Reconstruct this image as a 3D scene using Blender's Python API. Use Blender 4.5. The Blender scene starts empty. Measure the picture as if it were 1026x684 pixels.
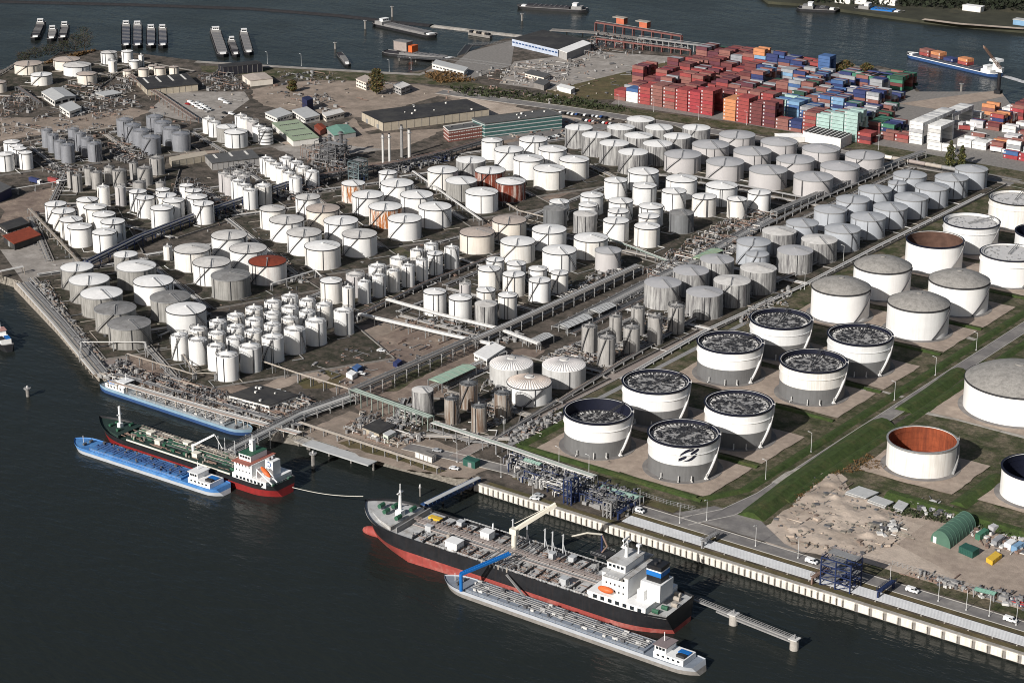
import bpy, math, random
from mathutils import Vector, Matrix
from mathutils.geometry import tessellate_polygon
R = math.radians
random.seed(7)
sc = bpy.context.scene
COL = sc.collection

# ------------------------------------------------------------------ camera, sky, sun, exposure
F_PX, PITCH, YAW, CAM_H = 2070.0, R(20.15), R(37.1), 368.0
cam_d = bpy.data.cameras.new('camera'); cam = bpy.data.objects.new('camera', cam_d); COL.objects.link(cam)
cam.location = (0, 0, CAM_H); cam.rotation_euler = (R(90) - PITCH, 0, YAW)
cam_d.sensor_width = 36.0; cam_d.lens = F_PX / 1026 * 36.0; cam_d.clip_start = 5; cam_d.clip_end = 60000
sc.camera = cam
SUN_EL, SUN_AZ = R(28), R(181)          # azimuth clockwise from +Y, direction towards the sun
w = bpy.data.worlds.new('World'); sc.world = w; w.use_nodes = True
nt = w.node_tree; bg = nt.nodes['Background']
sky = nt.nodes.new('ShaderNodeTexSky'); sky.sky_type = 'NISHITA'; sky.sun_disc = False
sky.dust_density = 2.2; sky.ozone_density = 0.7; sky.sun_elevation = SUN_EL; sky.sun_rotation = SUN_AZ
nt.links.new(sky.outputs['Color'], bg.inputs['Color']); bg.inputs['Strength'].default_value = 0.053
sd = bpy.data.lights.new('sun', 'SUN'); sd.energy = 5.0; sd.angle = R(0.5); sd.color = (1.0, 0.965, 0.92)
so = bpy.data.objects.new('sun', sd); COL.objects.link(so)
tosun = Vector((math.sin(SUN_AZ) * math.cos(SUN_EL), math.cos(SUN_AZ) * math.cos(SUN_EL), math.sin(SUN_EL)))
so.rotation_euler = tosun.to_track_quat('Z', 'Y').to_euler(); so.location = (-500, 700, 600)
sc.view_settings.view_transform = 'Standard'; sc.view_settings.look = 'None'
sc.view_settings.exposure = 0.12; sc.view_settings.gamma = 1.0; sc.view_settings.use_curve_mapping = False
sc.render.engine = 'CYCLES'
sc.cycles.max_bounces = 5; sc.cycles.pixel_filter_type = 'BLACKMAN_HARRIS'; sc.cycles.filter_width = 1.0

# ------------------------------------------------------------------ ground points from the survey of the photograph
def P(u, v, z=0.0):
    a = (u - 513) / F_PX; b = -(v - 342) / F_PX
    y = math.cos(PITCH) + b * math.sin(PITCH); dz = -math.sin(PITCH) + b * math.cos(PITCH)
    t = (CAM_H - z) / -dz
    x, y = a * t, y * t
    return Vector((x * math.cos(YAW) - y * math.sin(YAW), x * math.sin(YAW) + y * math.cos(YAW), z))
def PX(p):
    x = p[0] * math.cos(YAW) + p[1] * math.sin(YAW); y = -p[0] * math.sin(YAW) + p[1] * math.cos(YAW)
    dz = p[2] - CAM_H
    d = y * math.cos(PITCH) - dz * math.sin(PITCH); up = y * math.sin(PITCH) + dz * math.cos(PITCH)
    return 513 + F_PX * x / d, 342 - F_PX * up / d
def PS(l, z=0.0): return [P(u, v, z) for u, v in l]
WATER = -4.0

# ------------------------------------------------------------------ mesh builder
class MB:
    def __init__(s): s.v = []; s.f = []; s.m = []
    def add(s, vs, fs, mi=0):
        o = len(s.v); s.v += [tuple(p) for p in vs]; s.f += [tuple(i + o for i in f) for f in fs]; s.m += [mi] * len(fs); return s
    def box(s, cx, cy, cz, sx, sy, sz, rz=0.0, mi=0):
        c, n = math.cos(rz), math.sin(rz); vs = []
        for dz in (-.5, .5):
            for dx, dy in ((-.5, -.5), (.5, -.5), (.5, .5), (-.5, .5)):
                x, y = dx * sx, dy * sy; vs.append((cx + x * c - y * n, cy + x * n + y * c, cz + dz * sz))
        return s.add(vs, [(0, 3, 2, 1), (4, 5, 6, 7), (0, 1, 5, 4), (1, 2, 6, 5), (2, 3, 7, 6), (3, 0, 4, 7)], mi)
    def bx(s, x0, x1, y0, y1, z0, z1, mi=0):
        return s.box((x0 + x1) / 2, (y0 + y1) / 2, (z0 + z1) / 2, x1 - x0, y1 - y0, z1 - z0, 0, mi)
    def beam(s, p, q, wd, ht, mi=0):
        p, q = Vector(p), Vector(q); d = q - p
        if d.length < 1e-6: return s
        d.normalize(); up = Vector((0, 0, 1)) if abs(d.z) < .95 else Vector((1, 0, 0))
        r = d.cross(up).normalized(); u = r.cross(d).normalized(); vs = []
        for e in (p, q):
            for a, b in ((-1, -1), (1, -1), (1, 1), (-1, 1)): vs.append(e + r * a * wd / 2 + u * b * ht / 2)
        return s.add(vs, [(0, 1, 2, 3), (7, 6, 5, 4), (0, 4, 5, 1), (1, 5, 6, 2), (2, 6, 7, 3), (3, 7, 4, 0)], mi)
    def tube(s, p, q, r, n=6, mi=0):
        p, q = Vector(p), Vector(q); d = q - p
        if d.length < 1e-6: return s
        d.normalize(); up = Vector((0, 0, 1)) if abs(d.z) < .95 else Vector((1, 0, 0))
        a = d.cross(up).normalized(); b = a.cross(d).normalized(); vs = []
        for e in (p, q):
            for i in range(n):
                t = 2 * math.pi * i / n; vs.append(e + a * r * math.cos(t) + b * r * math.sin(t))
        return s.add(vs, [(i, (i + 1) % n, n + (i + 1) % n, n + i) for i in range(n)] + [tuple(range(n))[::-1], tuple(range(n, 2 * n))], mi)
    def path(s, pts, r, n=6, mi=0):
        for a, b in zip(pts, pts[1:]): s.tube(a, b, r, n, mi)
        return s
    def cyl(s, cx, cy, z0, z1, r, n=24, mi=0, r1=None, top=True, bot=False):
        r1 = r if r1 is None else r1; vs = []
        for z, q in ((z0, r), (z1, r1)):
            vs += [(cx + q * math.cos(2 * math.pi * i / n), cy + q * math.sin(2 * math.pi * i / n), z) for i in range(n)]
        fs = [(i, (i + 1) % n, n + (i + 1) % n, n + i) for i in range(n)]
        if top: fs.append(tuple(range(n, 2 * n)))
        if bot: fs.append(tuple(range(n))[::-1])
        return s.add(vs, fs, mi)
    def rev(s, prof, n=40, mi=0, cx=0, cy=0, close=True):
        vs = []; k = len(prof)
        for r, z in prof: vs += [(cx + r * math.cos(2 * math.pi * i / n), cy + r * math.sin(2 * math.pi * i / n), z) for i in range(n)]
        fs = [(j * n + i, j * n + (i + 1) % n, (j + 1) * n + (i + 1) % n, (j + 1) * n + i) for j in range(k - 1) for i in range(n)]
        return s.add(vs, fs, mi)
    def prism(s, poly, z0, z1, mi=0):
        n = len(poly); A = sum(poly[i][0] * poly[(i + 1) % n][1] - poly[(i + 1) % n][0] * poly[i][1] for i in range(n))
        if A < 0: poly = poly[::-1]
        vs = [(p[0], p[1], z0) for p in poly] + [(p[0], p[1], z1) for p in poly]
        tri = tessellate_polygon([[Vector((p[0], p[1], 0)) for p in poly]])
        fs = []
        for t in tri:
            a, b, c = [Vector((poly[i][0], poly[i][1], 0)) for i in t]
            if (b - a).cross(c - a).z < 0: t = t[::-1]
            fs.append(tuple(i + n for i in t))
        fs += [(i, (i + 1) % n, n + (i + 1) % n, n + i) for i in range(n)]
        return s.add(vs, fs, mi)
    def mesh(s, name, mats, smooth=False):
        me = bpy.data.meshes.new(name); me.from_pydata(s.v, [], s.f)
        for m in (mats if isinstance(mats, (list, tuple)) else [mats]): me.materials.append(m)
        if any(s.m): me.polygons.foreach_set('material_index', s.m)
        if smooth:
            me.polygons.foreach_set('use_smooth', [True] * len(s.f)); me.set_sharp_from_angle(angle=R(35))
        me.update(); return me
    def build(s, name, mats, parent=None, world=False, loc=None, smooth=False, label=None):
        off = None
        if world and parent is not None: off = Vector(parent.location)
        elif loc is not None: off = Vector(loc)
        if off is not None: s.v = [(x - off.x, y - off.y, z - off.z) for x, y, z in s.v]
        o = bpy.data.objects.new(name, s.mesh(name, mats, smooth)); COL.objects.link(o)
        if parent is not None: o.parent = parent
        elif loc is not None: o.location = loc
        if label: o['label'] = label
        return o
LABELS = {}
def tag(o, label, cat, group=None):
    o['label'] = label; o['category'] = cat
    if group: o['group'] = group
    n = len(label.split())
    if n > 16 or n < 4: print('LABEL LENGTH', n, label)
    if label in LABELS and not group: print('DUP LABEL', label)
    LABELS[label] = 1
    return o
def thing(name, label, cat, loc=(0, 0, 0), rz=0.0, group=None):
    o = bpy.data.objects.new(name, None); COL.objects.link(o); o.empty_display_size = 2
    o.location = loc; o.rotation_euler = (0, 0, rz); return tag(o, label, cat, group)
def inst(o_or_me, name, parent=None, loc=(0, 0, 0), rz=0.0, mat=None):
    me = o_or_me.data if hasattr(o_or_me, 'data') else o_or_me
    o = bpy.data.objects.new(name, me); COL.objects.link(o); o.location = loc; o.rotation_euler = (0, 0, rz)
    if parent is not None: o.parent = parent
    if mat is not None: o.material_slots[0].link = 'OBJECT'; o.material_slots[0].material = mat
    return o
def struct(name, mb, mat, kind='structure'):
    o = mb.build(name, mat); o['kind'] = kind; return o
ORD = ['first', 'second', 'third', 'fourth', 'fifth', 'sixth', 'seventh', 'eighth', 'ninth', 'tenth', 'eleventh', 'twelfth', 'thirteenth', 'fourteenth', 'fifteenth',
       'sixteenth', 'seventeenth', 'eighteenth', 'nineteenth', 'twentieth', 'twenty-first', 'twenty-second', 'twenty-third', 'twenty-fourth', 'twenty-fifth', 'twenty-sixth', 'twenty-seventh', 'twenty-eighth', 'twenty-ninth', 'thirtieth']

# ------------------------------------------------------------------ materials
MATS = {}
def mat(name, col, rough=.75, var=.25, scale=.4, metal=0.0, streak=0.0, scol=(.12, .10, .08), bump=0.0, col2=None, thr=(.45, .62), zs=.06, sscale=.9, sramp=None):
    if name in MATS: return MATS[name]
    m = bpy.data.materials.new(name); m.use_nodes = True; t = m.node_tree; N = t.nodes; Lk = t.links
    b = N['Principled BSDF']; b.inputs['Roughness'].default_value = rough; b.inputs['Metallic'].default_value = metal
    b.inputs['Specular IOR Level'].default_value = .3
    geo = N.new('ShaderNodeNewGeometry')
    def noise(sc_, det=5, vec=None, rgh=.6):
        n = N.new('ShaderNodeTexNoise'); n.inputs['Scale'].default_value = sc_; n.inputs['Detail'].default_value = det; n.inputs['Roughness'].default_value = rgh
        Lk.new(vec or geo.outputs['Position'], n.inputs['Vector']); return n.outputs['Fac']
    def ramp(src, a, b_, c0, c1):
        r = N.new('ShaderNodeValToRGB'); Lk.new(src, r.inputs['Fac']); e = r.color_ramp.elements
        e[0].position = a; e[1].position = b_; e[0].color = (*c0, 1); e[1].color = (*c1, 1); return r.outputs['Color']
    def mix(fac, a, b_, mode='MIX'):
        x = N.new('ShaderNodeMix'); x.data_type = 'RGBA'; x.blend_type = mode
        (Lk.new(fac, x.inputs[0]) if hasattr(fac, 'links') else setattr(x.inputs[0], 'default_value', fac))
        for s_, i in ((a, 6), (b_, 7)):
            (Lk.new(s_, x.inputs[i]) if hasattr(s_, 'links') else setattr(x.inputs[i], 'default_value', (*s_, 1)))
        return x.outputs[2]
    lo = tuple(c * (1 - var) for c in col); hi = tuple(min(.9, c * (1 + var * .6)) for c in col)
    c = ramp(noise(scale), .3, .7, lo, hi)
    if col2 is not None:
        c2 = ramp(noise(scale * 1.7), .3, .7, tuple(x * (1 - var) for x in col2), tuple(x * (1 + var) for x in col2))
        f = ramp(noise(scale * .31, 8, None, .68), thr[0], thr[1], (0, 0, 0), (1, 1, 1)); c = mix(f, c, c2)
    if streak:
        mp = N.new('ShaderNodeMapping'); mp.inputs['Scale'].default_value = (sscale, sscale, zs); Lk.new(geo.outputs['Position'], mp.inputs['Vector'])
        s0, s1 = sramp or (.5 - .12 * streak, .82 - .2 * streak); f = ramp(noise(1.0, 6, mp.outputs['Vector'], .72), s0, s1, (0, 0, 0), (1, 1, 1)); 
        g = N.new('ShaderNodeMath'); g.operation = 'MULTIPLY'; g.inputs[1].default_value = min(1, streak); Lk.new(f, g.inputs[0])
        c = mix(g.outputs[0], c, scol)
    Lk.new(c, b.inputs['Base Color'])
    if bump:
        bp = N.new('ShaderNodeBump'); bp.inputs['Strength'].default_value = bump; bp.inputs['Distance'].default_value = .5
        Lk.new(noise(scale * 6, 6), bp.inputs['Height']); Lk.new(bp.outputs['Normal'], b.inputs['Normal'])
    MATS[name] = m; return m
white = mat('tank_white_paint', (.80, .79, .77), .5, .05, .2, streak=.22, scol=(.46, .42, .37))
white_roof = mat('tank_white_roof', (.80, .79, .77), .6, .10, .5, col2=(.6, .57, .53), thr=(.55, .8))
cream = mat('tank_cream_paint', (.72, .66, .58), .55, .08, .2, streak=.35, scol=(.40, .32, .25))
cream_roof = mat('tank_beige_roof', (.46, .39, .34), .7, .18, .5)
oldroof = mat('tank_weathered_roof', (.62, .60, .57), .7, .14, .45, col2=(.40, .38, .36), thr=(.45, .75))
greyshell = mat('tank_grey_concrete', (.33, .32, .30), .75, .12, .3, streak=.75, scol=(.12, .115, .105))
greyroof = mat('tank_grey_roof', (.25, .245, .24), .75, .18, .5, col2=(.17, .165, .16))
darkshell = mat('tank_dark_grey', (.17, .175, .18), .7, .1, .3, streak=.6, scol=(.08, .08, .08))
lgrey = mat('tank_light_grey', (.47, .45, .445), .55, .05, .2, streak=.25, scol=(.30, .28, .26))
lgrey_roof = mat('tank_light_grey_roof', (.42, .415, .42), .6, .08, .3)
bgrey = mat('tank_bluish_grey', (.40, .42, .45), .5, .05, .2, streak=.3, scol=(.24, .24, .25))
bgrey_roof = mat('tank_bluish_grey_roof', (.41, .42, .435), .6, .08, .3)
stripy = mat('tank_streaked_grey', (.42, .415, .40), .65, .1, .3, streak=.95, scol=(.09, .085, .09), sscale=.75)
stripy_pale = mat('tank_streaked_pale', (.52, .515, .50), .65, .08, .3, streak=.6, scol=(.22, .21, .20), sscale=.6)
steel = mat('silo_steel', (.43, .415, .395), .5, .12, .4, metal=.2, streak=.6, scol=(.15, .14, .13))
silver = mat('silo_blue_steel', (.30, .31, .335), .45, .12, .5, metal=.3, streak=.5, scol=(.15, .15, .17))
rusty = mat('tank_rusty_shell', (.68, .63, .57), .75, .12, .4, streak=1.0, scol=(.36, .125, .035), sscale=.5, zs=.08, sramp=(.47, .56))
stained = mat('tank_stained_white', (.74, .72, .69), .7, .08, .3, streak=.55, scol=(.34, .20, .15), sscale=.5, zs=.03)
rust_dark = mat('tank_dark_rust', (.55, .47, .42), .8, .2, .4, streak=1.0, scol=(.17, .035, .018), sscale=.6, zs=.05, sramp=(.38, .5))
tanrust = mat('silo_tan_rust', (.40, .375, .34), .55, .15, .4, metal=.2, streak=.95, scol=(.15, .085, .05), sscale=.8)
red_roof = mat('roof_red_lead', (.22, .045, .022), .8, .25, .5)
open_rust = mat('tank_inside_rust', (.27, .065, .026), .85, .3, .25, streak=.7, scol=(.08, .02, .012))
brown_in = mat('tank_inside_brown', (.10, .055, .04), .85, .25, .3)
lower_grey = mat('tank_bare_grey', (.155, .155, .155), .5, .1, .3, metal=0, streak=.5, scol=(.10, .098, .095))
white_b = mat('tank_white_stained', (.76, .74, .70), .55, .06, .2, streak=.5, scol=(.42, .35, .28), sscale=.6, zs=.04)
white_c = mat('tank_white_dull', (.68, .68, .67), .6, .06, .25, streak=.35, scol=(.40, .38, .36))
dome_grey = mat('dome_aluminium', (.30, .285, .265), .65, .2, 1.2, metal=0, col2=(.21, .20, .185))
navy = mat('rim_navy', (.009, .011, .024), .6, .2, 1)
dark = mat('dark_steel', (.035, .035, .038), .6, .3, 1)
rail_grey = mat('rail_grey', (.25, .25, .25), .5, .2, 1)
stair_dark = mat('stair_dark', (.06, .06, .065), .6, .2, 1)
stair_white = mat('stair_white', (.62, .61, .60), .6, .1, 1)
float_deck = mat('floating_deck', (.38, .37, .36), .7, .4, 1.35, col2=(.03, .03, .034), thr=(.45, .53), bump=.5)
float_pale = mat('floating_deck_pale', (.55, .54, .53), .7, .12, .5, col2=(.22, .21, .21), thr=(.6, .68))
conc = mat('concrete', (.40, .375, .34), .85, .2, .5, col2=(.26, .24, .21), bump=.1)
conc_dark = mat('concrete_dark', (.22, .205, .19), .85, .25, .5)
conc_white = mat('concrete_pale', (.72, .68, .61), .8, .12, .8, streak=.5, scol=(.34, .29, .24))
pipe_white = mat('pipe_white', (.56, .55, .53), .5, .1, .4)
pipe_grey = mat('pipe_grey', (.27, .265, .26), .5, .2, .5)
pipe_dark = mat('pipe_dark', (.11, .11, .115), .6, .3, .5)
pipe_brown = mat('pipe_brown', (.22, .15, .12), .7, .3, .5)
pipe_green = mat('pipe_green', (.25, .30, .265), .6, .2, .5)
pipe_blue = mat('steel_blue', (.018, .03, .085), .5, .25, .5)
pipe_tan = mat('pipe_tan', (.36, .32, .275), .6, .2, .5)
asphalt = mat('asphalt', (.17, .16, .155), .9, .18, .25, col2=(.24, .225, .21))
asphalt_pink = mat('asphalt_worn', (.25, .21, .19), .9, .15, .25, col2=(.30, .26, .23))
kerb = mat('kerb_stone', (.42, .40, .37), .85, .1, 1)
grass = mat('grass_green', (.043, .052, .018), .95, .5, .35, col2=(.13, .108, .072), thr=(.42, .6), bump=.8)
grass_lush = mat('grass_lush', (.042, .068, .016), .95, .45, .4, col2=(.075, .075, .028), thr=(.5, .72), bump=.8)
grass_brown = mat('grass_brown', (.115, .09, .045), .95, .4, .15, col2=(.07, .07, .028), thr=(.45, .68), bump=.6)
ground_m = mat('ground_soil', (.15, .123, .103), .95, .4, .35, col2=(.045, .04, .031), thr=(.38, .6), bump=.6)
bund_m = mat('bund_soil', (.12, .096, .078), .95, .45, .5, col2=(.03, .031, .019), thr=(.36, .58), bump=.8)
tan_pad = mat('gravel_tan', (.37, .30, .245), .95, .2, .3, col2=(.25, .20, .165), thr=(.45, .7), bump=.4)
yard_earth = mat('yard_earth', (.33, .265, .215), .95, .22, .2, col2=(.19, .155, .125), thr=(.4, .66), bump=.5)
sand = mat('sand', (.48, .40, .33), .95, .2, .12, col2=(.30, .24, .19), thr=(.45, .7), bump=.5)
brown_soil = mat('soil_brown', (.185, .14, .115), .95, .3, .2, col2=(.28, .22, .175), bump=.5)
paving = mat('paving', (.27, .245, .22), .9, .2, .3, col2=(.36, .33, .30))
black_pit = mat('pit_dark', (.028, .026, .024), .9, .4, .3)
rock = mat('rubble', (.22, .2, .17), .9, .5, .8)

# ------------------------------------------------------------------ water
def water_mat():
    m = bpy.data.materials.new('harbour_water'); m.use_nodes = True; t = m.node_tree; N = t.nodes; Lk = t.links
    b = N['Principled BSDF']; b.inputs['Base Color'].default_value = (.0175, .0210, .0190, 1); rn = N.new('ShaderNodeTexNoise'); rn.inputs['Scale'].default_value = .012; rn.inputs['Detail'].default_value = 4; rr_ = N.new('ShaderNodeMapRange'); rr_.inputs['From Min'].default_value = .35; rr_.inputs['From Max'].default_value = .65; rr_.inputs['To Min'].default_value = .10; rr_.inputs['To Max'].default_value = .26; Lk.new(rn.outputs['Fac'], rr_.inputs['Value']); Lk.new(rr_.outputs['Result'], b.inputs['Roughness']); b.inputs['IOR'].default_value = 1.2
    geo = N.new('ShaderNodeNewGeometry'); Lk.new(geo.outputs['Position'], rn.inputs['Vector']); hs = []
    for sx, sy, rz, det in ((.16, .42, 20, 3), (.035, .07, 35, 2)):
        mp = N.new('ShaderNodeMapping'); mp.inputs['Scale'].default_value = (sx, sy, .3); mp.inputs['Rotation'].default_value = (0, 0, R(rz)); Lk.new(geo.outputs['Position'], mp.inputs['Vector'])
        n = N.new('ShaderNodeTexNoise'); n.inputs['Scale'].default_value = 1.0; n.inputs['Detail'].default_value = det; Lk.new(mp.outputs['Vector'], n.inputs['Vector']); hs.append(n.outputs['Fac'])
    ad = N.new('ShaderNodeMath'); ad.operation = 'MULTIPLY_ADD'; ad.inputs[1].default_value = 2.2; Lk.new(hs[1], ad.inputs[0]); Lk.new(hs[0], ad.inputs[2])
    bp = N.new('ShaderNodeBump'); bp.inputs['Strength'].default_value = .45; bp.inputs['Distance'].default_value = .8; Lk.new(ad.outputs[0], bp.inputs['Height']); Lk.new(bp.outputs['Normal'], b.inputs['Normal'])
    return m
wm = MB(); wm.add([(-30000, -8000, WATER), (20000, -8000, WATER), (20000, 40000, WATER), (-30000, 40000, WATER)], [(0, 1, 2, 3)])
struct('water', wm, water_mat())

# ------------------------------------------------------------------ land
near_shore = [Vector((-2400, 1250, 0)), Vector((-1000, 765, 0)), Vector((-905, 712, 0)), Vector((-884, 711, 0)), Vector((-811, 677, 0)), Vector((-737, 640.5, 0)), Vector((-684, 640.5, 0)),
              Vector((-620, 641, 0)), Vector((-600, 646, 0)), Vector((-528, 652, 0)), Vector((-511, 652, 0)), Vector((-511, 648.6, 0)), Vector((500, 648.6, 0)), Vector((700, 1400, 0)), Vector((-300, 1500, 0))]
far_shore = PS([(1120, 118), (1026, 105), (1012, 104), (1006, 97), (1003, 91), (985, 92), (950, 99), (925, 95), (918, 88), (905, 72), (880, 66), (850, 68), (830, 64), (800, 58), (745, 48), (712, 52), (695, 55), (600, 47), (592, 41),
                (560, 36), (505, 39), (470, 52), (455, 58), (440, 61), (425, 70), (400, 74), (330, 69), (250, 66), (190, 60), (125, 52), (95, 50), (60, 52), (40, 66), (0, 70), (-200, 80)])
lm = MB(); lm.prism([tuple(p)[:2] for p in near_shore] + [tuple(p)[:2] for p in far_shore] + [(-3200, 1300)], -9, 0)
struct('ground', lm, ground_m)
fs = PS([(770, 0), (800, 2), (830, 6), (880, 13), (925, 19), (960, 23), (1026, 29), (1200, 48)])
lm = MB(); lm.prism([tuple(p)[:2] for p in fs] + [(-300, 3200), (-1600, 3200), (-1500, 2300), (-1080, 1790)], -9, -1.5)
struct('ground_far_bank', lm, mat('bank_dark', (.045, .045, .03), .95, .4, .05, col2=(.09, .08, .05), thr=(.55, .7)))
_zc = [0.02]
def ragged(poly, seed, amp=1.0):
    rb = random.Random(seed); out = []
    for i in range(len(poly)):
        a, c = Vector(poly[i]), Vector(poly[(i + 1) % len(poly)]); k = max(1, min(40, int((c - a).length / 4)))
        for j in range(k): p = a.lerp(c, j / k); w_ = 1.5 * math.sin(p.x * .13 + seed) + 1.2 * math.sin(p.y * .21 + seed * 2); out.append((p.x + (rb.uniform(-1, 1) + w_ * .5) * amp, p.y + (rb.uniform(-1, 1) + w_ * .5) * amp))
    return out
def patch(name, pts, m, px=True, kind='structure', z=None):
    if z is None: _zc[0] += .0025; z = _zc[0]
    ps = PS(pts) if px else pts
    b = MB(); poly = [(p[0], p[1]) for p in ps]
    if px and name in ('gravel', 'grass'): poly = ragged(poly, len(poly) * 7 + int(abs(poly[0][0])))
    tri = tessellate_polygon([[Vector((x, y, 0)) for x, y in poly]]); fs = []
    for t in tri:
        a, bb, c = [Vector((*poly[i], 0)) for i in t]
        fs.append(tuple(t) if (bb - a).cross(c - a).z > 0 else tuple(t)[::-1])
    b.add([(x, y, z) for x, y in poly], fs)
    o = b.build(name, m); o['kind'] = kind; return o
def strip(name, pts, wd, m, px=True, kerbs=False, kind='structure'):
    ps = [Vector((p[0], p[1], 0)) for p in (PS(pts) if px else pts)]; l, r = [], []
    for i, p in enumerate(ps):
        d = (ps[min(i + 1, len(ps) - 1)] - ps[max(i - 1, 0)]).normalized(); n = Vector((-d.y, d.x, 0)); l.append(p + n * wd / 2); r.append(p - n * wd / 2)
    patch(name, l + r[::-1], m, False, kind)
    if kerbs:
        b = MB()
        for s in (l, r):
            for a, c in zip(s, s[1:]): b.beam((a.x, a.y, _zc[0] + .05), (c.x, c.y, _zc[0] + .05), .35, .16)
        struct('kerb', b, kerb)
    return ps
def bank(pts, wb, wt, h, m=None, px=True, name='grass_bank'):
    ps = [Vector((p[0], p[1], 0)) for p in (PS(pts) if px else pts)]; b = MB(); rows = []
    for i, p in enumerate(ps):
        d = (ps[min(i + 1, len(ps) - 1)] - ps[max(i - 1, 0)]).normalized(); n = Vector((-d.y, d.x, 0))
        rows.append([p + n * wb / 2, p + n * wt / 2 + Vector((0, 0, h)), p - n * wt / 2 + Vector((0, 0, h)), p - n * wb / 2])
    vs = [q for r_ in rows for q in r_]; fs = []
    for i in range(len(rows) - 1):
        for k in range(3): fs.append((i * 4 + k + 1, i * 4 + k, i * 4 + 4 + k, i * 4 + 5 + k))
    fs += [(0, 1, 2, 3), tuple(len(vs) - 4 + k for k in (3, 2, 1, 0))]
    return struct(name, b.add(vs, fs), m if m not in (None, grass) else grass_lush)

# broad ground surfaces
patch('grass', [(-372, 679), (500, 679), (500, 1480), (-372, 1240)], grass, False)
patch('gravel', [(0, 118), (60, 118), (130, 108), (150, 112), (110, 128), (60, 132), (0, 142)], yard_earth)
patch('paved_yard', [(148, 112), (170, 92), (245, 92), (250, 100), (215, 125), (178, 120)], paving)
patch('gravel', [(250, 90), (300, 82), (350, 78), (460, 90), (520, 104), (500, 118), (440, 96), (365, 118), (300, 112), (262, 106)], yard_earth)
patch('gravel', [(318, 140), (355, 118), (368, 135), (450, 128), (400, 150), (350, 152)], yard_earth)
patch('gravel', [(262, 142), (310, 142), (390, 150), (300, 160)], paving)
patch('gravel', [(445, 92), (520, 108), (600, 122), (580, 135), (560, 120), (490, 118)], sand)
patch('paved_yard', [(515, 62), (600, 52), (690, 58), (660, 68), (560, 92), (500, 84)], paving)
patch('grass', [(545, 90), (665, 62), (690, 60), (660, 75), (650, 84), (618, 100), (560, 100)], grass_brown)
strip('path', [(548, 90), (668, 61)], 6, paving)
patch('paved_yard', [(440, 76), (470, 52), (516, 40), (512, 66), (470, 80)], conc_dark)
patch('grass', [(200, 66), (330, 70), (400, 75), (425, 72), (480, 84), (520, 92), (400, 82), (300, 80), (200, 72)], grass)
strip('path', [(196, 62), (330, 70), (420, 75), (440, 68), (462, 66)], 7, paving)
patch('paved_yard', [(612, 104), (652, 74), (700, 56), (760, 48), (830, 62), (900, 72), (918, 92), (1003, 92), (1012, 104), (1060, 112), (1060, 188), (1026, 183), (870, 148), (740, 123)], conc_dark)
strip('grass', [(520, 97.5), (620, 110.5), (740, 127.5), (880, 149.5), (1100, 190)], 19, grass)
strip('road', [(440, 92), (560, 108), (640, 120), (740, 136), (880, 159), (1100, 200)], 13, asphalt, kerbs=True)
strip('grass', [(640, 127), (740, 143), (880, 166), (1100, 209)], 9, grass)
patch('gravel', [(470, 130), (560, 118), (650, 128), (600, 140), (520, 150)], asphalt)
strip('path', [(330, 310), (420, 262), (500, 222), (610, 172), (640, 160)], 9, brown_soil)
patch('grass', [(594, 172), (612, 164), (620, 178), (600, 186)], grass)
patch('grass', [(438, 228), (462, 218), (470, 236), (448, 244)], grass)
patch('grass', [(365, 246), (400, 236), (412, 258), (385, 270)], grass)
strip('path', [(130, 330), (240, 290), (330, 250)], 7, brown_soil)
# fields of bare earth near the front
patch('gravel', [(300, 366), (352, 328), (405, 318), (520, 352), (470, 372), (360, 404), (300, 378)], brown_soil)
patch('gravel', [(312, 350), (400, 318), (418, 322), (300, 372), (286, 368)], yard_earth)
patch('grass', [(290, 376), (312, 364), (350, 376), (340, 388), (305, 390)], grass_brown)
patch('gravel', [(296, 374), (306, 370), (330, 378), (322, 384)], tan_pad)
patch('grass', [(395, 378), (440, 352), (452, 362), (400, 392), (386, 392)], grass)
patch('gravel', [(352, 408), (500, 350), (548, 350), (470, 405), (420, 445)], brown_soil)
patch('gravel', [(300, 436), (350, 412), (430, 440), (470, 455), (490, 470), (470, 480), (400, 470)], yard_earth)
patch('grass', [(340, 444), (440, 474), (450, 472), (352, 440)], grass_brown)
patch('gravel', [(90, 375), (130, 352), (150, 360), (240, 385), (300, 410), (300, 430), (180, 402)], brown_soil)
patch('gravel', [(215, 402), (300, 372), (308, 377), (235, 408)], tan_pad)
patch('gravel', [(150, 362), (172, 350), (222, 366), (226, 380), (198, 380)], black_pit)
patch('paved_yard', [(0, 250), (20, 250), (62, 232), (92, 290), (60, 285), (25, 285)], paving)
patch('paved_yard', [(30, 292), (62, 284), (140, 372), (104, 380)], asphalt_pink)
patch('grass', [(48, 284), (56, 282), (106, 352), (100, 354)], grass_brown)
patch('gravel', [(0, 205), (40, 190), (110, 180), (60, 215), (36, 232), (0, 240)], brown_soil)
strip('road', [(-60, 152), (42, 132), (70, 128)], 6, tan_pad)
strip('road', [(180, 155), (240, 150), (330, 138), (380, 128)], 7, tan_pad)
strip('path', [(330, 168), (420, 160), (470, 148), (520, 140)], 7, brown_soil)
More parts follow.
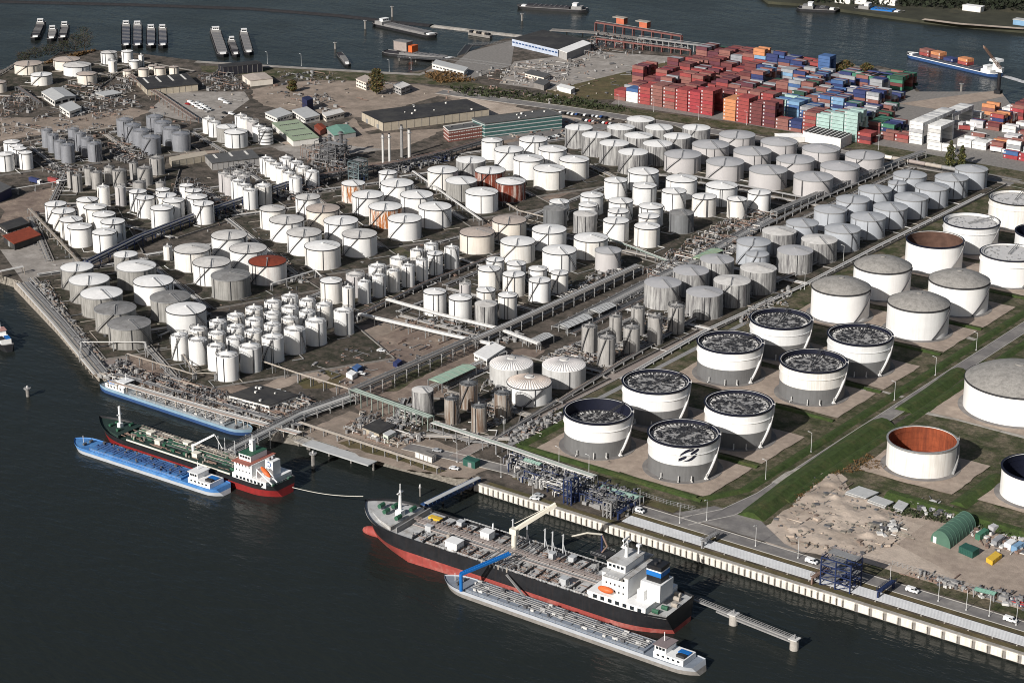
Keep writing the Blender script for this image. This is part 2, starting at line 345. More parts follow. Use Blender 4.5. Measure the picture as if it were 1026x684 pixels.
# the tank park by the quay: grass with gravel pads and roads
patch('grass', [(505, 452), (560, 412), (640, 372), (760, 310), (860, 262), (985, 196), (1100, 150), (1100, 290), (1026, 340), (735, 525), (640, 502), (560, 480)], grass)
patch('grass', [(745, 528), (1026, 338), (1110, 290), (1110, 560), (1026, 540), (900, 505), (855, 495), (820, 520)], grass)
patch('gravel', [(775, 520), (800, 498), (818, 470), (838, 472), (850, 492), (905, 508), (980, 522), (1110, 562), (1110, 640), (1026, 612), (920, 582), (850, 560), (770, 548), (752, 532)], sand)
patch('paved_yard', [(898, 545), (952, 508), (1110, 560), (1110, 634), (1026, 612)], tan_pad)

# ------------------------------------------------------------------ roads on the terminal grid
strip('road', [(-560, 660.5), (-535, 664.5), (-505, 667.5), (300, 669)], 7.5, asphalt, px=False, kerbs=True)
strip('road', [(-534, 664), (-535, 1000), (-536, 1232)], 6.5, asphalt_pink, px=False, kerbs=True)
strip('road', [(-416, 669), (-406, 688), (-402.5, 712), (-402.5, 1236)], 7.5, asphalt, px=False, kerbs=True)
patch('road', [(-424, 672.8), (-414, 690), (-404, 690), (-392, 690), (-372, 676), (-360, 672.8)], asphalt, False)
strip('grass', [(-500, 662.2), (300, 663)], 2.6, grass_brown, px=False)
strip('grass', [(-505, 650.4), (300, 650.6)], 3.2, grass_brown, px=False)
strip('grass', [(-500, 675), (-424, 676)], 5, grass_brown, px=False)
strip('grass', [(-350, 676.5), (300, 678)], 7, grass, px=False)
strip('grass', [(-528, 690), (-528, 1225)], 4.5, grass, px=False)
strip('paved_yard', [(-523.5, 690), (-523.5, 900)], 3.0, pipe_grey, px=False)

# ------------------------------------------------------------------ storage tanks
def tank_height(u, vf, vb):
    p = P(u, vb, 0); D = math.hypot(p.x, p.y)
    b = -(vf - 342) / F_PX; a = (u - 513) / F_PX
    y = math.cos(PITCH) + b * math.sin(PITCH); dz = -math.sin(PITCH) + b * math.cos(PITCH)
    return CAM_H + dz * D / math.hypot(a, y)
# type: shell, roof, roof style, description
TYPES = {
 'W': (white, white_roof, 'cone', 'white tank'), 'WO': (white, oldroof, 'cone', 'white tank'), 'C': (cream, cream_roof, 'cone', 'cream tank'),
 'GW': (greyshell, white_roof, 'cone', 'white-roofed grey tank'), 'G': (greyshell, greyroof, 'cone', 'dark-roofed grey tank'), 'DK': (darkshell, greyroof, 'cone', 'dark grey tank'),
 'L': (lgrey, lgrey_roof, 'cone', 'pale grey tank'), 'B': (bgrey, bgrey_roof, 'cone', 'bluish grey tank'), 'SG': (stripy, lgrey_roof, 'cone', 'streaked grey tank'), 'SP': (stripy, oldroof, 'cone', 'streaked tank'), 'SW': (stripy, white_roof, 'cone', 'streaked white-roofed tank'),
 'R': (rusty, white_roof, 'cone', 'rust-stained tank'), 'RD': (rust_dark, white_roof, 'cone', 'dark red tank'), 'RR': (stained, red_roof, 'cone', 'red-roofed tank'),
 'S': (steel, steel, 'silo', 'grey steel silo'), 'SB': (silver, silver, 'silo', 'tall blue-grey steel tank'), 'T': (tanrust, darkshell, 'silo', 'brown rust-streaked silo'), 'WS': (white, white_roof, 'silo', 'slim white tank'), 'GS': (lgrey, oldroof, 'silo', 'slim grey tank'), 'WB': (white, white_roof, 'silo', 'dark-banded white tank'),
 'BW': (cream, cream_roof, 'cone', 'beige tank'), 'RB': (stripy_pale, white_roof, 'ribbed', 'grey tank with ribbed white dome'), 'RBW': (white, white_roof, 'ribbed', 'white tank with ribbed dome and painted panels'),
 'F': (white, float_deck, 'float', 'white-banded open-top tank'), 'FW': (white, float_pale, 'float', 'white floating-roof tank'), 'D': (white, dome_grey, 'dome', 'grey-domed white tank'), 'BD': (white, dome_grey, 'dome', 'broad white tank'),
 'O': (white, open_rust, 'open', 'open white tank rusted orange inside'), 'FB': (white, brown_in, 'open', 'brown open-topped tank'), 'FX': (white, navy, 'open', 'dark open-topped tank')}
SEEN_TANKS = []; TROOT = []
def make_tank(u, vf, wpx, h, typ, label, group):
    shell_m, roof_m, style, _ = TYPES[typ]
    t = P(u, vf, h); D = math.hypot(t.x, t.y); rng = math.sqrt(D * D + (CAM_H - h) ** 2); r = wpx * rng / F_PX / 2
    d = Vector((t.x / D, t.y / D, 0)); c = Vector((t.x, t.y, 0)) + d * r
    fa = math.atan2(-d.y, -d.x)                                    # the side seen by the photographer
    rnd = random.Random(int(u * 31 + vf * 17)); n = 56 if wpx > 30 else (36 if wpx > 16 else 24)
    if shell_m is white: shell_m = rnd.choice((white, white, white_b, white_c))
    root = thing('storage_tank', label, 'tank', c, 0, group); SEEN_TANKS.append((c, r, h, typ)); TROOT.append(root)
    def pol(ang, q, z): return (q * math.cos(ang), q * math.sin(ang), z)
    # base ring
    rb = r + (2.4 if style in ('float', 'open', 'dome') else .5)
    MB().cyl(0, 0, 0, .62, rb, n, top=True).build('base_ring', conc_dark if rb < r + 1 else asphalt, root)
    hollow = style in ('float', 'open'); two = typ == 'F'
    if hollow: prof = [(r, .45), (r, h), (r - .35, h), (r - .35, .5)]
    else: prof = [(r, .45), (r, h)]
    if two:
        zb = h * .455
        MB().rev([(r, .45), (r, zb)], n).build('lower_shell', lower_grey, root, smooth=True)
        MB().rev([(r + .06, zb - .02), (r + .06, h), (r - .35, h), (r - .35, zb)], n).build('shell', shell_m, root, smooth=True)
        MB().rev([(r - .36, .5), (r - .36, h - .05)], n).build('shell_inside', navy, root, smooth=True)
    else: MB().rev(prof, n).build('shell', shell_m if style != 'open' else shell_m, root, smooth=True)
    rimh = .42 if style != 'dome' else .8
    if typ in ('W', 'WO', 'C', 'D', 'BD', 'R', 'RD', 'RR', 'B', 'L', 'RBW', 'BW', 'G', 'GW', 'WB'):
        rc = dark if typ not in ('L', 'B', 'G', 'GW') else rail_grey
        MB().rev([(r + .02, h - rimh), (r + .28, h - rimh), (r + .28, h + .06), (r + .02, h + .06)], n).build('rim', rc, root)
    sl = .16 if style == 'cone' else .25
    if style == 'cone':
        zr = h + .02; top = h + r * (.13 if typ not in ('L', 'B') else .16)
        MB().rev([(r, zr), (r * .66, zr + (top - zr) * .42), (r * .33, zr + (top - zr) * .75), (.35, top)], n).build('roof', roof_m, root, smooth=True)
        MB().cyl(0, 0, top - .3, top + .5, max(.4, r * .05), 10).build('roof_vent', rail_grey if typ != 'W' else roof_m, root)
        topz = lambda q: zr + (top - zr) * (1 - q / r) ** .9
    elif style == 'silo':
        zr = h; top = h + r * .3
        MB().rev([(r, zr), (r * .5, zr + (top - zr) * .6), (.3, top)], n).build('roof', roof_m, root, smooth=True)
        b = MB(); k = 10
        for i in range(k):
            a = 2 * math.pi * i / k; b.tube(pol(a, r - .1, h), pol(a, r - .1, h + 1.3), .09, 4)
        for z in (h + .7, h + 1.3): b.rev([(r - .18, z - .07), (r - .02, z - .07), (r - .02, z + .07), (r - .18, z + .07), (r - .18, z - .07)], 20)
        b.build('guard_rail', dark if typ in ('WS', 'T', 'S', 'WB') else rail_grey, root)
        b = MB(); b.cyl(0, 0, top - .2, top + 1.0, .5, 8)
        b.build('roof_vent', pipe_grey if typ not in ('WS',) else pipe_white, root)
        if typ == 'WB':
            b = MB()
            for q in range(4): z = h * (.2 + .22 * q); b.rev([(r + .01, z), (r + .12, z), (r + .12, z + .5), (r + .01, z + .5)], n)
            b.build('hoop', dark, root)
        topz = lambda q: h
    elif style in ('dome', 'ribbed'):
        zr = h; k = (.30 if style == 'dome' else .24); top = h + r * k; Rs = (r * r + (r * k) ** 2) / (2 * r * k)
        prof = [(r * math.cos(i * math.pi / 2 / 9), 0) for i in range(10)]
        prof = [(max(.3, q), h + math.sqrt(max(0, Rs * Rs - q * q)) - (Rs - r * k)) for q, _ in prof]
        MB().rev(prof, n).build('roof', roof_m, root, smooth=True)
        topz = lambda q: h + math.sqrt(max(0, Rs * Rs - q * q)) - (Rs - r * k)
        b = MB()
        if style == 'ribbed':
            for i in range(44):
                a = 2 * math.pi * i / 44
                for q0, q1 in ((.98, .62), (.62, .25)): b.beam(pol(a, r * q0, topz(r * q0) + .12), pol(a, r * q1, topz(r * q1) + .12), .3, .3)
            b.build('roof_ribs', lgrey if typ == 'RB' else cream_roof, root)
            b = MB().cyl(0, 0, top - .1, top + .5, r * .17, 16); b.build('roof_hatch', oldroof, root)
        else:
            k = 24 if typ == 'BD' else 14
            for i in range(k):
                a = 2 * math.pi * i / k
                for q0, q1 in ((.99, .66), (.66, .33), (.33, .05)): b.beam(pol(a, r * q0, topz(r * q0) + .04), pol(a, r * q1, topz(r * q1) + .04), .16, .14)
            for q in (.3, .55, .8) if typ == 'BD' else (.45,): b.rev([(r * q - .09, topz(r * q)), (r * q - .09, topz(r * q) + .11), (r * q + .09, topz(r * q) + .11), (r * q + .09, topz(r * q))], n)
            b.build('roof_seams', rail_grey, root)
            b = MB().cyl(0, 0, top - .2, top + .35, r * .09, 14); b.build('roof_hatch', dome_grey, root)
            bb = MB().bx(-1.3, 1.3, -1, 1, -.4, 1.3); a = fa + .75; o = bb.build('roof_platform', stair_dark, root); o.location = pol(a, r * .93, topz(r * .93)); o.rotation_euler = (0, 0, a)
    elif style == 'float':
        dep = {'F': 2.0, 'FW': 1.3}[typ] + rnd.uniform(-.5, .7) + (4.2 if abs(u - 599) < 2 else 0); z = h - dep
        MB().cyl(0, 0, z - .3, z, r - .37, n).build('floating_roof', roof_m, root)
        b = MB().rev([(r - 1.5, z), (r - 1.5, z + .55), (r - 1.9, z + .55), (r - 1.9, z)], n)
        for i in range(26):
            a = rnd.uniform(0, 6.28); q = r * math.sqrt(rnd.uniform(.02, .7)); b.cyl(q * math.cos(a), q * math.sin(a), z, z + .5, rnd.uniform(.25, .6), 7)
        for i in range(40 if typ == 'F' else 12):
            a = rnd.uniform(0, 6.28); q = r * rnd.uniform(.45, .9); l = rnd.uniform(1, 4); g = rnd.uniform(0, 3); x_, y_ = q * math.cos(a), q * math.sin(a); b.beam((x_, y_, z + .15), (x_ + l * math.cos(g) * .6, y_ + l * math.sin(g) * .6, z + .15), rnd.uniform(.3, .9), .3)
        b.build('roof_fittings', dark if typ == 'F' else rail_grey, root)
        if typ == 'F':
            b = MB()
            for i in range(44):
                a = 2 * math.pi * i / 44 + rnd.uniform(-.03, .03); b.beam(pol(a, r * rnd.uniform(.74, .84), z + .12), pol(a, r * .95, z + .12), .55, .3)
            b.build('roof_ribs', pipe_white, root)
        b = MB(); a = fa + rnd.choice([.5, 2.2, 2.9]); p0 = pol(a, r - .4, h + .6); p1 = pol(a + math.pi, r * .15, z + .5)
        for s in (-.6, .6):
            o_ = Vector((-math.sin(a) * s, math.cos(a) * s, 0)); b.beam(Vector(p0) + o_, Vector(p1) + o_, .15, .5)
        for i in range(14): q = Vector(p0).lerp(Vector(p1), i / 14); o_ = Vector((-math.sin(a) * .6, math.cos(a) * .6, 0)); b.beam(q - o_, q + o_, .12, .1)
        b.build('rolling_ladder', stair_dark if typ == 'F' else rail_grey, root)
        MB().rev([(r + .05, h - (1.0 if typ == 'F' else .7)), (r + .35, h - (1.0 if typ == 'F' else .7)), (r + .75, h + .05), (r - .1, h + .05)], n).build('wind_girder', navy if typ == 'F' or vf > 225 else dark, root)
        MB().rev([(r + .03, h * .74), (r + .5, h * .74), (r + .5, h * .74 + .12), (r + .03, h * .74 + .12)], n).build('stiffener_ring', shell_m, root)
        topz = lambda q: h
    else:
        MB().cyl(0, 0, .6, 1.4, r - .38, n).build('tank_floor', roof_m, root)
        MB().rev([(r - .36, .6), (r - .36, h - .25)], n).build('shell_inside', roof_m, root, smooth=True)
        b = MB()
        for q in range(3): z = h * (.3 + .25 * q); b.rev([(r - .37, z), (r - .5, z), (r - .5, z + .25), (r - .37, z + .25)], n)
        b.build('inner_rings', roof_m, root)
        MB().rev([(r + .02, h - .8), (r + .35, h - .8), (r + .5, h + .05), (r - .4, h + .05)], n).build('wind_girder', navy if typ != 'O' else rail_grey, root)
        topz = lambda q: h
    # stair and pipes
    def stair(a0, a1, m, wd=.7):
        b = MB(); k = 14 if wpx > 20 else 8
        for i in range(k):
            t0, t1 = i / k, (i + 1) / k
            b.beam(pol(a0 + (a1 - a0) * t0, r + .55, .5 + (h - .3) * t0), pol(a0 + (a1 - a0) * t1, r + .55, .5 + (h - .3) * t1), wd, .28)
            b.beam(pol(a0 + (a1 - a0) * t0, r + .95, 1.4 + (h - .3) * t0), pol(a0 + (a1 - a0) * t1, r + .95, 1.4 + (h - .3) * t1), .12, .14)
        b.build('staircase', m, root)
    def walk(a, m=rail_grey, q1=.06):
        b = MB(); k = 5
        for i in range(k):
            q0, qq = r * (1 - (1 - q1) * i / k), r * (1 - (1 - q1) * (i + 1) / k)
            b.beam(pol(a, q0, topz(q0) + .35), pol(a, qq, topz(qq) + .35), .45, .15); b.beam(pol(a, q0, topz(q0) + 1.2), pol(a, qq, topz(qq) + 1.2), .1, .1)
        b.build('roof_walkway', m, root)
    def drain(a, m=stair_dark, pr=.18):
        MB().tube(pol(a, r + .25, .5), pol(a, r + .25, h), pr, 6).build('down_pipe', m, root)
    if typ == 'F':
        stair(fa + R(38), fa + R(88), stair_white, 1.1)
        for a in (-.6, -.1, .25, .7):
            b = MB().tube(pol(fa + a, r + .9, 0), pol(fa + a, r + .9, 3.4), .28, 6).tube(pol(fa + a, r, 1.2), pol(fa + a, r + 2.2, 1.2), .3, 6); b.build('nozzle', pipe_white, root)
    elif typ in ('D', 'FW', 'FB', 'FX'): stair(fa + R(28), fa + R(80), rail_grey if typ != 'D' else stair_dark)
    elif typ == 'O': stair(fa + R(62), fa + R(105), rail_grey, 1.2)
    elif typ == 'BD': stair(fa + R(70), fa + R(95), rail_grey)
    elif style == 'ribbed': drain(fa + .25); (stair(fa - R(15), fa + R(40), stair_dark) if typ == 'RBW' else None)
    elif wpx >= 14:
        k = rnd.random()
        if k < .38: stair(fa - R(62), fa - R(6), stair_dark, .4); walk(fa - R(4))
        elif k < .62: stair(fa + R(70), fa + R(25), stair_dark, .4); walk(fa + R(22))
        else: stair(fa + R(150), fa + R(80), stair_dark, .4); walk(fa + R(60)); 
        for i in range(rnd.choice((1, 2, 2))): drain(fa + R(rnd.uniform(-70, 70)))
    else: drain(fa + R(rnd.uniform(-50, 50)))
    return root
BLOCK_RECTS = []; SIDES = []
def block(where, ref, rows, group, default='W', bund=True, margin=7):
    """rows: list of (row words, [(u, v rim front, width px, type?)...]) listed left to right"""
    h = ref if isinstance(ref, (int, float)) else tank_height(*ref); i0 = len(SEEN_TANKS)
    for rw, items in rows:
        for i, it in enumerate(items):
            typ = it[3] if len(it) > 3 else default; hh = it[4] if len(it) > 4 else h
            if not isinstance(hh, (int, float)): hh = tank_height(*hh)
            d = TYPES[typ][3]
            if len(items) == 1: lab = f'{d}, {rw} {where}'
            else: lab = f'{d}, {ORD[i]} in {rw.replace("the ", "", 1)} {where}'
            make_tank(it[0], it[1], it[2], hh, typ, lab, group)
    cs = SEEN_TANKS[i0:]
    print('block', where, 'h=%.1f' % h, 'r=%.1f' % cs[0][1])
    if bund:
        best = max(rows, key=lambda q: len(q[1]))[1]; j0 = sum(len(q[1]) for q in rows[:[len(q[1]) for q in rows].index(len(best))]); v = cs[j0 + len(best) - 1][0] - cs[j0][0]
        ang = math.atan2(v.y, v.x); ang = (ang + math.pi / 4) % (math.pi / 2) - math.pi / 4; ang = ang if abs(ang) > R(8) and len(best) > 2 else 0.0; ca, sa = math.cos(ang), math.sin(ang)
        loc = [(c.x * ca + c.y * sa, -c.x * sa + c.y * ca, r) for c, r, *_ in cs]; x0 = min(x - r for x, y, r in loc) - margin; x1 = max(x + r for x, y, r in loc) + margin; y0 = min(y - r for x, y, r in loc) - margin; y1 = max(y + r for x, y, r in loc) + margin
        W_ = lambda x, y: (x * ca - y * sa, x * sa + y * ca)
        BLOCK_RECTS.append((x0, x1, y0, y1, ang)); k = len(BLOCK_RECTS)
        patch('bund_floor', [W_(x0, y0), W_(x1, y0), W_(x1, y1), W_(x0, y1)], bund_m, False, z=.42 + .004 * k)
        b = MB(); hw = .8 + .017 * k; q = [W_(x0, y0), W_(x1, y0), W_(x1, y1), W_(x0, y1)]
        for p0, p1 in zip(q, q[1:] + q[:1]): b.beam((*p0, hw / 2), (*p1, hw / 2), .5, hw)
        SIDES.append((where, q, ang)); rp = random.Random(k)
        for (c, r, *_), ro in zip(cs, TROOT[i0:]):
            for sx, sy in ((0, -1), (rp.choice((-1, 1)), 0)):
                l1, l2 = rp.uniform(3, 7), rp.uniform(6, 16) * rp.choice((-1, 1)); z = rp.uniform(.6, 1.1)
                A = [(sx * (r - .2), sy * (r - .2)), (sx * (r + l1), sy * (r + l1)), (sx * (r + l1) + (l2 if sx == 0 else 0), sy * (r + l1) + (l2 if sy == 0 else 0))]
                MB().path([(*W_(*a), z) for a in A], rp.uniform(.16, .28), 6).build('inlet_pipe', rp.choice((pipe_grey, pipe_dark, pipe_white, pipe_tan)), ro)
        o = b.build('bund_wall', conc_dark, loc=(*q[0], 0)); tag(o, f'low concrete wall round {where}', 'bund wall', 'low walls round the tank blocks')
G1 = 'tanks of the left terminal'; G2 = 'tanks of the middle terminal'; G3 = 'pale grey tanks of the right terminal'; G4 = 'big tanks in the grass tank park'; G5 = 'small white tanks'; G6 = 'silos'; G7 = 'far tanks'
block('the block by the pipe jetty', (129.8, 330.4, 351.6), [('the jetty-side line of', [(77.3, 272.2, 32, 'GW'), (89.7, 285.8, 39.5, 'GW'), (102.1, 299.7, 41, 'GW'), (115.9, 315, 40.6, 'G'), (129.8, 330.4, 42, 'G')]),
      ('the inland line of', [(126, 258, 23.4, 'GW'), (136.8, 272.2, 38.7, 'GW'), (154, 287.3, 39.5, 'W'), (170.9, 303.3, 39.5, 'G'), (186.7, 315.5, 40, 'W')])], G1)
block('the block holding the red-roofed tank', (212.2, 267.8, 288), [('left line of', [(192.9, 254.3, 36.5, 'WO'), (212.2, 267.8, 37.3, 'WO'), (231.3, 281.4, 38.7, 'G')]), ('right line of', [(229.9, 240.4, 35.8, 'WO'), (248.9, 253.9, 37, 'WO'), (268.3, 267, 37.7, 'RR')])], G1)
block('the block left of rusty tanks', (323.3, 251.2, 271.8), [('left line of', [(273, 212.2, 25.6, 'WO'), (287.6, 224.6, 34.6, 'WO'), (305, 237.5, 34.6, 'WO'), (323.3, 251.2, 36, 'W')]), ('right line of', [(308.5, 200.5, 24.9, 'WO'), (323.8, 213.2, 33.6, 'C'), (341.8, 225.6, 34.4, 'W'), (360.4, 239, 35, 'WO')])], G2)
block('the block with two rust-stained tanks', (405.6, 223.3, 242.7), [('left line of', [(354, 186.5, 23.8, 'R'), (368.7, 199, 31.7, 'W'), (386.2, 211.2, 33.2, 'R'), (405.6, 223.3, 34, 'W')]), ('right line of', [(388.4, 175, 18.6, 'W'), (398, 187.5, 32.9, 'W'), (417.8, 199.2, 32.9, 'W'), (435.9, 211.2, 33.2, 'W')])], G2)
block('the block with two dark red tanks', (482.7, 196.3, 215), [('left line of', [(443.6, 174, 30.7, 'W'), (462.2, 184.8, 31.4, 'GW'), (482.7, 196.3, 32.9, 'W')]), ('right line of', [(471.7, 163.9, 30, 'SW'), (491, 174.4, 30.7, 'RD'), (511.6, 185.4, 30, 'RD')])], G2)
block('the white block below the green glass office', (550.3, 172.6, 191.8), [('left line of', [(493, 143, 21.2), (510, 153.3, 29.5), (529.5, 162.4, 30.5), (550.3, 172.6, 31.4)]), ('right line of', [(534.3, 143, 28.6), (553.6, 152.5, 28.5), (575.4, 163.2, 30)])], G2)
block('the block beside the cream tanks', (560.4, 255.3, 274.6), [('left line of', [(478, 237.3, 35, 'C'), (518.7, 246.5, 35, 'W'), (560.4, 255.3, 34.5, 'W')]), ('right line of', [(510.3, 224.9, 34.4, 'C'), (550.3, 234.4, 34.8, 'W'), (592, 242.8, 34.6, 'W'), (609.4, 254.4, 26.3, 'L')])], G2)
block('the small tanks below the cream tanks', (540.7, 283.6, 304.8), [('rear line of', [(496.3, 262.4, 18), (517.3, 266.5, 19.3), (538.8, 271.5, 18.6), (560.7, 275.6, 17.5)]), ('front line of', [(490, 272.3, 22.4), (514.8, 277.7, 22.6), (540.7, 283.6, 22.2)])], G5)
block('the group beside the slim row', (435.7, 295.3, 318), [('rear line of', [(466, 286, 12, 'GS'), (486.8, 293, 19), (508.5, 298.2, 19.3)]), ('front line of', [(435.7, 295.3, 23), (461.2, 301.4, 23.4), (487, 307.7, 23, 'SP')])], G5)
block('the double row of slim white tanks', (364.9, 283.6, 305.5), [('rear line of', [(331.9, 284, 22, 'W'), (356, 277.7, 19, 'GS'), (378.3, 269, 18.3, 'WS'), (399.2, 261.2, 17.5, 'WS'), (417.8, 252.5, 14, 'WS'), (432, 246.7, 14.3, 'WS')]),
      ('front line of', [(349, 289.4, 12.4), (364.9, 283.6, 13.2), (379.6, 277.7, 13.6), (394, 272.6, 13.2), (408.7, 267.5, 13.2), (422.7, 262, 12.3), (435.8, 255.8, 16, 'W'), (452.6, 250, 15.2)])], G5, 'WS', margin=4)
J = (250.6, 350.5, 375); j2 = (198.2, 343.2, 367.4)
block('the crowded white block by the black-roofed shed', J, [('front line of', [(180, 338.5, 17.5, 'WS', j2), (198.2, 343.2, 19, 'WS', j2), (216.5, 349, 18, 'WS', j2), (227.5, 359, 22.8), (250.6, 350.5, 22.4), (273.2, 341, 22), (295.2, 332.7, 21.6), (316.5, 324.3, 21), (344.3, 314, 20)]),
      ('second line of', [(199, 332, 17.8), (217.5, 336.3, 17.8), (235.5, 341.4, 17.8), (254, 334.4, 17.8), (273, 327.5, 17.2), (290.4, 321.2, 16.6), (307.8, 314.4, 16.4), (324.9, 307.5, 16.8)]),
      ('third line of', [(218.4, 324.6, 17.5), (236.3, 329.7, 17.6), (254.7, 322.7, 17.6), (273, 316.5, 17), (290.6, 310, 16.8), (308.2, 303, 16.6)]),
      ('rear line of', [(236.3, 318.3, 17.6), (254.7, 311.4, 17.8), (273.5, 305, 17.6), (290.6, 299, 16.8)])], G5, margin=4, default='WS')
block('the white block beside the red store', (80, 230, 249.5), [('left line of', [(55.9, 207, 21.2), (63.9, 214.3, 22.7), (71.4, 222.7, 22.7), (80, 230, 24)]), ('right line of', [(87.5, 202.6, 21), (95.5, 210.2, 22.4), (104.3, 217.5, 22.4), (113.3, 224.9, 23.4), (104.7, 235.5, 23.7)])], G1, margin=5)
block('the white tanks above the blue pipe rack', (162.2, 211, 231), [('left line of', [(103.4, 188.7, 12.4, 'WS'), (120.4, 188.7, 10.7, 'GS'), (138.2, 193.9, 17.3), (145.6, 200.4, 17.8)]), ('middle line of', [(163.2, 191.7, 14.3), (166.8, 198.2, 20), (174, 203.4, 21), (162.2, 211, 22.2)]), ('right line of', [(186.8, 187.3, 13.9), (194, 193, 16.5), (197.5, 199.7, 20.5), (204, 206.5, 20.5)])], G1, margin=4)
block('the slim tanks below the grey hall', (250.9, 192.4, 211.4), [('left line of', [(224.9, 175.5, 12, 'GS'), (230.4, 178.8, 12, 'GS'), (238.5, 183.2, 14.6), (245, 187.5, 14.6), (250.9, 192.4, 14.6)]), ('right line of', [(237.7, 174, 12, 'GS'), (244, 178.5, 13, 'GS'), (263.7, 188, 16.8)])], G1, 'WS', margin=4)
block('the group below the green sheds', (296, 179.7, 196), [('left line of', [(266.5, 160, 13), (271, 162.9, 13), (276.8, 166.5, 13), (282.6, 170.2, 13), (289.5, 174.9, 13), (296, 179.7, 13)]), ('right line of', [(287, 160, 14), (297, 164.3, 14), (304, 169.4, 14), (312.6, 173.8, 14.6)])], G1, 'WS', margin=4)
block('the group by the car park', (236.4, 134.6, 149.7), [('left line of', [(209, 120.5, 12.4, 'WS'), (215, 124, 12.4, 'WS'), (227, 129.2, 20, 'GW'), (236.4, 134.6, 23, 'W')]), ('right line of', [(241.4, 117.3, 12.4, 'WS'), (247, 120.5, 12.4, 'WS'), (253.4, 123.4, 12, 'GS'), (259.4, 128.5, 13, 'WS'), (266, 131.4, 14.6, 'WB')])], G7, margin=4)
SBh = (67.4, 146.8, 165)
block('the left group of tall silos', SBh, [('left line of', [(47, 131.5, 11), (53, 136.5, 11), (60, 143, 12), (67.4, 146.8, 13.5)]), ('right line of', [(73.8, 130.7, 11.5), (80.4, 135, 11.5), (87.3, 140.2, 12.5), (94.5, 145.3, 14)])], G6, 'SB', margin=3)
block('the right group of tall silos', (151, 140, 157), [('left line of', [(125, 122, 16.5), (133, 127.5, 17), (141.5, 133, 18), (151, 140, 19.5)]), ('right line of', [(155, 118.8, 17), (163, 125, 18), (171.5, 131, 18.5), (181, 136.3, 19)])], G6, 'SB', margin=3)
block('the mixed silos below tall ones', (77, 176.8, 194), [('left part of', [(70, 172.4, 6.5), (77, 176.8, 9.5), (89, 170, 9), (96.5, 173.8, 11.5), (109.5, 168.7, 10.7), (119.7, 172.4, 14)]), ('right part of', [(133.8, 164.3, 9), (145, 170.2, 15), (157, 160, 15), (139.6, 184, 13), (161, 184, 10)])], G6, 'S', margin=3)
block('the white group at the left picture edge', (25.6, 154.4, 171.3), [('rear line of', [(11.7, 143.9, 16), (16.8, 147.5, 13), (20, 150.4, 13), (25.6, 154.4, 13)]), ('alone in front of', [(5, 156.3, 17)])], G1, 'W', margin=4)
block('the group by the moored barges', (41.5, 76.8, 87), [('left part of', [(28.5, 66.3, 27, 'BW'), (41.5, 76.8, 20.8, 'W'), (-2, 83.9, 16, 'BW')]), ('right part of', [(67, 62, 26, 'BW'), (77.4, 67.8, 27, 'WO'), (86.9, 75.8, 19.3, 'BW')])], G7)
block('the far cluster behind the dark hall', (127.3, 52.4, 64), [('rear line of', [(109, 53.9, 16, 'WO'), (112.6, 62, 8.5, 'WS'), (127.3, 52.4, 11.4, 'W'), (141.4, 56, 5.5, 'WS')]), ('front line of', [(134.4, 62, 10.5, 'W', 6.5), (128, 71.4, 9.8, 'BW', 6), (143.8, 70, 10.5, 'BW', 6.5), (153, 66.6, 9, 'BW', 6.5), (160, 68.8, 11.7, 'BW', 6.5), (174.2, 68, 9.5, 'BW', 6.5)])], G7, margin=3)
block('the block facing the red containers', (615.4, 147, 167), [('left line of', [(579.9, 131, 27.8), (597.6, 138.7, 29.5), (615.4, 147, 29.7), (634.3, 156, 30)]), ('middle line of', [(621.9, 130.7, 27.8), (639.7, 139.2, 28.5), (658.9, 147.5, 29.7)]), ('right line of', [(641.8, 122.7, 28), (660.2, 131, 28.2), (678.6, 139.8, 28)]), ('corner of', [(697.7, 131.2, 28)])], G2, 'SW')
block('the pale grey block below the container yard', (769.6, 174.8, 192), [('front line of', [(684, 159, 37), (726.4, 166.7, 37.7), (769.6, 174.8, 38), (814.7, 182, 39.2)]), ('second line of', [(711.9, 149.2, 37), (753.7, 156, 37.7), (796.7, 164.3, 37.7), (841.4, 171.2, 38.7)]), ('rear line of', [(738.4, 139.2, 36), (780.3, 146.3, 36.3), (822.4, 153.3, 37.3), (866.3, 160.2, 38.7)])], G3, 'L')
block('the white block left of the pipe yard', (648.3, 229.9, 249.5), [('rear line of', [(644.5, 175.4, 31), (682.8, 183, 31.4), (723, 189.7, 31.9), (760.7, 195.5, 23)]), ('second line of', [(617, 183.4, 23.4), (645.8, 189, 24), (675.2, 194.4, 24.4), (705.5, 200, 24.4), (738.5, 201.8, 19.7)]),
      ('third line of', [(593, 198.3, 23), (622, 204.2, 24.3), (652.3, 209.7, 24.4), (682.8, 216.3, 24.9, 'DK')]), ('fourth line of', [(560.4, 204.4, 20), (589.2, 207.5, 19), (619.4, 214, 21), (650, 219.2, 21.6)]), ('front line of', [(556.3, 211.7, 24, 'DK'), (586.3, 217.3, 24, 'SP'), (617.2, 224.3, 26), (648.3, 229.9, 26)])], G2)
block('the bluish block along the tank park road', (844, 234, 254), [('road-side line of', [(796.4, 256, 36, 'SG'), (820.6, 245, 36, 'SP'), (844, 234, 35.4), (869.7, 221.7, 34.4), (892, 211.5, 33.6), (913, 201.6, 33.3), (933.7, 191.4, 33), (953.3, 181.9, 32.5), (973, 173, 31.7)]),
      ('inner line of', [(780.5, 236.3, 34.4, 'SP'), (803.6, 227.5, 32), (832, 214, 32.7), (854.3, 204, 32.9), (876.5, 193.8, 32.9), (899, 185.3, 18.3), (911.5, 179, 32.6)])], G3, 'B')
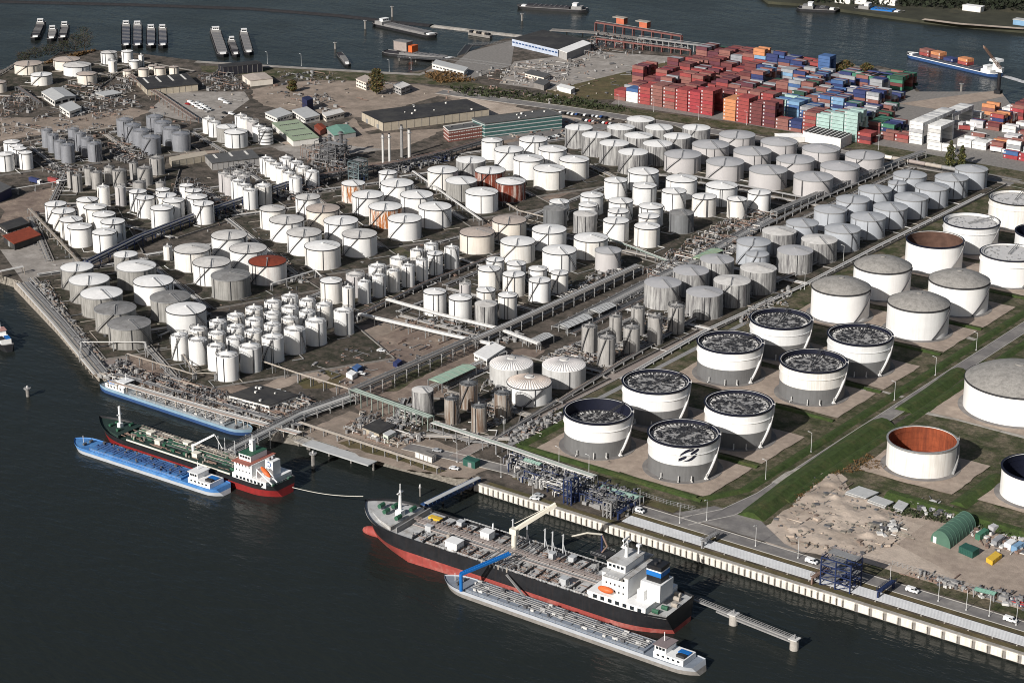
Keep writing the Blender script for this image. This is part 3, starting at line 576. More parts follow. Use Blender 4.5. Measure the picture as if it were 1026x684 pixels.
block('the streaked tanks behind the steel silos', (664, 288.7, 311.8), [('front line of', [(664, 288.7, 37.7), (705.8, 298.2, 37.3)]), ('second line of', [(692.2, 276.3, 36.3), (733.3, 286.5, 37.3, 'SP')]), ('rear line of', [(718.2, 264.6, 34.4), (759.6, 274, 36.8, 'SP')]), ('corner of', [(755, 247, 34, 'B'), (758.6, 257.5, 23, 'B')])], G3, 'SG')
Zs = (607.8, 340.7, 368.5)
block('the grey silos beside the tank park road', Zs, [('front line of', [(607.8, 340.7, 18), (633, 330.4, 17, 'S', (633, 330.4, 356.8)), (656.5, 319.5, 15), (677.7, 309.2, 17)]), ('rear line of', [(590.7, 329, 16), (617, 318.7, 13), (639.2, 310, 14)])], G6, 'S', margin=4)
block('the trio of ribbed domes', (565, 372.9, 391), [('rear pair in', [(512.4, 371.4, 44.4, 'RB'), (565, 372.9, 44.6, 'RB')]), ('foremost in', [(530.4, 390.4, 45.3, 'RBW')])], G2, margin=5)
block('the brown silos left of the ribbed domes', (480, 409.4, 435), [('rear line of', [(423.4, 394, 22, 'SP'), (469.6, 387, 18.7), (504, 396.3, 17.8)]), ('front line of', [(452.5, 401.4, 15), (480, 409.4, 16)])], G6, 'T', margin=4)
hF = (599, 424, 460); hD = (842.3, 295.8, 325); hW = (960.5, 288.9, 318)
block('the grass tank park', hF, [('the quay-side row of', [(599, 424, 68.4), (684.5, 446.5, 71)]), ('the second row of', [(657, 393.4, 67.3), (740, 415.3, 68)]), ('the third row of', [(731, 353, 65), (814.3, 372.3, 66)]), ('the fourth row of', [(782, 328.7, 61), (861.3, 345.3, 63.6)])], G4, 'F', bund=False)
block('the far end of the grass tank park', hD, [('the nearest row at', [(842.3, 295.8, 58.5, 'D'), (920, 312.2, 61.4, 'D', (920, 312.2, 342.3))]), ('the second row at', [(884, 273.9, 57, 'D'), (960.5, 288.9, 59.5, 'D', hW)]), ('the third row at', [(936.3, 248, 56.3, 'FB'), (1011.5, 261.4, 57)]), ('the fourth row at', [(973, 228.8, 54), (1046, 240, 56, 'FX')]), ('the last row at', [(1018, 205.3, 52)])], G4, 'FW', bund=False)
block('the tank park', (923.4, 453, 480.7), [('beside the rubble yard of', [(923.4, 453, 69, 'O')]), ('cut by the right picture edge in', [(1039, 482, 70, 'FX')]), ('under a grey panelled dome, largest in', [(1019, 398.5, 105, 'BD', (1019, 398.5, 428.5))])], G4, 'O', bund=False)
t = SEEN_TANKS[-1]
# small white vessel by the blue rack
make_tank(168, 248, 9, tank_height(168, 248, 262), 'WS', 'slim white vessel standing against the blue pipe rack', G1)
# gravel pads of the tank park
for u_i, (c, r, h, typ) in enumerate(SEEN_TANKS):
    u_i %= 40
    if typ in ('F', 'FW', 'D', 'FB', 'FX', 'O', 'BD'):
        q = r + 5.5; patch('gravel', ragged([(c.x - q, c.y - q), (c.x + q + 4, c.y - q), (c.x + q + 4, c.y + q - 3), (c.x - q, c.y + q - 3)], int(c.x), .3), tan_pad, False, z=.46 + int(u_i) * .002)

# ------------------------------------------------------------------ quay wall
qw = thing('quay_wall', 'long quay wall of pale concrete panels along the dark water', 'quay wall', (-511, 648.6, 0))
MB().bx(-511, 500, 647.7, 648.6, -9, -.55).build('wall_face', conc_dark, qw, world=True)
MB().bx(-511, 500, 646.9, 648.9, -.5, .32).build('capping_beam', conc, qw, world=True)
x = -510.0; pan = {}
for i in range(86):
    wd, gap = (2.0, .75) if x < -330 else (4.6, 1.5)
    if x > 60: break
    if wd not in pan:
        b = MB(); b.bx(0, wd, -.9, .35, -3.3, .1); b.bx(.15, wd - .15, -1.15, -.9, -3.0, -.3); pan[wd] = b.mesh('fender_panel', conc_white)
    inst(pan[wd], 'fender_panel', qw, (x + 511, -.9, 0)); x += wd + gap
# sloping stone bank and floating berth left of the quay wall
b = MB(); top = [(-620, 643), (-600, 648), (-528, 654), (-512, 654)]; bot = [(-622, 633), (-597, 639), (-528, 645.5), (-512, 645.5)]
vs = [(p[0], p[1], .12) for p in top] + [(p[0], p[1], -5) for p in bot]; b.add(vs, [(i, i + 4, i + 5, i + 1) for i in range(3)])
struct('stone_bank', b, rock)
b = MB(); top = [(-1000, 765), (-905, 712), (-884, 711), (-811, 677), (-737, 641.5), (-684, 641.5), (-620, 642)]
for a, c in zip(top, top[1:]): b.add([(a[0], a[1], .1), (c[0], c[1], .1), (c[0] - 1, c[1] - 1.5, -5), (a[0] - 1, a[1] - 1.5, -5)], [(3, 2, 1, 0)])
struct('stone_bank', b, rock)

pw_ = thing('pile_wall', 'close row of mooring piles along the left jetty edge', 'pile wall', (-884, 711, 0)); pm_ = MB().cyl(0, 0, -8, .9, .42, 8).mesh('pile', pipe_tan); k_ = 0
for a_, c_ in (((-884, 711), (-811, 677)), ((-811, 677), (-737, 641))):
    for i in range(44): q_ = i / 44; inst(pm_, 'pile', pw_, (a_[0] + (c_[0] - a_[0]) * q_ + 884 - 2, a_[1] + (c_[1] - a_[1]) * q_ - 711 - 2.4, 0))
# ------------------------------------------------------------------ ships
hull_black = mat('hull_black', (.017, .018, .021), .45, .3, .3, streak=.3, scol=(.05, .035, .03)); boot_red = mat('hull_boot_red', (.31, .06, .05), .6, .2, .35, col2=(.42, .19, .16), thr=(.5, .72), streak=.4, scol=(.16, .05, .04))
hull_red = mat('hull_red', (.24, .02, .02), .5, .2, .3, streak=.4, scol=(.12, .02, .02)); deck_grey = mat('deck_grey', (.47, .47, .465), .7, .16, .3, col2=(.27, .25, .225), thr=(.5, .62)); deck_green = mat('deck_green', (.022, .042, .036), .7, .25, .4)
ship_white = mat('ship_white', (.78, .78, .77), .5, .05, .4); deck_blue = mat('barge_blue_deck', (.06, .19, .45), .6, .2, .4, col2=(.10, .25, .50)); barge_grey = mat('barge_grey_deck', (.21, .24, .285), .6, .15, .4)
hull_blue = mat('hull_blue', (.03, .07, .18), .5, .15, .4); hull_pale = mat('hull_pale', (.40, .42, .45), .5, .1, .3); glass = mat('dark_glass', (.02, .025, .03), .15, .1, 1); orange = mat('orange_paint', (.62, .13, .035), .5, .1, 1)
blue_paint = mat('bright_blue', (.012, .14, .44), .5, .1, 1); yellow = mat('yellow_paint', (.65, .42, .05), .5, .1, 1); pinkpipe = mat('deck_pipe_pink', (.30, .255, .235), .6, .15, .5); crane_cream = mat('crane_cream', (.70, .66, .56), .5, .06, .5)
green_paint = mat('deck_mid_green', (.03, .10, .06), .6, .2, .5); rope_m = mat('rope', (.55, .53, .48), .8, .1, 1); brownroof = mat('wheelhouse_brown', (.22, .18, .18), .6, .1, .5); mast_grey = mat('mast_grey', (.45, .46, .47), .5, .1, 1)

def hw(t, s, B, bl, sl, pb=2.0, fl=.8):
    if t > 1 - bl: u = (t - 1 + bl) / bl; return B / 2 * max(0, 1 - u ** (pb + fl * s)) 
    if t < sl: u = (sl - t) / sl; return B / 2 * (1 - (.62 - .42 * s) * u * u)
    return B / 2
def hull(root, L, B, levels, bl=.2, sl=.12, rake=5, sheer=2.5, bul=.9, deck_m=None, names=None, pb=2.0, N=36, fl=.8):
    """levels: [(z, material of the strake up to the next level)...]; z=0 is the water line"""
    zt = levels[-1][0]; st = []
    ts = [i / N * (1 - bl) for i in range(N // 2)] + [1 - bl + bl * i / (N // 2) for i in range(N // 2 + 1)]
    def pt(t, z, side):
        s = z / zt; u = max(0, (t - 1 + bl) / bl); us = max(0, (sl - t) / sl)
        return (-L / 2 + t * L + rake * s * u - (1 - s) * us * 2.0, side * hw(t, s, B, bl, sl, pb, fl), z + (sheer * u * u if z >= zt - .01 else sheer * u * u * s) + (0.5 * us * s))
    for k in range(len(levels) - 1):
        z0, m = levels[k]; z1 = levels[k + 1][0]; b = MB(); n = len(ts)
        for side in (1, -1):
            vs = [pt(t, z0, side) for t in ts] + [pt(t, z1, side) for t in ts]
            fs = [(i, i + 1, n + i + 1, n + i) for i in range(n - 1)]
            b.add(vs, [f[::-1] for f in fs] if side == 1 else fs)
        a = [pt(0, z0, 1), pt(0, z0, -1), pt(0, z1, -1), pt(0, z1, 1)]; b.add(a, [(0, 1, 2, 3)])
        b.build((names or ['boot_stripe', 'hull', 'bulwark', 'bulwark'])[k], m, root, smooth=True)
    b = MB(); zd = zt - bul; vs = []
    for t in ts:
        for side in (1, -1): x, y, z = pt(t, zt, side); vs.append((x, y * .985, z - bul))
    b.add(vs, [(2 * i, 2 * i + 1, 2 * i + 3, 2 * i + 2) for i in range(len(ts) - 1)]); b.build('deck', deck_m, root)
    return lambda t: pt(t, zt, 1)
def rails(b, pts, h=1.1, step=3.0, r=.05):
    for p, q in zip(pts, pts[1:]):
        p, q = Vector(p), Vector(q); n = max(1, int((q - p).length / step))
        for z in (h, h * .55): b.tube(p + Vector((0, 0, z)), q + Vector((0, 0, z)), r, 4)
        for i in range(n + 1): s = p.lerp(q, i / n); b.tube(s, s + Vector((0, 0, h)), r, 4)
def windows(root, y0, y1, x, z, n, wd, ht, axis='y', m=None):
    me = MB().box(0, 0, 0, .12 if axis == 'y' else wd, wd if axis == 'y' else .12, ht).mesh('window', m or glass)
    for i in range(n):
        c = y0 + (y1 - y0) * (i + .5) / n; inst(me, 'window', root, (x, c, z) if axis == 'y' else (c, x, z))

# ---- the black and red product tanker
def tanker():
    c = Vector((-444.6, 592.6, WATER)); r = thing('product_tanker', 'black tanker with broad red boot strip, white bridge house and pale grey deck', 'tanker', c, math.pi); r.rotation_euler = (0, R(-1.4), math.pi + R(3.2)); r.scale = (.955, 1, 1)
    L, B = 153.0, 27.0
    hull(r, L, B, [(-3.5, boot_red), (3.4, hull_black), (8.8, hull_black), (9.7, hull_black)], .19, .15, 4.5, 3.2, .95, deck_grey, ['boot_stripe', 'hull', 'bulwark'], 1.7, 36, 2.2)
    b = MB()                                                     # bulbous bow
    prof = [(3.1 * math.sin(math.pi * i / 8), -7.5 * math.cos(math.pi * i / 8)) for i in range(9)]
    for i in range(8):
        pass
    vs = []; n = 12
    for q, xx in prof: vs += [(L / 2 - 1 + xx * .9, q * .8 * math.cos(2 * math.pi * k / n), -1.3 + q * .85 * math.sin(2 * math.pi * k / n)) for k in range(n)]
    b.add(vs, [(j * n + k, j * n + (k + 1) % n, (j + 1) * n + (k + 1) % n, (j + 1) * n + k) for j in range(8) for k in range(n)]); b.build('bulb', boot_red, r, smooth=True)
    zd = 8.8
    # transverse deck girders either side of the pipe deck
    for sgn in (1, -1):
        b = MB(); x = -38.0
        while x < 50:
            if not (-2 < x < 12): w_ = 12.3; b.bx(x - .26, x + .26, min(sgn * 4, sgn * w_), max(sgn * 4, sgn * w_), zd, zd + 1.0)
            x += 5.6
        o = b.build('deck_girders', dark, r); o['kind'] = 'stuff'
    for i in range(7):
        MB().tube((-42, -2.7 + i * .9, zd + 1.2), (53, -2.7 + i * .9, zd + 1.2 + (.2 if i % 2 else 0)), .28, 6).build('deck_pipe', (pinkpipe, pipe_grey, pipe_dark)[i % 3], r)
    b = MB(); b.bx(-43, 54, -.6, .6, zd + 2.3, zd + 2.45); 
    for i in range(18): b.bx(-43 + i * 5.6, -42.8 + i * 5.6, -.6, .6, zd, zd + 2.3)
    rails(b, [(-43, -.6, zd + 2.4), (54, -.6, zd + 2.4)]); rails(b, [(-43, .6, zd + 2.4), (54, .6, zd + 2.4)]); b.build('catwalk', pinkpipe, r)
    b = MB()                                                     # midship cargo manifold
    for i in range(7): b.tube((-3 + i * 2.1, -13, zd + 1.5), (-3 + i * 2.1, 13, zd + 1.5), .32, 6)
    for s in (-11.5, 11.5): b.bx(-5, 12, s - 1.6, s + 1.6, zd, zd + .5)
    b.build('cargo_manifold', pipe_grey, r)
    for i in range(7):
        for s in (-13.2, 13.2): MB().cyl(-3 + i * 2.1, s, zd, zd + 1.9, .45, 8).build('manifold_valve', pipe_dark if i % 2 else pipe_tan, r)
    # small deck houses
    for x, y, sx, sy, h in ((27, 8.5, 6, 5, 3.4), (20, -5, 4.5, 4, 4.2), (-28, 9, 3, 2.6, 3), (-12, -6, 2.2, 2.2, 3.2), (37, -9.5, 2.6, 2.6, 2.2), (-20, -9, 2.5, 2.5, 2.6), (45, 2, 3, 2, 2.5)):
        b = MB(); b.bx(x - sx / 2, x + sx / 2, y - sy / 2, y + sy / 2, zd, zd + h); b.bx(x - sx / 2 - .25, x + sx / 2 + .25, y - sy / 2 - .25, y + sy / 2 + .25, zd + h, zd + h + .2); b.bx(x + sx / 2, x + sx / 2 + .1, y - .5, y + .5, zd, zd + 2); b.build('deck_house', ship_white if h > 3.3 else mast_grey, r)
    MB().bx(46, 52, -9, -6.5, zd + .3, zd + 1.4).build('yellow_hatch', yellow, r)
    MB().cyl(20, -9, zd, zd + 6, .35, 8).build('vent_post', ship_white, r); MB().cyl(33, 4.5, zd, zd + 3, .8, 8).build('vent_post', pipe_tan, r)
    for x, y in ((12, -12), (5, -12.4), (-4, -12.4), (-8, -12), (-13, -12.4)):
        b = MB().cyl(x, y, zd, zd + 9, .33, 8).beam((x, y, zd + 5), (x - 3, y + 1.5, zd), .25, .25).beam((x, y, zd + 8.8), (x + 1.6, y - 1.2, zd + 7.5), .2, .2); b.build('hose_post', mast_grey, r)
    # hose crane amidships
    p = Vector((5, -3, zd)); b = MB().cyl(p.x, p.y, zd, zd + 8.5, 1.15, 12); b.box(p.x, p.y, zd + 9.2, 3.2, 2.6, 2.4); b.build('crane_pedestal', crane_cream, r)
    tip = P(557, 505, 24); bpy.context.view_layer.update(); tl = r.matrix_world.inverted() @ tip; b = MB(); a = Vector((p.x, p.y, zd + 9.5)); b.beam(a, tl, 1.5, 1.5); b.tube(a + Vector((0, 0, 3)), tl + Vector((0, 0, .6)), .12, 4); b.build('crane_boom', crane_cream, r)
    # forecastle
    b = MB().prism([(58, 11.5), (66, 8.6), (74, 4.2), (79.5, 0), (74, -4.2), (66, -8.6), (58, -11.5)], zd, zd + 1.9); b.build('forecastle', deck_grey, r)
    b = MB(); b.cyl(62, 0, zd + 1.9, zd + 13, .9, 10, r1=.5); b.box(62, 0, zd + 12, .5, 4, .4); b.cyl(62, 0, zd + 13, zd + 16, .2, 6); b.box(62, 0, zd + 3, 3, 3, 2.4); b.build('foremast', ship_white, r)
    for x, y in ((67, 3), (67, -3), (59, 5), (59, -5), (72, 0)): MB().tube((x, y - 1.6, zd + 3.6), (x, y + 1.6, zd + 3.6), 1.0, 10).build('winch', green_paint, r)
    b = MB(); b.bx(54.6, 55.2, -11.6, 11.6, zd, zd + 2.6); b.build('breakwater_plate', pipe_grey, r)
    # accommodation block
    b = MB(); b.bx(-68, -41, -12.2, 12.2, zd, zd + 3); b.build('poop_house', ship_white, r)
    b = MB(); b.bx(-58, -46, -9.5, 9.5, zd + 3, zd + 11.4); b.build('accommodation', ship_white, r)
    b = MB(); b.bx(-58.3, -45.7, -9.8, 9.8, zd + 11.4, zd + 11.7); b.bx(-55.8, -48.5, -13.4, 13.4, zd + 11.7, zd + 11.95); b.build('bridge_deck', deck_grey, r)
    b = MB(); b.bx(-55, -46.5, -7, 7, zd + 11.95, zd + 14.9); b.build('wheelhouse', ship_white, r)
    MB().bx(-55.3, -46.2, -7.3, 7.3, zd + 14.9, zd + 15.15).build('wheelhouse_roof', deck_grey, r)
    windows(r, -6.6, 6.6, -46.45, zd + 13.7, 8, 1.3, 1.1); windows(r, -54.5, -47, 7.05, zd + 13.7, 4, 1.3, 1.1, 'x'); windows(r, -54.5, -47, -7.05, zd + 13.7, 4, 1.3, 1.1, 'x')
    for z in (4.6, 7.4, 10.2): windows(r, -9, 9, -45.95, zd + z, 9, .7, .8); windows(r, -57, -47, 9.55, zd + z, 5, .6, .8, 'x')
    windows(r, -67, -43, 12.25, zd + 1.6, 7, 1.8, 1.5, 'x')
    b = MB(); b.cyl(-51, 0, zd + 15, zd + 22, .8, 10, r1=.55); b.box(-51, 0, zd + 21, .6, 6, .5); b.box(-50, 0, zd + 19, 2.2, 2.2, .4); b.box(-50.4, 0, zd + 22.6, .6, 4.5, .6); b.cyl(-51, 2.6, zd + 21, zd + 25, .12, 5); b.build('radar_mast', ship_white, r)
    b = MB().cyl(-53.5, -5, zd + 15, zd + 18.5, .35, 8).box(-53.5, -5, zd + 18.6, 1.6, 1.6, .9); b.build('satellite_dome', ship_white, r)
    b = MB(); b.bx(-70, -61, -5, 5, zd + 3, zd + 10); b.bx(-64, -60.8, -7, 7, zd + 3, zd + 7); b.build('engine_casing', ship_white, r)
    f = MB().bx(-69, -62.5, -3.2, 3.2, zd + 10, zd + 12.4); fo = f.build('funnel', hull_black, r)
    MB().bx(-69.1, -62.4, -3.3, 3.3, zd + 12.4, zd + 14.4).build('funnel_band', blue_paint, fo); MB().bx(-69.12, -62.38, -3.32, 3.32, zd + 14.4, zd + 14.9).build('funnel_stripe', ship_white, fo); MB().bx(-69, -62.5, -3.2, 3.2, zd + 14.9, zd + 16.6).build('funnel_top', hull_black, fo)
    for y in (-1.6, 1.6): MB().cyl(-65.5, y, zd + 16.6, zd + 17.6, .6, 8).build('exhaust', dark, r)
    b = MB(); pass
    for s in (1, -1):
        n = 10; b = MB(); prof = [(1.35 * math.sin(math.pi * (i + .001) / 8), 3.6 * math.cos(math.pi * i / 8)) for i in range(9)]; vs = []
        for q, xx in prof: vs += [(-49 + xx, s * 11.4 + q * math.cos(2 * math.pi * k / n), zd + 5.2 + q * math.sin(2 * math.pi * k / n)) for k in range(n)]
        b.add(vs, [(j * n + k, (j + 1) * n + k, (j + 1) * n + (k + 1) % n, j * n + (k + 1) % n) for j in range(8) for k in range(n)]); b.build('lifeboat', orange, r, smooth=True)
    MB().bx(-75.5, -69, -10, 10, zd + .05, zd + .2).build('poop_deck', green_paint, r)
    for x, y in ((-72, 4), (-72, -5), (-70.5, 8.5), (-70.5, -8.5), (-74, 0)): MB().tube((x - 1.4, y, zd + 1.2), (x + 1.4, y, zd + 1.2), .9, 9).build('winch', green_paint if y > 0 else pipe_tan, r)
    b = MB(); rails(b, [(-76, 9.6, zd + .3), (-76, -9.6, zd + .3)], 1.3); rails(b, [(-44, 13.3, zd + .9), (38, 13.3, zd + .9)], .8, 4); rails(b, [(-44, -13.3, zd + .9), (38, -13.3, zd + .9)], .8, 4); rails(b, [(-56, 13.3, zd + 11.9), (-48, 13.3, zd + 11.9), (-48, 8, zd + 11.9)]); b.build('guard_rail', ship_white, r)
    MB().beam((-4, 15, zd), (-16, 17.2, 2.2), .9, .35).build('gangway', pipe_grey, r)
    rb = random.Random(3); b = MB()
    for i in range(200):
        x = rb.uniform(-42, 50); y = rb.choice((-1, 1)) * rb.uniform(3.2, 12.5 - max(0, x - 30) * .12); b.cyl(x, y, zd, zd + rb.uniform(.4, 1.5), rb.uniform(.2, .5), 6)
    o = b.build('deck_fittings', pipe_grey, r); o['kind'] = 'stuff'
    b = MB()
    for i in range(110): x = rb.uniform(-42, 44); y = rb.choice((-1, 1)) * rb.uniform(3.8, 12); l = rb.uniform(1, 8); b.tube((x, y, zd + .5), (x + l, y, zd + .5), .16, 5); b.tube((x, y - 1.5, zd + .6), (x, y + 1.5, zd + .6), .14, 5)
    o = b.build('small_pipework', pipe_brown, r); o['kind'] = 'stuff'
    return r
tanker()

# ---- inland tank barges
def tank_barge(name, label, a, bpt, B, hull_m, strake_m, deck_m, house='stern', roof_m=None, fit_m=None, seed=1, group='tank barges alongside', z1=2.4):
    """a = bow end, bpt = stern end, ground-plan points"""
    a, bpt = Vector((a[0], a[1], 0)), Vector((bpt[0], bpt[1], 0)); d = a - bpt; L = d.length; c = (a + bpt) / 2
    r = thing(name, label, 'barge', (c.x, c.y, WATER), math.atan2(d.y, d.x), group)
    hull(r, L, B, [(-.4, hull_m), (z1 - .9, strake_m), (z1, strake_m), (z1 + .5, strake_m)], .12, .06, 1.5, .7, .5, deck_m, ['lower_hull', 'hull', 'gunwale'], 2.4)
    zd = z1; rb = random.Random(seed); x0, x1 = -L / 2 + 21, L / 2 - 13
    MB().bx(x0, x1, -B * .39, B * .39, zd, zd + .95).build('tank_trunk', deck_m, r)
    for y in (-2.6, -1.3, 0, 1.3, 2.6): MB().tube((x0 + 1, y, zd + 1.5), (x1 - 1, y, zd + 1.5), .2 if y else .3, 6).build('deck_pipe', fit_m or pipe_grey, r)
    b = MB(); n = int((x1 - x0) / 5)
    for i in range(n):
        x = x0 + 3 + i * 5
        b.tube((x, -B * .36, zd + 1.2), (x, B * .36, zd + 1.2), .13, 5); b.cyl(x + 1.2, rb.uniform(-3.5, 3.5), zd + .95, zd + 2.2, .45, 8)
        if i % 3 == 1: b.box(x + 2.2, rb.choice((-3, 3)), zd + 1.5, 1.6, 1.2, 1.1)
    o = b.build('deck_fittings', pipe_dark, r); o['kind'] = 'stuff'
    b = MB()
    for i in range(26): b.box(rb.uniform(x0, x1), rb.uniform(-B * .36, B * .36), zd + 1.35, rb.uniform(.5, 2.4), rb.uniform(.4, 1), .8)
    o = b.build('pump_boxes', pipe_white if seed != 5 else hull_blue, r); o['kind'] = 'stuff'
    b = MB()
    for s in (-1, 1): rails(b, [(x0, s * B * .42, zd + .2), (x1, s * B * .42, zd + .2)], 1.0, 3, .045)
    b.build('guard_rail', rail_grey, r)
    e = -L / 2
    MB().bx(e + 4, e + 17, -B * .38, B * .38, zd, zd + 2.4).build('deck_house', ship_white, r)
    windows(r, e + 5, e + 16, B * .38 + .05, zd + 1.5, 5, 1.1, .7, 'x'); windows(r, e + 5, e + 16, -B * .38 - .05, zd + 1.5, 5, 1.1, .7, 'x')
    MB().bx(e + 12, e + 17, -B * .30, B * .30, zd + 2.4, zd + 4.8).build('wheelhouse', ship_white, r); windows(r, -B * .28, B * .28, e + 17.05, zd + 3.8, 5, 1, 1); windows(r, e + 12.4, e + 16.6, B * .30 + .05, zd + 3.8, 3, 1.1, 1, 'x'); windows(r, e + 12.4, e + 16.6, -B * .30 - .05, zd + 3.8, 3, 1.1, 1, 'x')
    MB().bx(e + 11.4, e + 17.6, -B * .35, B * .35, zd + 4.8, zd + 5.05).build('wheelhouse_roof', roof_m or ship_white, r)
    MB().cyl(e + 15, 0, zd + 5.4, zd + 9, .15, 6).build('mast', ship_white, r)
    MB().bx(e + 4.5, e + 9, -2.4, 0, zd + 2.4, zd + 3.0).build('dinghy', blue_paint if seed % 2 else orange, r); MB().bx(e + 4.5, e + 8, 1, 3, zd + 2.4, zd + 3.4).build('deck_locker', dark, r)
    for s in (-2, 2): MB().tube((L / 2 - 7, s - .9, zd + .9), (L / 2 - 7, s + .9, zd + .9), .6, 9).build('winch', pipe_dark, r)
    MB().cyl(L / 2 - 4, 0, zd, zd + 3.6, .12, 6).build('bow_mast', ship_white, r)
    return r
g = tank_barge('tank_barge', 'grey tank barge with a brown-roofed wheelhouse lying alongside the black tanker', (-464, 571), (-347, 571.5), 11.5, conc_dark, hull_pale, barge_grey, roof_m=brownroof, seed=3)
tank_barge('tank_barge', 'bright blue tank barge with white wheelhouse beside the red coaster', (-687, 577.5), (-596, 580), 11.5, hull_pale, deck_blue, deck_blue, fit_m=hull_blue, seed=5)
tank_barge('tank_barge', 'pale barge with light blue stern half moored under the shore pipework', (-632, 634), (-731, 635), 9.5, hull_blue, mat('hull_light_blue', (.22, .33, .42), .5, .15, .4), mat('deck_worn_pale', (.27, .30, .32), .6, .25, .4), fit_m=pipe_grey, seed=7)
pt = P(10, 358, WATER); tank_barge('tank_barge', 'white barge end showing at the left edge of the picture', (pt.x - 62, pt.y + 32), (pt.x - 8, pt.y + 6), 7, hull_black, hull_black, pipe_grey, seed=9, roof_m=mat('roof_pale_red', (.45, .25, .22), .6, .1, 1))
# blue hose gantry reaching from the grey barge to the tanker
p0 = P(462, 589, 0); p0.z = WATER + 2.9; p1 = P(511, 554, 10); o = thing('hose_crane', 'blue lattice hose boom reaching from the grey barge onto the tanker deck', 'crane', p0)
MB().cyl(p0.x, p0.y, p0.z, p0.z + 7.5, .7, 10).build('crane_pedestal', blue_paint, o, world=True)
b = MB(); a = p0 + Vector((0, 0, 7.3)); d = (p1 - a).normalized(); sd = d.cross(Vector((0, 0, 1))).normalized()
for s in (-.7, .7): b.beam(a + sd * s, p1 + sd * s, .45, .9)
for i in range(22): q = a.lerp(p1, i / 22); q2 = a.lerp(p1, (i + 1) / 22); b.beam(q - sd * .7, q2 + sd * .7, .25, .25)
b.build('crane_boom', blue_paint, o, world=True)

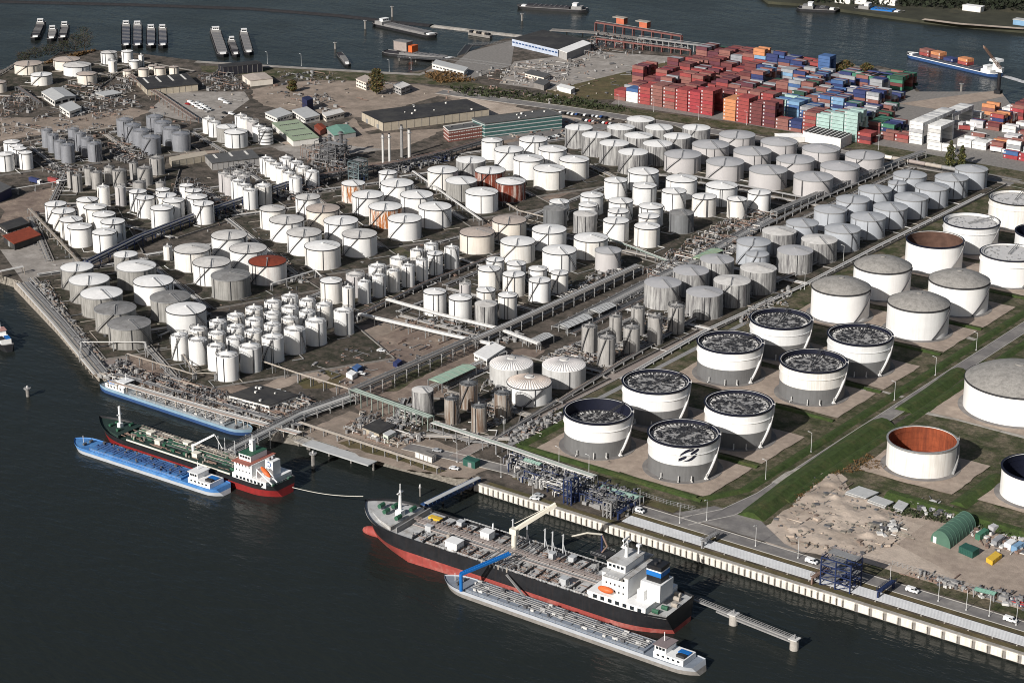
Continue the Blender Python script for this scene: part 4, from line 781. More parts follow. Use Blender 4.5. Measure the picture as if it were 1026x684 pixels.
# ---- the red and green coaster
def coaster():
    c = Vector((-631, 595.5, WATER)); r = thing('coastal_tanker', 'red-hulled coastal tanker with dark green deck and white stern house', 'tanker', c, math.pi + .01); L, B = 112.0, 18.0
    hull(r, L, B, [(-.5, hull_red), (2.9, hull_black), (4.2, hull_black), (5.1, hull_black)], .2, .1, 4, 3.2, .9, deck_green, ['boot_stripe', 'hull', 'bulwark'])
    zd = 4.2
    MB().prism([(-30, 6.6), (33, 6.6), (38, 4), (38, -4), (33, -6.6), (-30, -6.6)], zd, zd + 1.1).build('tank_trunk', deck_green, r)
    for i, y in enumerate((-2.4, -1.5, -.6, .5, 1.5, 2.5)): MB().tube((-31, y, zd + 2.0), (36, y, zd + 2.0), .22, 6).build('deck_pipe', (pipe_tan, green_paint, pipe_dark)[i % 3], r)
    b = MB(); b.bx(-31, 37, -5, -3.6, zd + 2.2, zd + 2.35); rails(b, [(-31, -5, zd + 2.3), (37, -5, zd + 2.3)]); b.build('catwalk', pipe_tan, r)
    for s in (1, -1):
        b = MB(); b.tube((-31, s * 7.6, zd + .9), (34, s * 7.6, zd + .9), .4, 6); b.build('rail_pipe', crane_cream, r)
    rb = random.Random(4)
    for nm, m, k in (('deck_fittings', pipe_tan, 34), ('pump_boxes', green_paint, 30), ('small_pipework', pipe_brown, 60)):
        b = MB()
        for i in range(k):
            x, y = rb.uniform(-30, 38), rb.uniform(-6.2, 6.2)
            if nm == 'small_pipework': l = rb.uniform(2, 7); b.tube((x, y, zd + 1.6), (x + l, y, zd + 1.6), .18, 5)
            elif nm == 'pump_boxes': b.box(x, y, zd + 1.6, rb.uniform(1, 3), rb.uniform(.8, 2), 1.2)
            else: b.cyl(x, y, zd + 1.1, zd + rb.uniform(1.8, 3.2), rb.uniform(.25, .55), 7)
        o = b.build(nm, m, r); o['kind'] = 'stuff'
    for x, y in ((18, 2.5), (6, -3.5), (-6, 3), (28, -2)): b = MB().bx(x - 1.6, x + 1.6, y - 1.4, y + 1.4, zd + 1.1, zd + 3.2); b.bx(x - 1.8, x + 1.8, y - 1.6, y + 1.6, zd + 3.2, zd + 3.4); b.build('deck_house', crane_cream, r)
    b = MB(); b.cyl(-2, 1, zd + 1, zd + 5.5, .7, 10); b.beam((-2, 1, zd + 5), (-13, -2, zd + 12), .8, .8); b.beam((-13, -2, zd + 12), (-15.5, -4, zd + 5), .25, .25); b.build('hose_crane', ship_white, r)
    for x, y in ((-10, -7), (-14, -7), (-20, -7.2)): MB().cyl(x, y, zd, zd + 9, .2, 6).build('hose_post', mast_grey, r)
    b = MB().prism([(39, 8), (46, 6.4), (52, 3.2), (57, 0), (52, -3.2), (46, -6.4), (39, -8)], zd, zd + 1.8); b.build('forecastle', deck_green, r)
    b = MB(); b.cyl(46, 0, zd + 1.8, zd + 12, .55, 8); b.box(46, 0, zd + 8, .4, 3, .4); b.box(46, 0, zd + 2.8, 2, 2, 2); b.build('foremast', ship_white, r)
    for x, y in ((50, 2), (50, -2), (43, 4), (43, -4)): MB().tube((x, y - 1, zd + 2.5), (x, y + 1, zd + 2.5), .7, 9).build('winch', green_paint, r)
    MB().bx(-53, -33, -8.4, 8.4, zd, zd + 2.8).build('poop_house', ship_white, r); windows(r, -52, -35, 8.45, zd + 1.5, 8, 1.3, 1.2, 'x')
    MB().bx(-44, -33.5, -7.4, 7.4, zd + 2.8, zd + 8.2).build('accommodation', ship_white, r)
    for z in (4.4, 7): windows(r, -6.5, 6.5, -33.45, zd + z, 8, .6, .7); windows(r, -43.5, -34, 7.45, zd + z, 5, .6, .7, 'x')
    MB().bx(-43.5, -33.2, -8.8, 8.8, zd + 8.2, zd + 8.45).build('bridge_deck', mat('deck_red_brown', (.33, .12, .09), .7, .1, 1), r)
    MB().bx(-41.5, -34.5, -5.2, 5.2, zd + 8.45, zd + 11.2).build('wheelhouse', ship_white, r); windows(r, -4.9, 4.9, -34.45, zd + 10.1, 7, 1, 1); windows(r, -41.2, -35, 5.25, zd + 10.1, 4, 1.2, 1, 'x')
    MB().bx(-41.7, -34.3, -5.4, 5.4, zd + 11.2, zd + 11.4).build('wheelhouse_roof', green_paint, r)
    b = MB(); b.bx(-39, -37, -1, 1, zd + 11.4, zd + 16.5); b.box(-38, 0, zd + 15, .5, 4.5, .4); b.cyl(-38, 0, zd + 16.5, zd + 19, .15, 6); b.build('radar_mast', ship_white, r)
    fo = MB().bx(-51, -46.5, -3.4, 1.4, zd + 2.8, zd + 9.6).build('funnel', ship_white, r)
    vs = []; b = MB()
    for i in range(9):
        a0, a1 = math.pi * (.25 + 1.5 * i / 9), math.pi * (.25 + 1.5 * (i + 1) / 9)
        b.beam((-48.7 + 1.1 * math.cos(a0), 1.45, zd + 8 + 1.1 * math.sin(a0)), (-48.7 + 1.1 * math.cos(a1), 1.45, zd + 8 + 1.1 * math.sin(a1)), .12, .45)
    b.build('funnel_emblem', hull_blue, fo)
    for y in (-2.2, .2): MB().cyl(-48.5, y, zd + 9.6, zd + 10.8, .4, 8).build('exhaust', dark, r)
    b = MB(); b.beam((-47, 7.6, zd + 7.5), (-56, 7.6, zd + 2.5), .35, .5); b.beam((-47, 4.4, zd + 7.5), (-56, 4.4, zd + 2.5), .35, .5); b.bx(-47.2, -46.8, 4.4, 7.6, zd + 2.8, zd + 7.5); b.build('boat_ramp', ship_white, r)
    n = 10; b = MB(); vs = []; prof = [(1.2 * math.sin(math.pi * (i + .001) / 8), 3.2 * math.cos(math.pi * i / 8)) for i in range(9)]
    for q, xx in prof: vs += [(-51 + xx * .87, 6 + q * math.cos(2 * math.pi * k / n), zd + 6.6 + xx * .5 + q * math.sin(2 * math.pi * k / n)) for k in range(n)]
    b.add(vs, [(j * n + k, (j + 1) * n + k, (j + 1) * n + (k + 1) % n, j * n + (k + 1) % n) for j in range(8) for k in range(n)]); b.build('lifeboat', orange, r, smooth=True)
    for y in (-5, 5): MB().tube((-54.5, y - 1, zd + 1), (-54.5, y + 1, zd + 1), .7, 9).build('winch', green_paint, r)
    b = MB(); rails(b, [(-55, 7, zd + .4), (-55, -7, zd + .4)], 1.3); rails(b, [(-53, 8.4, zd + 2.8), (-44, 8.4, zd + 2.8)]); b.build('guard_rail', ship_white, r)
coaster()
# mooring line between the two ships
a, c = P(293, 488, 1.5), P(364, 497, 3); b = MB(); k = 12
pts = [a.lerp(c, i / k) - Vector((0, 0, 1.2 * math.sin(math.pi * i / k))) for i in range(k + 1)]; b.path(pts, .16, 5)
tag(b.build('mooring_line', rope_m, loc=a), 'pale mooring line stretched over the water between the two tankers', 'rope')

# ---- small craft and far vessels
hold_d = mat('hold_dark', (.04, .037, .042), .7, .3, .4); hold_b = mat('hold_bluegrey', (.055, .063, .085), .6, .2, .4); hold_p = mat('hold_pale', (.19, .185, .185), .7, .2, .4)
hold_w = mat('house_weathered', (.25, .245, .24), .6, .2, .5)
def simple_barge(a, bpt, B, label, hull_m, hold_m, group='barges moored on the far basin', z1=2.2, house=True, px=True, zpx=WATER, cat='barge'):
    a = P(*a, zpx) if px else Vector(a); bpt = P(*bpt, zpx) if px else Vector(bpt); d = a - bpt; L = Vector((d.x, d.y)).length; c = (a + bpt) / 2
    r = thing('cargo_barge', label, cat, (c.x, c.y, WATER), math.atan2(d.y, d.x), group)
    hull(r, L, B, [(-.3, hull_m), (z1, ship_white if group == 'vessels under way' else hold_p), (z1 + .5, hold_p)], .1, .05, 1, .5, .5, hold_d, ['hull', 'gunwale'], 2.4, N=16)
    MB().bx(-L / 2 + 16, L / 2 - 9, -B * .38, B * .38, z1, z1 + 1.6).build('cargo_hold', hold_m, r)
    b = MB()
    for i in range(int(L / 9)): x = -L / 2 + 20 + i * (L - 32) / max(1, int(L / 9)); b.bx(x, x + .8, -B * .4, B * .4, z1 + 1.6, z1 + 1.9)
    b.build('hatch_beams', hold_p, r)
    if house:
        MB().bx(-L / 2 + 4, -L / 2 + 14, -B * .4, B * .4, z1, z1 + 2.8).build('deck_house', ship_white if group == 'vessels under way' else hold_w, r); MB().bx(-L / 2 + 9, -L / 2 + 13, -B * .28, B * .28, z1 + 2.8, z1 + 5.2).build('wheelhouse', ship_white, r); windows(r, -B * .25, B * .25, -L / 2 + 13.05, z1 + 4.2, 3, 1.2, 1)
        MB().bx(-L / 2 + 8.6, -L / 2 + 13.4, -B * .31, B * .31, z1 + 5.2, z1 + 5.4).build('wheelhouse_roof', ship_white, r)
    MB().bx(L / 2 - 8, L / 2 - 4, -B * .25, B * .25, z1, z1 + 1.1).build('bow_locker', ship_white, r)
    return r
for q, (a, c, wpx, wh) in enumerate([((35, 41), (42, 25), 9.5, 'leftmost dark barge moored behind the bare trees'), ((51.5, 42), (53.5, 32), 9, 'second dark barge moored behind the bare trees'), ((63, 41), (65.5, 28), 9, 'third dark barge beside the tallest bare tree'),
        ((126.5, 49), (126.5, 27), 9.5, 'leftmost of the four barges moored side by side'), ((138, 49), (138, 27.5), 10, 'second of the four barges moored side by side'), ((151.5, 49), (151.5, 31), 10, 'third of the four barges moored side by side'), ((163.5, 49), (163, 31), 9.5, 'rightmost of the four barges moored side by side'),
        ((224, 58), (215.5, 33), 12, 'largest and leftmost of three barges by the shore'), ((237, 58), (231.5, 43), 8, 'small middle one of three barges by the shore'), ((250, 56), (244, 35), 9.5, 'rightmost of the three barges by the shore')]):
    pa = P(*a, WATER); rng = math.sqrt(pa.x ** 2 + pa.y ** 2 + 372 ** 2)
    simple_barge(a, c, wpx * rng / F_PX, wh + ', far off', hull_black, (hold_d, hold_p, hold_d, hold_b, hold_b, hold_b, hold_b, hold_p, hold_d, hold_p)[q])
simple_barge((436, 38), (377, 25), 13, 'long grey tank barge lying near the breakwater, far off', hull_black, hold_p)
simple_barge((519, 8), (588, 12), 12, 'dark cargo barge with white house sailing along the picture top', hull_black, hold_d)
sb = simple_barge((349, 67), (340, 55), 5.5, 'short white boat moored at the far shore', hull_black, hold_p, 'small boats', 1.4, False, cat='boat')
r = simple_barge((910, 56), (1000, 77), 13, 'blue and white container barge sailing beside the container yard', hull_blue, hold_b, 'vessels under way')
CB = r
foam = mat('foam', (.55, .55, .56), .8, .3, .3, col2=(.05, .05, .06), thr=(.5, .6))
patch('foam', [tuple(P(1000, 76, WATER))[:2], tuple(P(1003, 74, WATER))[:2], tuple(P(1040, 85, WATER))[:2], tuple(P(1080, 100, WATER))[:2], tuple(P(1038, 87.5, WATER))[:2]], foam, False, 'stuff', WATER + .06)
simple_barge((456, 62), (386, 54), 12, 'grey work pontoon with sheds on deck at the shore jetty', hull_black, hold_p, 'vessels at the shore jetty', 2, False, cat='pontoon')
o = thing('work_shed', 'pinkish shed standing on the grey work pontoon', 'shed', P(404, 52, WATER + 2.2) + Vector((0, 0, 0)))
MB().bx(-7, 7, -4, 4, 1.6, 9).build('shed_wall', pinkpipe, o); MB().bx(-7.4, 7.4, -4.4, 4.4, 9, 9.4).build('roof', hold_p, o); MB().bx(9, 13, -4, 4, 1.6, 7).build('annex', orange, o)
for (a, c, lab) in [((840, 12), (800, 10), 'dark barge lying at the far bank, upper right'), ((905, 15), (858, 10), 'blue-decked vessel moored at the far bank')]:
    simple_barge(a, c, 14, lab, hull_black, blue_paint if 'blue' in lab else hold_d, 'vessels at the far bank')

# ------------------------------------------------------------------ pipe racks
trestle_cache = {}
def trestle(wd, h, levels, m):
    k = (wd, h, levels, m.name)
    if k not in trestle_cache:
        b = MB()
        for s in (-wd / 2, wd / 2): b.bx(-.18, .18, s - .18, s + .18, 0, h + .25)
        for l in range(levels): z = h - l * 2.2; b.bx(-.16, .16, -wd / 2 - .5, wd / 2 + .5, z - .35, z - .05)
        trestle_cache[k] = b.mesh('trestle', m)
    return trestle_cache[k]
def rack(label, pts, wd, h, n, pm, levels=1, step=9, fm=None, px=True, r=(.14, .32), cat='pipe rack', group='pipe racks between the tank blocks', name='pipe_rack', z0=0.0):
    ps = [Vector((p[0], p[1], 0)) for p in (PS(pts) if px else pts)]; fm = fm or rail_grey
    root = thing(name, label, cat, (ps[0].x, ps[0].y, z0), 0, group); rb = random.Random(int(abs(ps[0].x * 7 + ps[0].y)))
    pm = pm if isinstance(pm, (list, tuple)) else [pm]; nrm = []
    for i, p in enumerate(ps):
        d = (ps[min(i + 1, len(ps) - 1)] - ps[max(i - 1, 0)]).normalized(); nrm.append(Vector((-d.y, d.x, 0)))
    for l in range(levels):
        for k in range(n):
            o = -wd / 2 + .3 + (wd - .6) * (k + .5) / n; rr = rb.uniform(*r); z = h - l * 2.2 + rr - .05
            b = MB(); b.path([p + nn * o + Vector((0, 0, z)) for p, nn in zip(ps, nrm)], rr, 6)
            b.build('pipe', pm[rb.randrange(len(pm))], root, world=False, loc=None).location = (0, 0, 0)
            ob = root.children[-1]
            me = ob.data; me.transform(Matrix.Translation((-ps[0].x, -ps[0].y, 0)))
    cnt = 0
    for p, q in zip(ps, ps[1:]):
        L = (q - p).length; k = max(1, int(L / step)); a = math.atan2((q - p).y, (q - p).x)
        for i in range(k + 1):
            if cnt > 95: break
            s = p.lerp(q, (i + .02) / (k + .04)); inst(trestle(wd, h, levels, fm), 'trestle', root, (s.x - ps[0].x, s.y - ps[0].y, 0), a); cnt += 1
    return root
GP = [pipe_grey, pipe_white, pipe_dark, pipe_tan, pipe_grey]; DP = [pipe_dark, pipe_grey, pipe_brown, pipe_dark]
rack('tall grey pipe bridge crossing the water from the berth to the tank terminal', [(228, 458), (300, 421), (352, 403)], 7, 8, 7, [pipe_grey, pipe_white, pipe_dark], 2, 8, pipe_grey, group='pipe bridges by the berths', cat='pipe bridge', name='pipe_bridge', z0=-4)
rack('long elevated pipe rack running inland beside the bare earth field', [(354, 403), (472, 351)], 6, 6.5, 7, [pipe_grey, pipe_tan, pipe_dark], 2, 9, pipe_grey)
rack('pipe rack continuing inland past the white-roofed shed', [(474, 350), (560, 311), (640, 274)], 6, 5, 8, GP, 2, 9)
rack('wide pipe track crossing the pipe yard in the middle', [(560, 332), (640, 291), (700, 262), (770, 222)], 9, 2.2, 11, GP, 1, 8)
rack('second pipe track alongside the rail-like pipes in the middle', [(572, 336), (650, 298)], 6, 1.4, 8, DP, 1, 8)
rack('green pipe bridge turning along the quay behind the berth', [(354, 404), (432, 432)], 4, 7, 5, pipe_green, 1, 7, pipe_green, cat='pipe bridge', group='pipe bridges by the berths', name='pipe_bridge')
rack('white-topped pipe rack following the quay road', [(434, 432), (500, 454), (560, 475), (596, 487)], 4, 4.5, 6, [pipe_white, pipe_grey, pipe_green], 1, 7)
rack('thin elevated pipe line below the crowded white block', [(172, 345), (196, 381), (216, 382), (240, 380)], 1.4, 4, 2, pipe_tan, 1, 9)
rack('thin elevated pipe line over the earth field edge', [(262, 370), (300, 383), (352, 399)], 1.8, 4.5, 3, pipe_tan, 1, 8)
rack('thin pipe line from the left jetty along the shore road', [(128, 362), (195, 383)], 1.5, 4, 2, pipe_tan, 1, 8)
rack('thick white pipe pair by the slim white row', [(360, 322), (446, 342), (492, 352)], 3, 3.5, 2, pipe_white, 1, 10, r=(.75, .8))
rack('thick pale pipe pair below the small white tanks', [(388, 307), (440, 322), (498, 336), (540, 352)], 3, 3.5, 2, pipe_white, 1, 10, r=(.7, .75))
rack('dark blue pipe rack dividing the two left terminal blocks', [(88, 272), (140, 246), (196, 224), (258, 203), (300, 188)], 5, 6, 8, [pipe_blue, pipe_dark, pipe_grey], 2, 8, pipe_blue)
rack('pipe rack running on behind the block of white and cream tanks', [(302, 187), (352, 178), (400, 170), (450, 158), (490, 146)], 5, 5.5, 7, DP, 2, 9, dark)
rack('pale pipe pair crossing between the rust-stained tanks and grey tank', [(414, 177), (482, 226)], 2.4, 3.4, 2, pipe_white, 1, 9, r=(.35, .45))
rack('short pipe rack below the dark red tanks', [(505, 207), (520, 216), (560, 226)], 2.4, 3, 3, pipe_tan, 1, 8)
rack('white pipe rack along the lower edge of the pale grey block', [(775, 219), (838, 192), (897, 168), (925, 158)], 4.5, 4.5, 6, [pipe_white, pipe_tan, pipe_grey], 2, 9)
rack('pipe line along the near side of the pale grey block', [(680, 178), (740, 190), (772, 196), (812, 204)], 3, 3, 4, [pipe_white, pipe_grey], 1, 8)
rack('low pipe track beside the tank park road', [(624, 381), (705, 334), (800, 290), (882, 247), (985, 196)], 3, .9, 6, GP, 1, 9, group='low pipe tracks')
rack('low pipe track on the block side of the tank park road', [(560, 405), (622, 366), (702, 318), (795, 277), (875, 235), (980, 184)], 3.4, 1.6, 7, [pipe_brown, pipe_grey, pipe_dark, pipe_tan], 1, 9, group='low pipe tracks')
rack('low pipes curving round the brown silos', [(430, 432), (470, 444), (490, 446), (560, 402)], 3, 1, 5, [pipe_tan, pipe_grey, pipe_dark], 1, 7, group='low pipe tracks')
rack('pipe track behind the brown silos and green-roofed shelter', [(418, 400), (470, 372), (505, 356)], 4, 2.4, 6, GP, 1, 7, group='low pipe tracks')
rack('bundle of pipes on the left jetty edge', [(24, 286), (60, 326), (102, 377)], 9, 1.6, 14, [pipe_grey, pipe_tan, pipe_white, pipe_dark], 1, 6, pipe_tan, group='low pipe tracks', r=(.18, .34))
rack('white gate-shaped pipe bridge over the jetty pipes', [(81, 363), (82, 352), (146, 352), (147, 358)], 1, 5, 2, pipe_white, 1, 16, group='pipe bridges by the berths', cat='pipe bridge', name='pipe_bridge')
rack('white pipe bridge leaving the left picture edge', [(-40, 284), (0, 279), (24, 274)], 3, 6, 3, pipe_white, 1, 9, pipe_tan, group='pipe bridges by the berths', cat='pipe bridge', name='pipe_bridge', z0=-2)
rack('pipe line climbing left of the white block by the red store', [(30, 214), (60, 246), (80, 268)], 2.6, 3, 3, pipe_tan, 1, 8)
rack('long thin pipe crossing above the red store', [(0, 198), (70, 186), (110, 178)], 1.6, 4, 2, pipe_white, 1, 10)
rack('dark pipe rack between the far car park and silos', [(130, 80), (160, 100), (195, 124)], 6, 4, 5, DP, 1, 9, pipe_brown)
rack('pale pipe rack in front of the far tanks at the left', [(70, 86), (110, 79), (150, 74)], 3, 4, 4, pipe_tan, 1, 9)
rack('pipe rack behind the left earth yard', [(18, 92), (40, 108)], 4, 4, 5, DP, 1, 9)
rack('pipe line along the long brown yard at the left', [(0, 152), (60, 140), (120, 131)], 2.4, 3, 3, pipe_tan, 1, 10)
rack('pipes between the silos and the slim tanks', [(100, 176), (150, 196), (190, 214)], 3, 2.6, 5, DP, 1, 8)
rack('pipe track below the double row of slim tanks', [(345, 326), (430, 285), (520, 250)], 3, 2, 5, DP, 1, 8)
rack('pipe track right of the block by the pipe jetty', [(160, 300), (210, 318), (160, 340)], 2, 2, 3, pipe_grey, 1, 8)
rack('white pipe arch above the cross-shaped lawn', [(272, 292), (316, 278), (322, 284)], 1.2, 4, 1, pipe_white, 1, 10, r=(.4, .45))
rack('pipe line between the white block and pipe yard', [(600, 240), (640, 255), (668, 266)], 3, 3, 4, [pipe_green, pipe_white], 1, 8)
rack('pipe track under the bluish block', [(700, 262), (760, 232), (815, 205), (905, 166)], 3, 2, 5, GP, 1, 9)
rack('shore pipe rack beside the pale barge', [(112, 386), (180, 406), (240, 423), (300, 439)], 5, 2.4, 8, [pipe_tan, pipe_grey, pipe_white, pipe_brown], 1, 6, pipe_tan)
rack('second shore pipe rack behind the pale barge', [(116, 379), (190, 400), (250, 417), (302, 431)], 3.5, 2.4, 5, [pipe_tan, pipe_grey, pipe_dark], 1, 7, pipe_tan)
rack('pink pipe rack along the stone berth', [(300, 428), (340, 441), (400, 461), (440, 474)], 2.4, 2.5, 4, [pinkpipe, pipe_tan], 1, 7)
for where, q, ang in SIDES:
    if 'far ' in where or 'edge' in where: continue
    e = [Vector((*p, 0)) for p in q]; cen = sum(e, Vector()) / 4
    for (i0, i1), nm in (((0, 1), 'quay-facing'), ((3, 0), 'left-hand')):
        a, c = e[i0], e[i1]; d = (c - a).normalized(); n = Vector((-d.y, d.x, 0)); n = n if (a + n - cen).length > (a - cen).length else -n
        rack(f'low pipe bundle along the {nm} side of {where}', [tuple(a + n * 3 + d * 2), tuple(c + n * 3 - d * 2)], 3.6, 1.0, 7, [pipe_grey, pipe_dark, pipe_tan, pipe_grey, pipe_white], 1, 7, px=False, r=(.12, .26), group='low pipe bundles round the tank blocks')
# white pipeline strip along the quay
pw = thing('pipeline', 'broad strip of parallel white pipelines running along the quay edge', 'pipeline', (-470, 655.2, 0))
pipe_pale = mat('pipe_pale', (.37, .38, .395), .5, .12, .3)
for i in range(9): MB().tube((-436, 652.8 + i * .78, .75), (300, 652.8 + i * .78, .75), .23, 8).build('pipe', pipe_pale, pw, world=True)
for i in range(74): MB().bx(-425 + i * 9.7, -424.5 + i * 9.7, 652.2, 659.8, 0, .42).build('sleeper', conc, pw, world=True)

# ------------------------------------------------------------------ dense pipework and machinery
def manifold(label, poly, n, hmax, mats_, seed, group='tangles of pipework', name='pipework', cat='pipework'):
    pts = [P(*q) for q in poly] if len(poly[0]) == 2 else poly
    x0, x1 = min(p.x for p in pts), max(p.x for p in pts); y0, y1 = min(p.y for p in pts), max(p.y for p in pts); rb = random.Random(seed)
    def inside(x, y):
        c = False
        for i in range(len(pts)):
            a, b_ = pts[i], pts[i - 1]
            if (a.y > y) != (b_.y > y) and x < (b_.x - a.x) * (y - a.y) / (b_.y - a.y) + a.x: c = not c
        return c
    c = sum(pts, Vector()) / len(pts); root = thing(name, label, cat, (c.x, c.y, 0), 0, group); bs = {m: MB() for m in mats_}; val = MB(); fr = MB(); k = 0; it = 0
    while k < n and it < n * 12:
        it += 1; x, y = rb.uniform(x0, x1), rb.uniform(y0, y1)
        if not inside(x, y): continue
        k += 1; m = rb.choice(mats_); z = rb.uniform(.4, hmax); l = rb.choice((3, 5, 9, 14)); t = rb.random()
        dx, dy = (l, 0) if t < .5 else (0, l)
        if not inside(x + dx, y + dy): dx, dy = dx * .3, dy * .3
        rr = rb.uniform(.12, .3); bs[m].tube((x, y, z), (x + dx, y + dy, z), rr, 5); bs[m].tube((x, y, 0), (x, y, z), rr, 5)
        if t > .6: bs[m].tube((x + dx, y + dy, z), (x + dx, y + dy, max(.2, z - 1.5)), rr, 5)
        if t > .45: val.box(x + dx * .5, y + dy * .5, z + .3, .7, .7, .9)
        if t > .8: fr.cyl(x, y, 0, rb.uniform(1, 2.6), rb.uniform(.5, 1.1), 8)
        if t < .12: fr.box(x, y, 1, rb.uniform(1.5, 3.5), rb.uniform(1.2, 2.5), rb.uniform(1, 2.4))
    for m in mats_:
        if bs[m].f: o = bs[m].build('pipes', m, root, world=True); o['kind'] = 'stuff'
    if val.f: o = val.build('valves', pipe_dark, root, world=True); o['kind'] = 'stuff'
    if fr.f: o = fr.build('vessels', pipe_grey, root, world=True); o['kind'] = 'stuff'
    return root
M1 = [pipe_grey, pipe_white, pipe_tan, pipe_brown]; M2 = [pipe_dark, pipe_grey, pipe_brown]; M3 = [pipe_white, pipe_grey, pipe_blue]
for i, (lab, poly, n, hm, mm) in enumerate([
    ('red-brown and white tangle of the central pipe yard', [(655, 262), (690, 240), (760, 205), (780, 214), (752, 240), (735, 262), (700, 268)], 330, 3.2, [pipe_brown, pipe_white, pipe_grey, pipe_tan, pipe_brown]),
    ('grey pipe manifold at the near tip of the pipe yard', [(640, 276), (668, 262), (705, 268), (672, 285)], 130, 3, M1),
    ('white and blue loading manifold beside the quay road', [(500, 462), (520, 458), (590, 483), (600, 497), (560, 500), (515, 480)], 230, 4, M3),
    ('dark machinery of the loading berth behind the quay', [(560, 492), (600, 488), (640, 503), (632, 518), (585, 506)], 170, 5, [pipe_dark, pipe_blue, pipe_grey]),
    ('piping clutter beside the green pipe bridge', [(360, 415), (420, 428), (430, 440), (395, 450), (340, 432)], 110, 2.5, M1),
    ('piping clutter behind the black-roofed shed', [(262, 408), (298, 398), (320, 408), (300, 420)], 90, 3, M1),
    ('shore pipework along the pale barge', [(115, 378), (150, 375), (250, 405), (300, 425), (285, 436), (180, 404)], 300, 3.4, [pipe_tan, pipe_grey, pipe_brown, pipe_dark]),
    ('jetty pipework at the left waterside corner', [(98, 378), (120, 362), (140, 372), (130, 386)], 90, 2.5, M1),
    ('pipework between jetty and grass strip', [(28, 288), (46, 282), (104, 366), (98, 374)], 160, 1.8, [pipe_tan, pipe_grey, pipe_brown]),
    ('pipe clutter between block of eight and red-roofed tank', [(262, 262), (280, 254), (312, 284), (290, 292)], 60, 2, M2),
    ('dark pipework below the double silo rows', [(100, 150), (122, 140), (150, 158), (120, 168)], 90, 4, M2),
    ('pipework among the slim tanks of the left terminal', [(168, 190), (184, 178), (222, 196), (250, 214), (212, 224), (190, 210)], 150, 3, M2),
    ('dark pipework right of the slim tanks', [(275, 196), (292, 178), (330, 188), (300, 204)], 120, 3, M2),
    ('process unit pipework with stacks in the upper middle', [(300, 158), (330, 148), (350, 158), (345, 182), (320, 178)], 150, 9, [pipe_dark, pipe_grey, pipe_brown]),
    ('dark pipework below the four slim stacks', [(376, 172), (400, 164), (440, 156), (455, 160), (420, 170), (390, 178)], 160, 4, [pipe_dark, pipe_blue, pipe_grey]),
    ('pipework left of the brown silos', [(388, 420), (415, 405), (420, 425), (400, 432)], 50, 2, M1),
    ('pipe clutter round the ribbed dome trio', [(470, 402), (490, 380), (520, 400), (510, 425), (480, 436)], 110, 2, [pipe_brown, pipe_tan, pipe_grey]),
    ('pipe clutter behind the ribbed domes', [(540, 362), (575, 346), (600, 356), (590, 368), (555, 366)], 110, 2.2, M1),
    ('low pipework under the steel silos', [(580, 352), (600, 340), (690, 305), (700, 318), (622, 366), (600, 372)], 170, 2, [pipe_brown, pipe_grey, pipe_tan]),
    ('pipework between the small white tanks and earth field', [(400, 322), (440, 318), (520, 335), (540, 345), (480, 345)], 120, 1.6, M2),
    ('pipe rows below the cream tanks', [(545, 300), (570, 285), (620, 262), (640, 270), (580, 306)], 120, 2.2, M1),
    ('pipework at the corner of the tank park road', [(500, 440), (520, 430), (560, 410), (566, 418), (520, 446)], 90, 1.6, M1),
    ('pipework beside the big tanks by the low track', [(735, 318), (790, 290), (796, 300), (745, 326)], 60, 1.6, M1),
    ('pipework by the far car park', [(196, 78), (232, 72), (246, 90), (210, 94)], 90, 4, M2),
    ('pipework in the far yard left of the dark hall', [(78, 92), (130, 86), (136, 100), (90, 106)], 80, 3, M1),
    ('yard clutter at the far left picture edge', [(0, 96), (30, 92), (36, 112), (0, 118)], 70, 3, M2),
    ('yard clutter above the red store', [(40, 170), (70, 160), (100, 170), (60, 186)], 60, 2, [pipe_brown, pipe_dark, pipe_grey]),
    ('pipework behind the long grey canopy', [(215, 178), (240, 160), (268, 172), (240, 184)], 70, 3.5, [pipe_grey, pipe_dark]),
    ('pipework on the far refinery jetty', [(565, 44), (600, 34), (655, 48), (640, 58), (590, 60)], 80, 4, [pipe_brown, pipe_grey]),
    ('dark pipework on the brown yard at the far left', [(0, 120), (60, 112), (100, 116), (60, 132), (0, 140)], 45, 2, M2),
    ('mixed pipework beside the white far workshop', [(80, 106), (130, 100), (150, 108), (110, 122), (84, 118)], 60, 2.5, M2),
    ('pipework on the shore strip right of the black store', [(275, 72), (330, 74), (350, 84), (290, 90)], 40, 2, M2),
    ('yard gear on the sand left of the warehouse', [(262, 92), (330, 96), (360, 118), (310, 112)], 36, 1.6, M2),
    ('gear rows between the far tanks and the earth yard', [(60, 86), (130, 78), (134, 90), (70, 100)], 60, 2.5, M2),
    ('pipework between the tall silos and the brown yard', [(0, 146), (60, 132), (120, 124), (120, 132), (50, 150)], 60, 2, M2),
    ('pale pipework in the far yard behind the warehouse', [(470, 72), (530, 62), (590, 60), (560, 84), (500, 84)], 120, 2, M1)]):
    manifold(lab, poly, n, hm, mm, 100 + i)
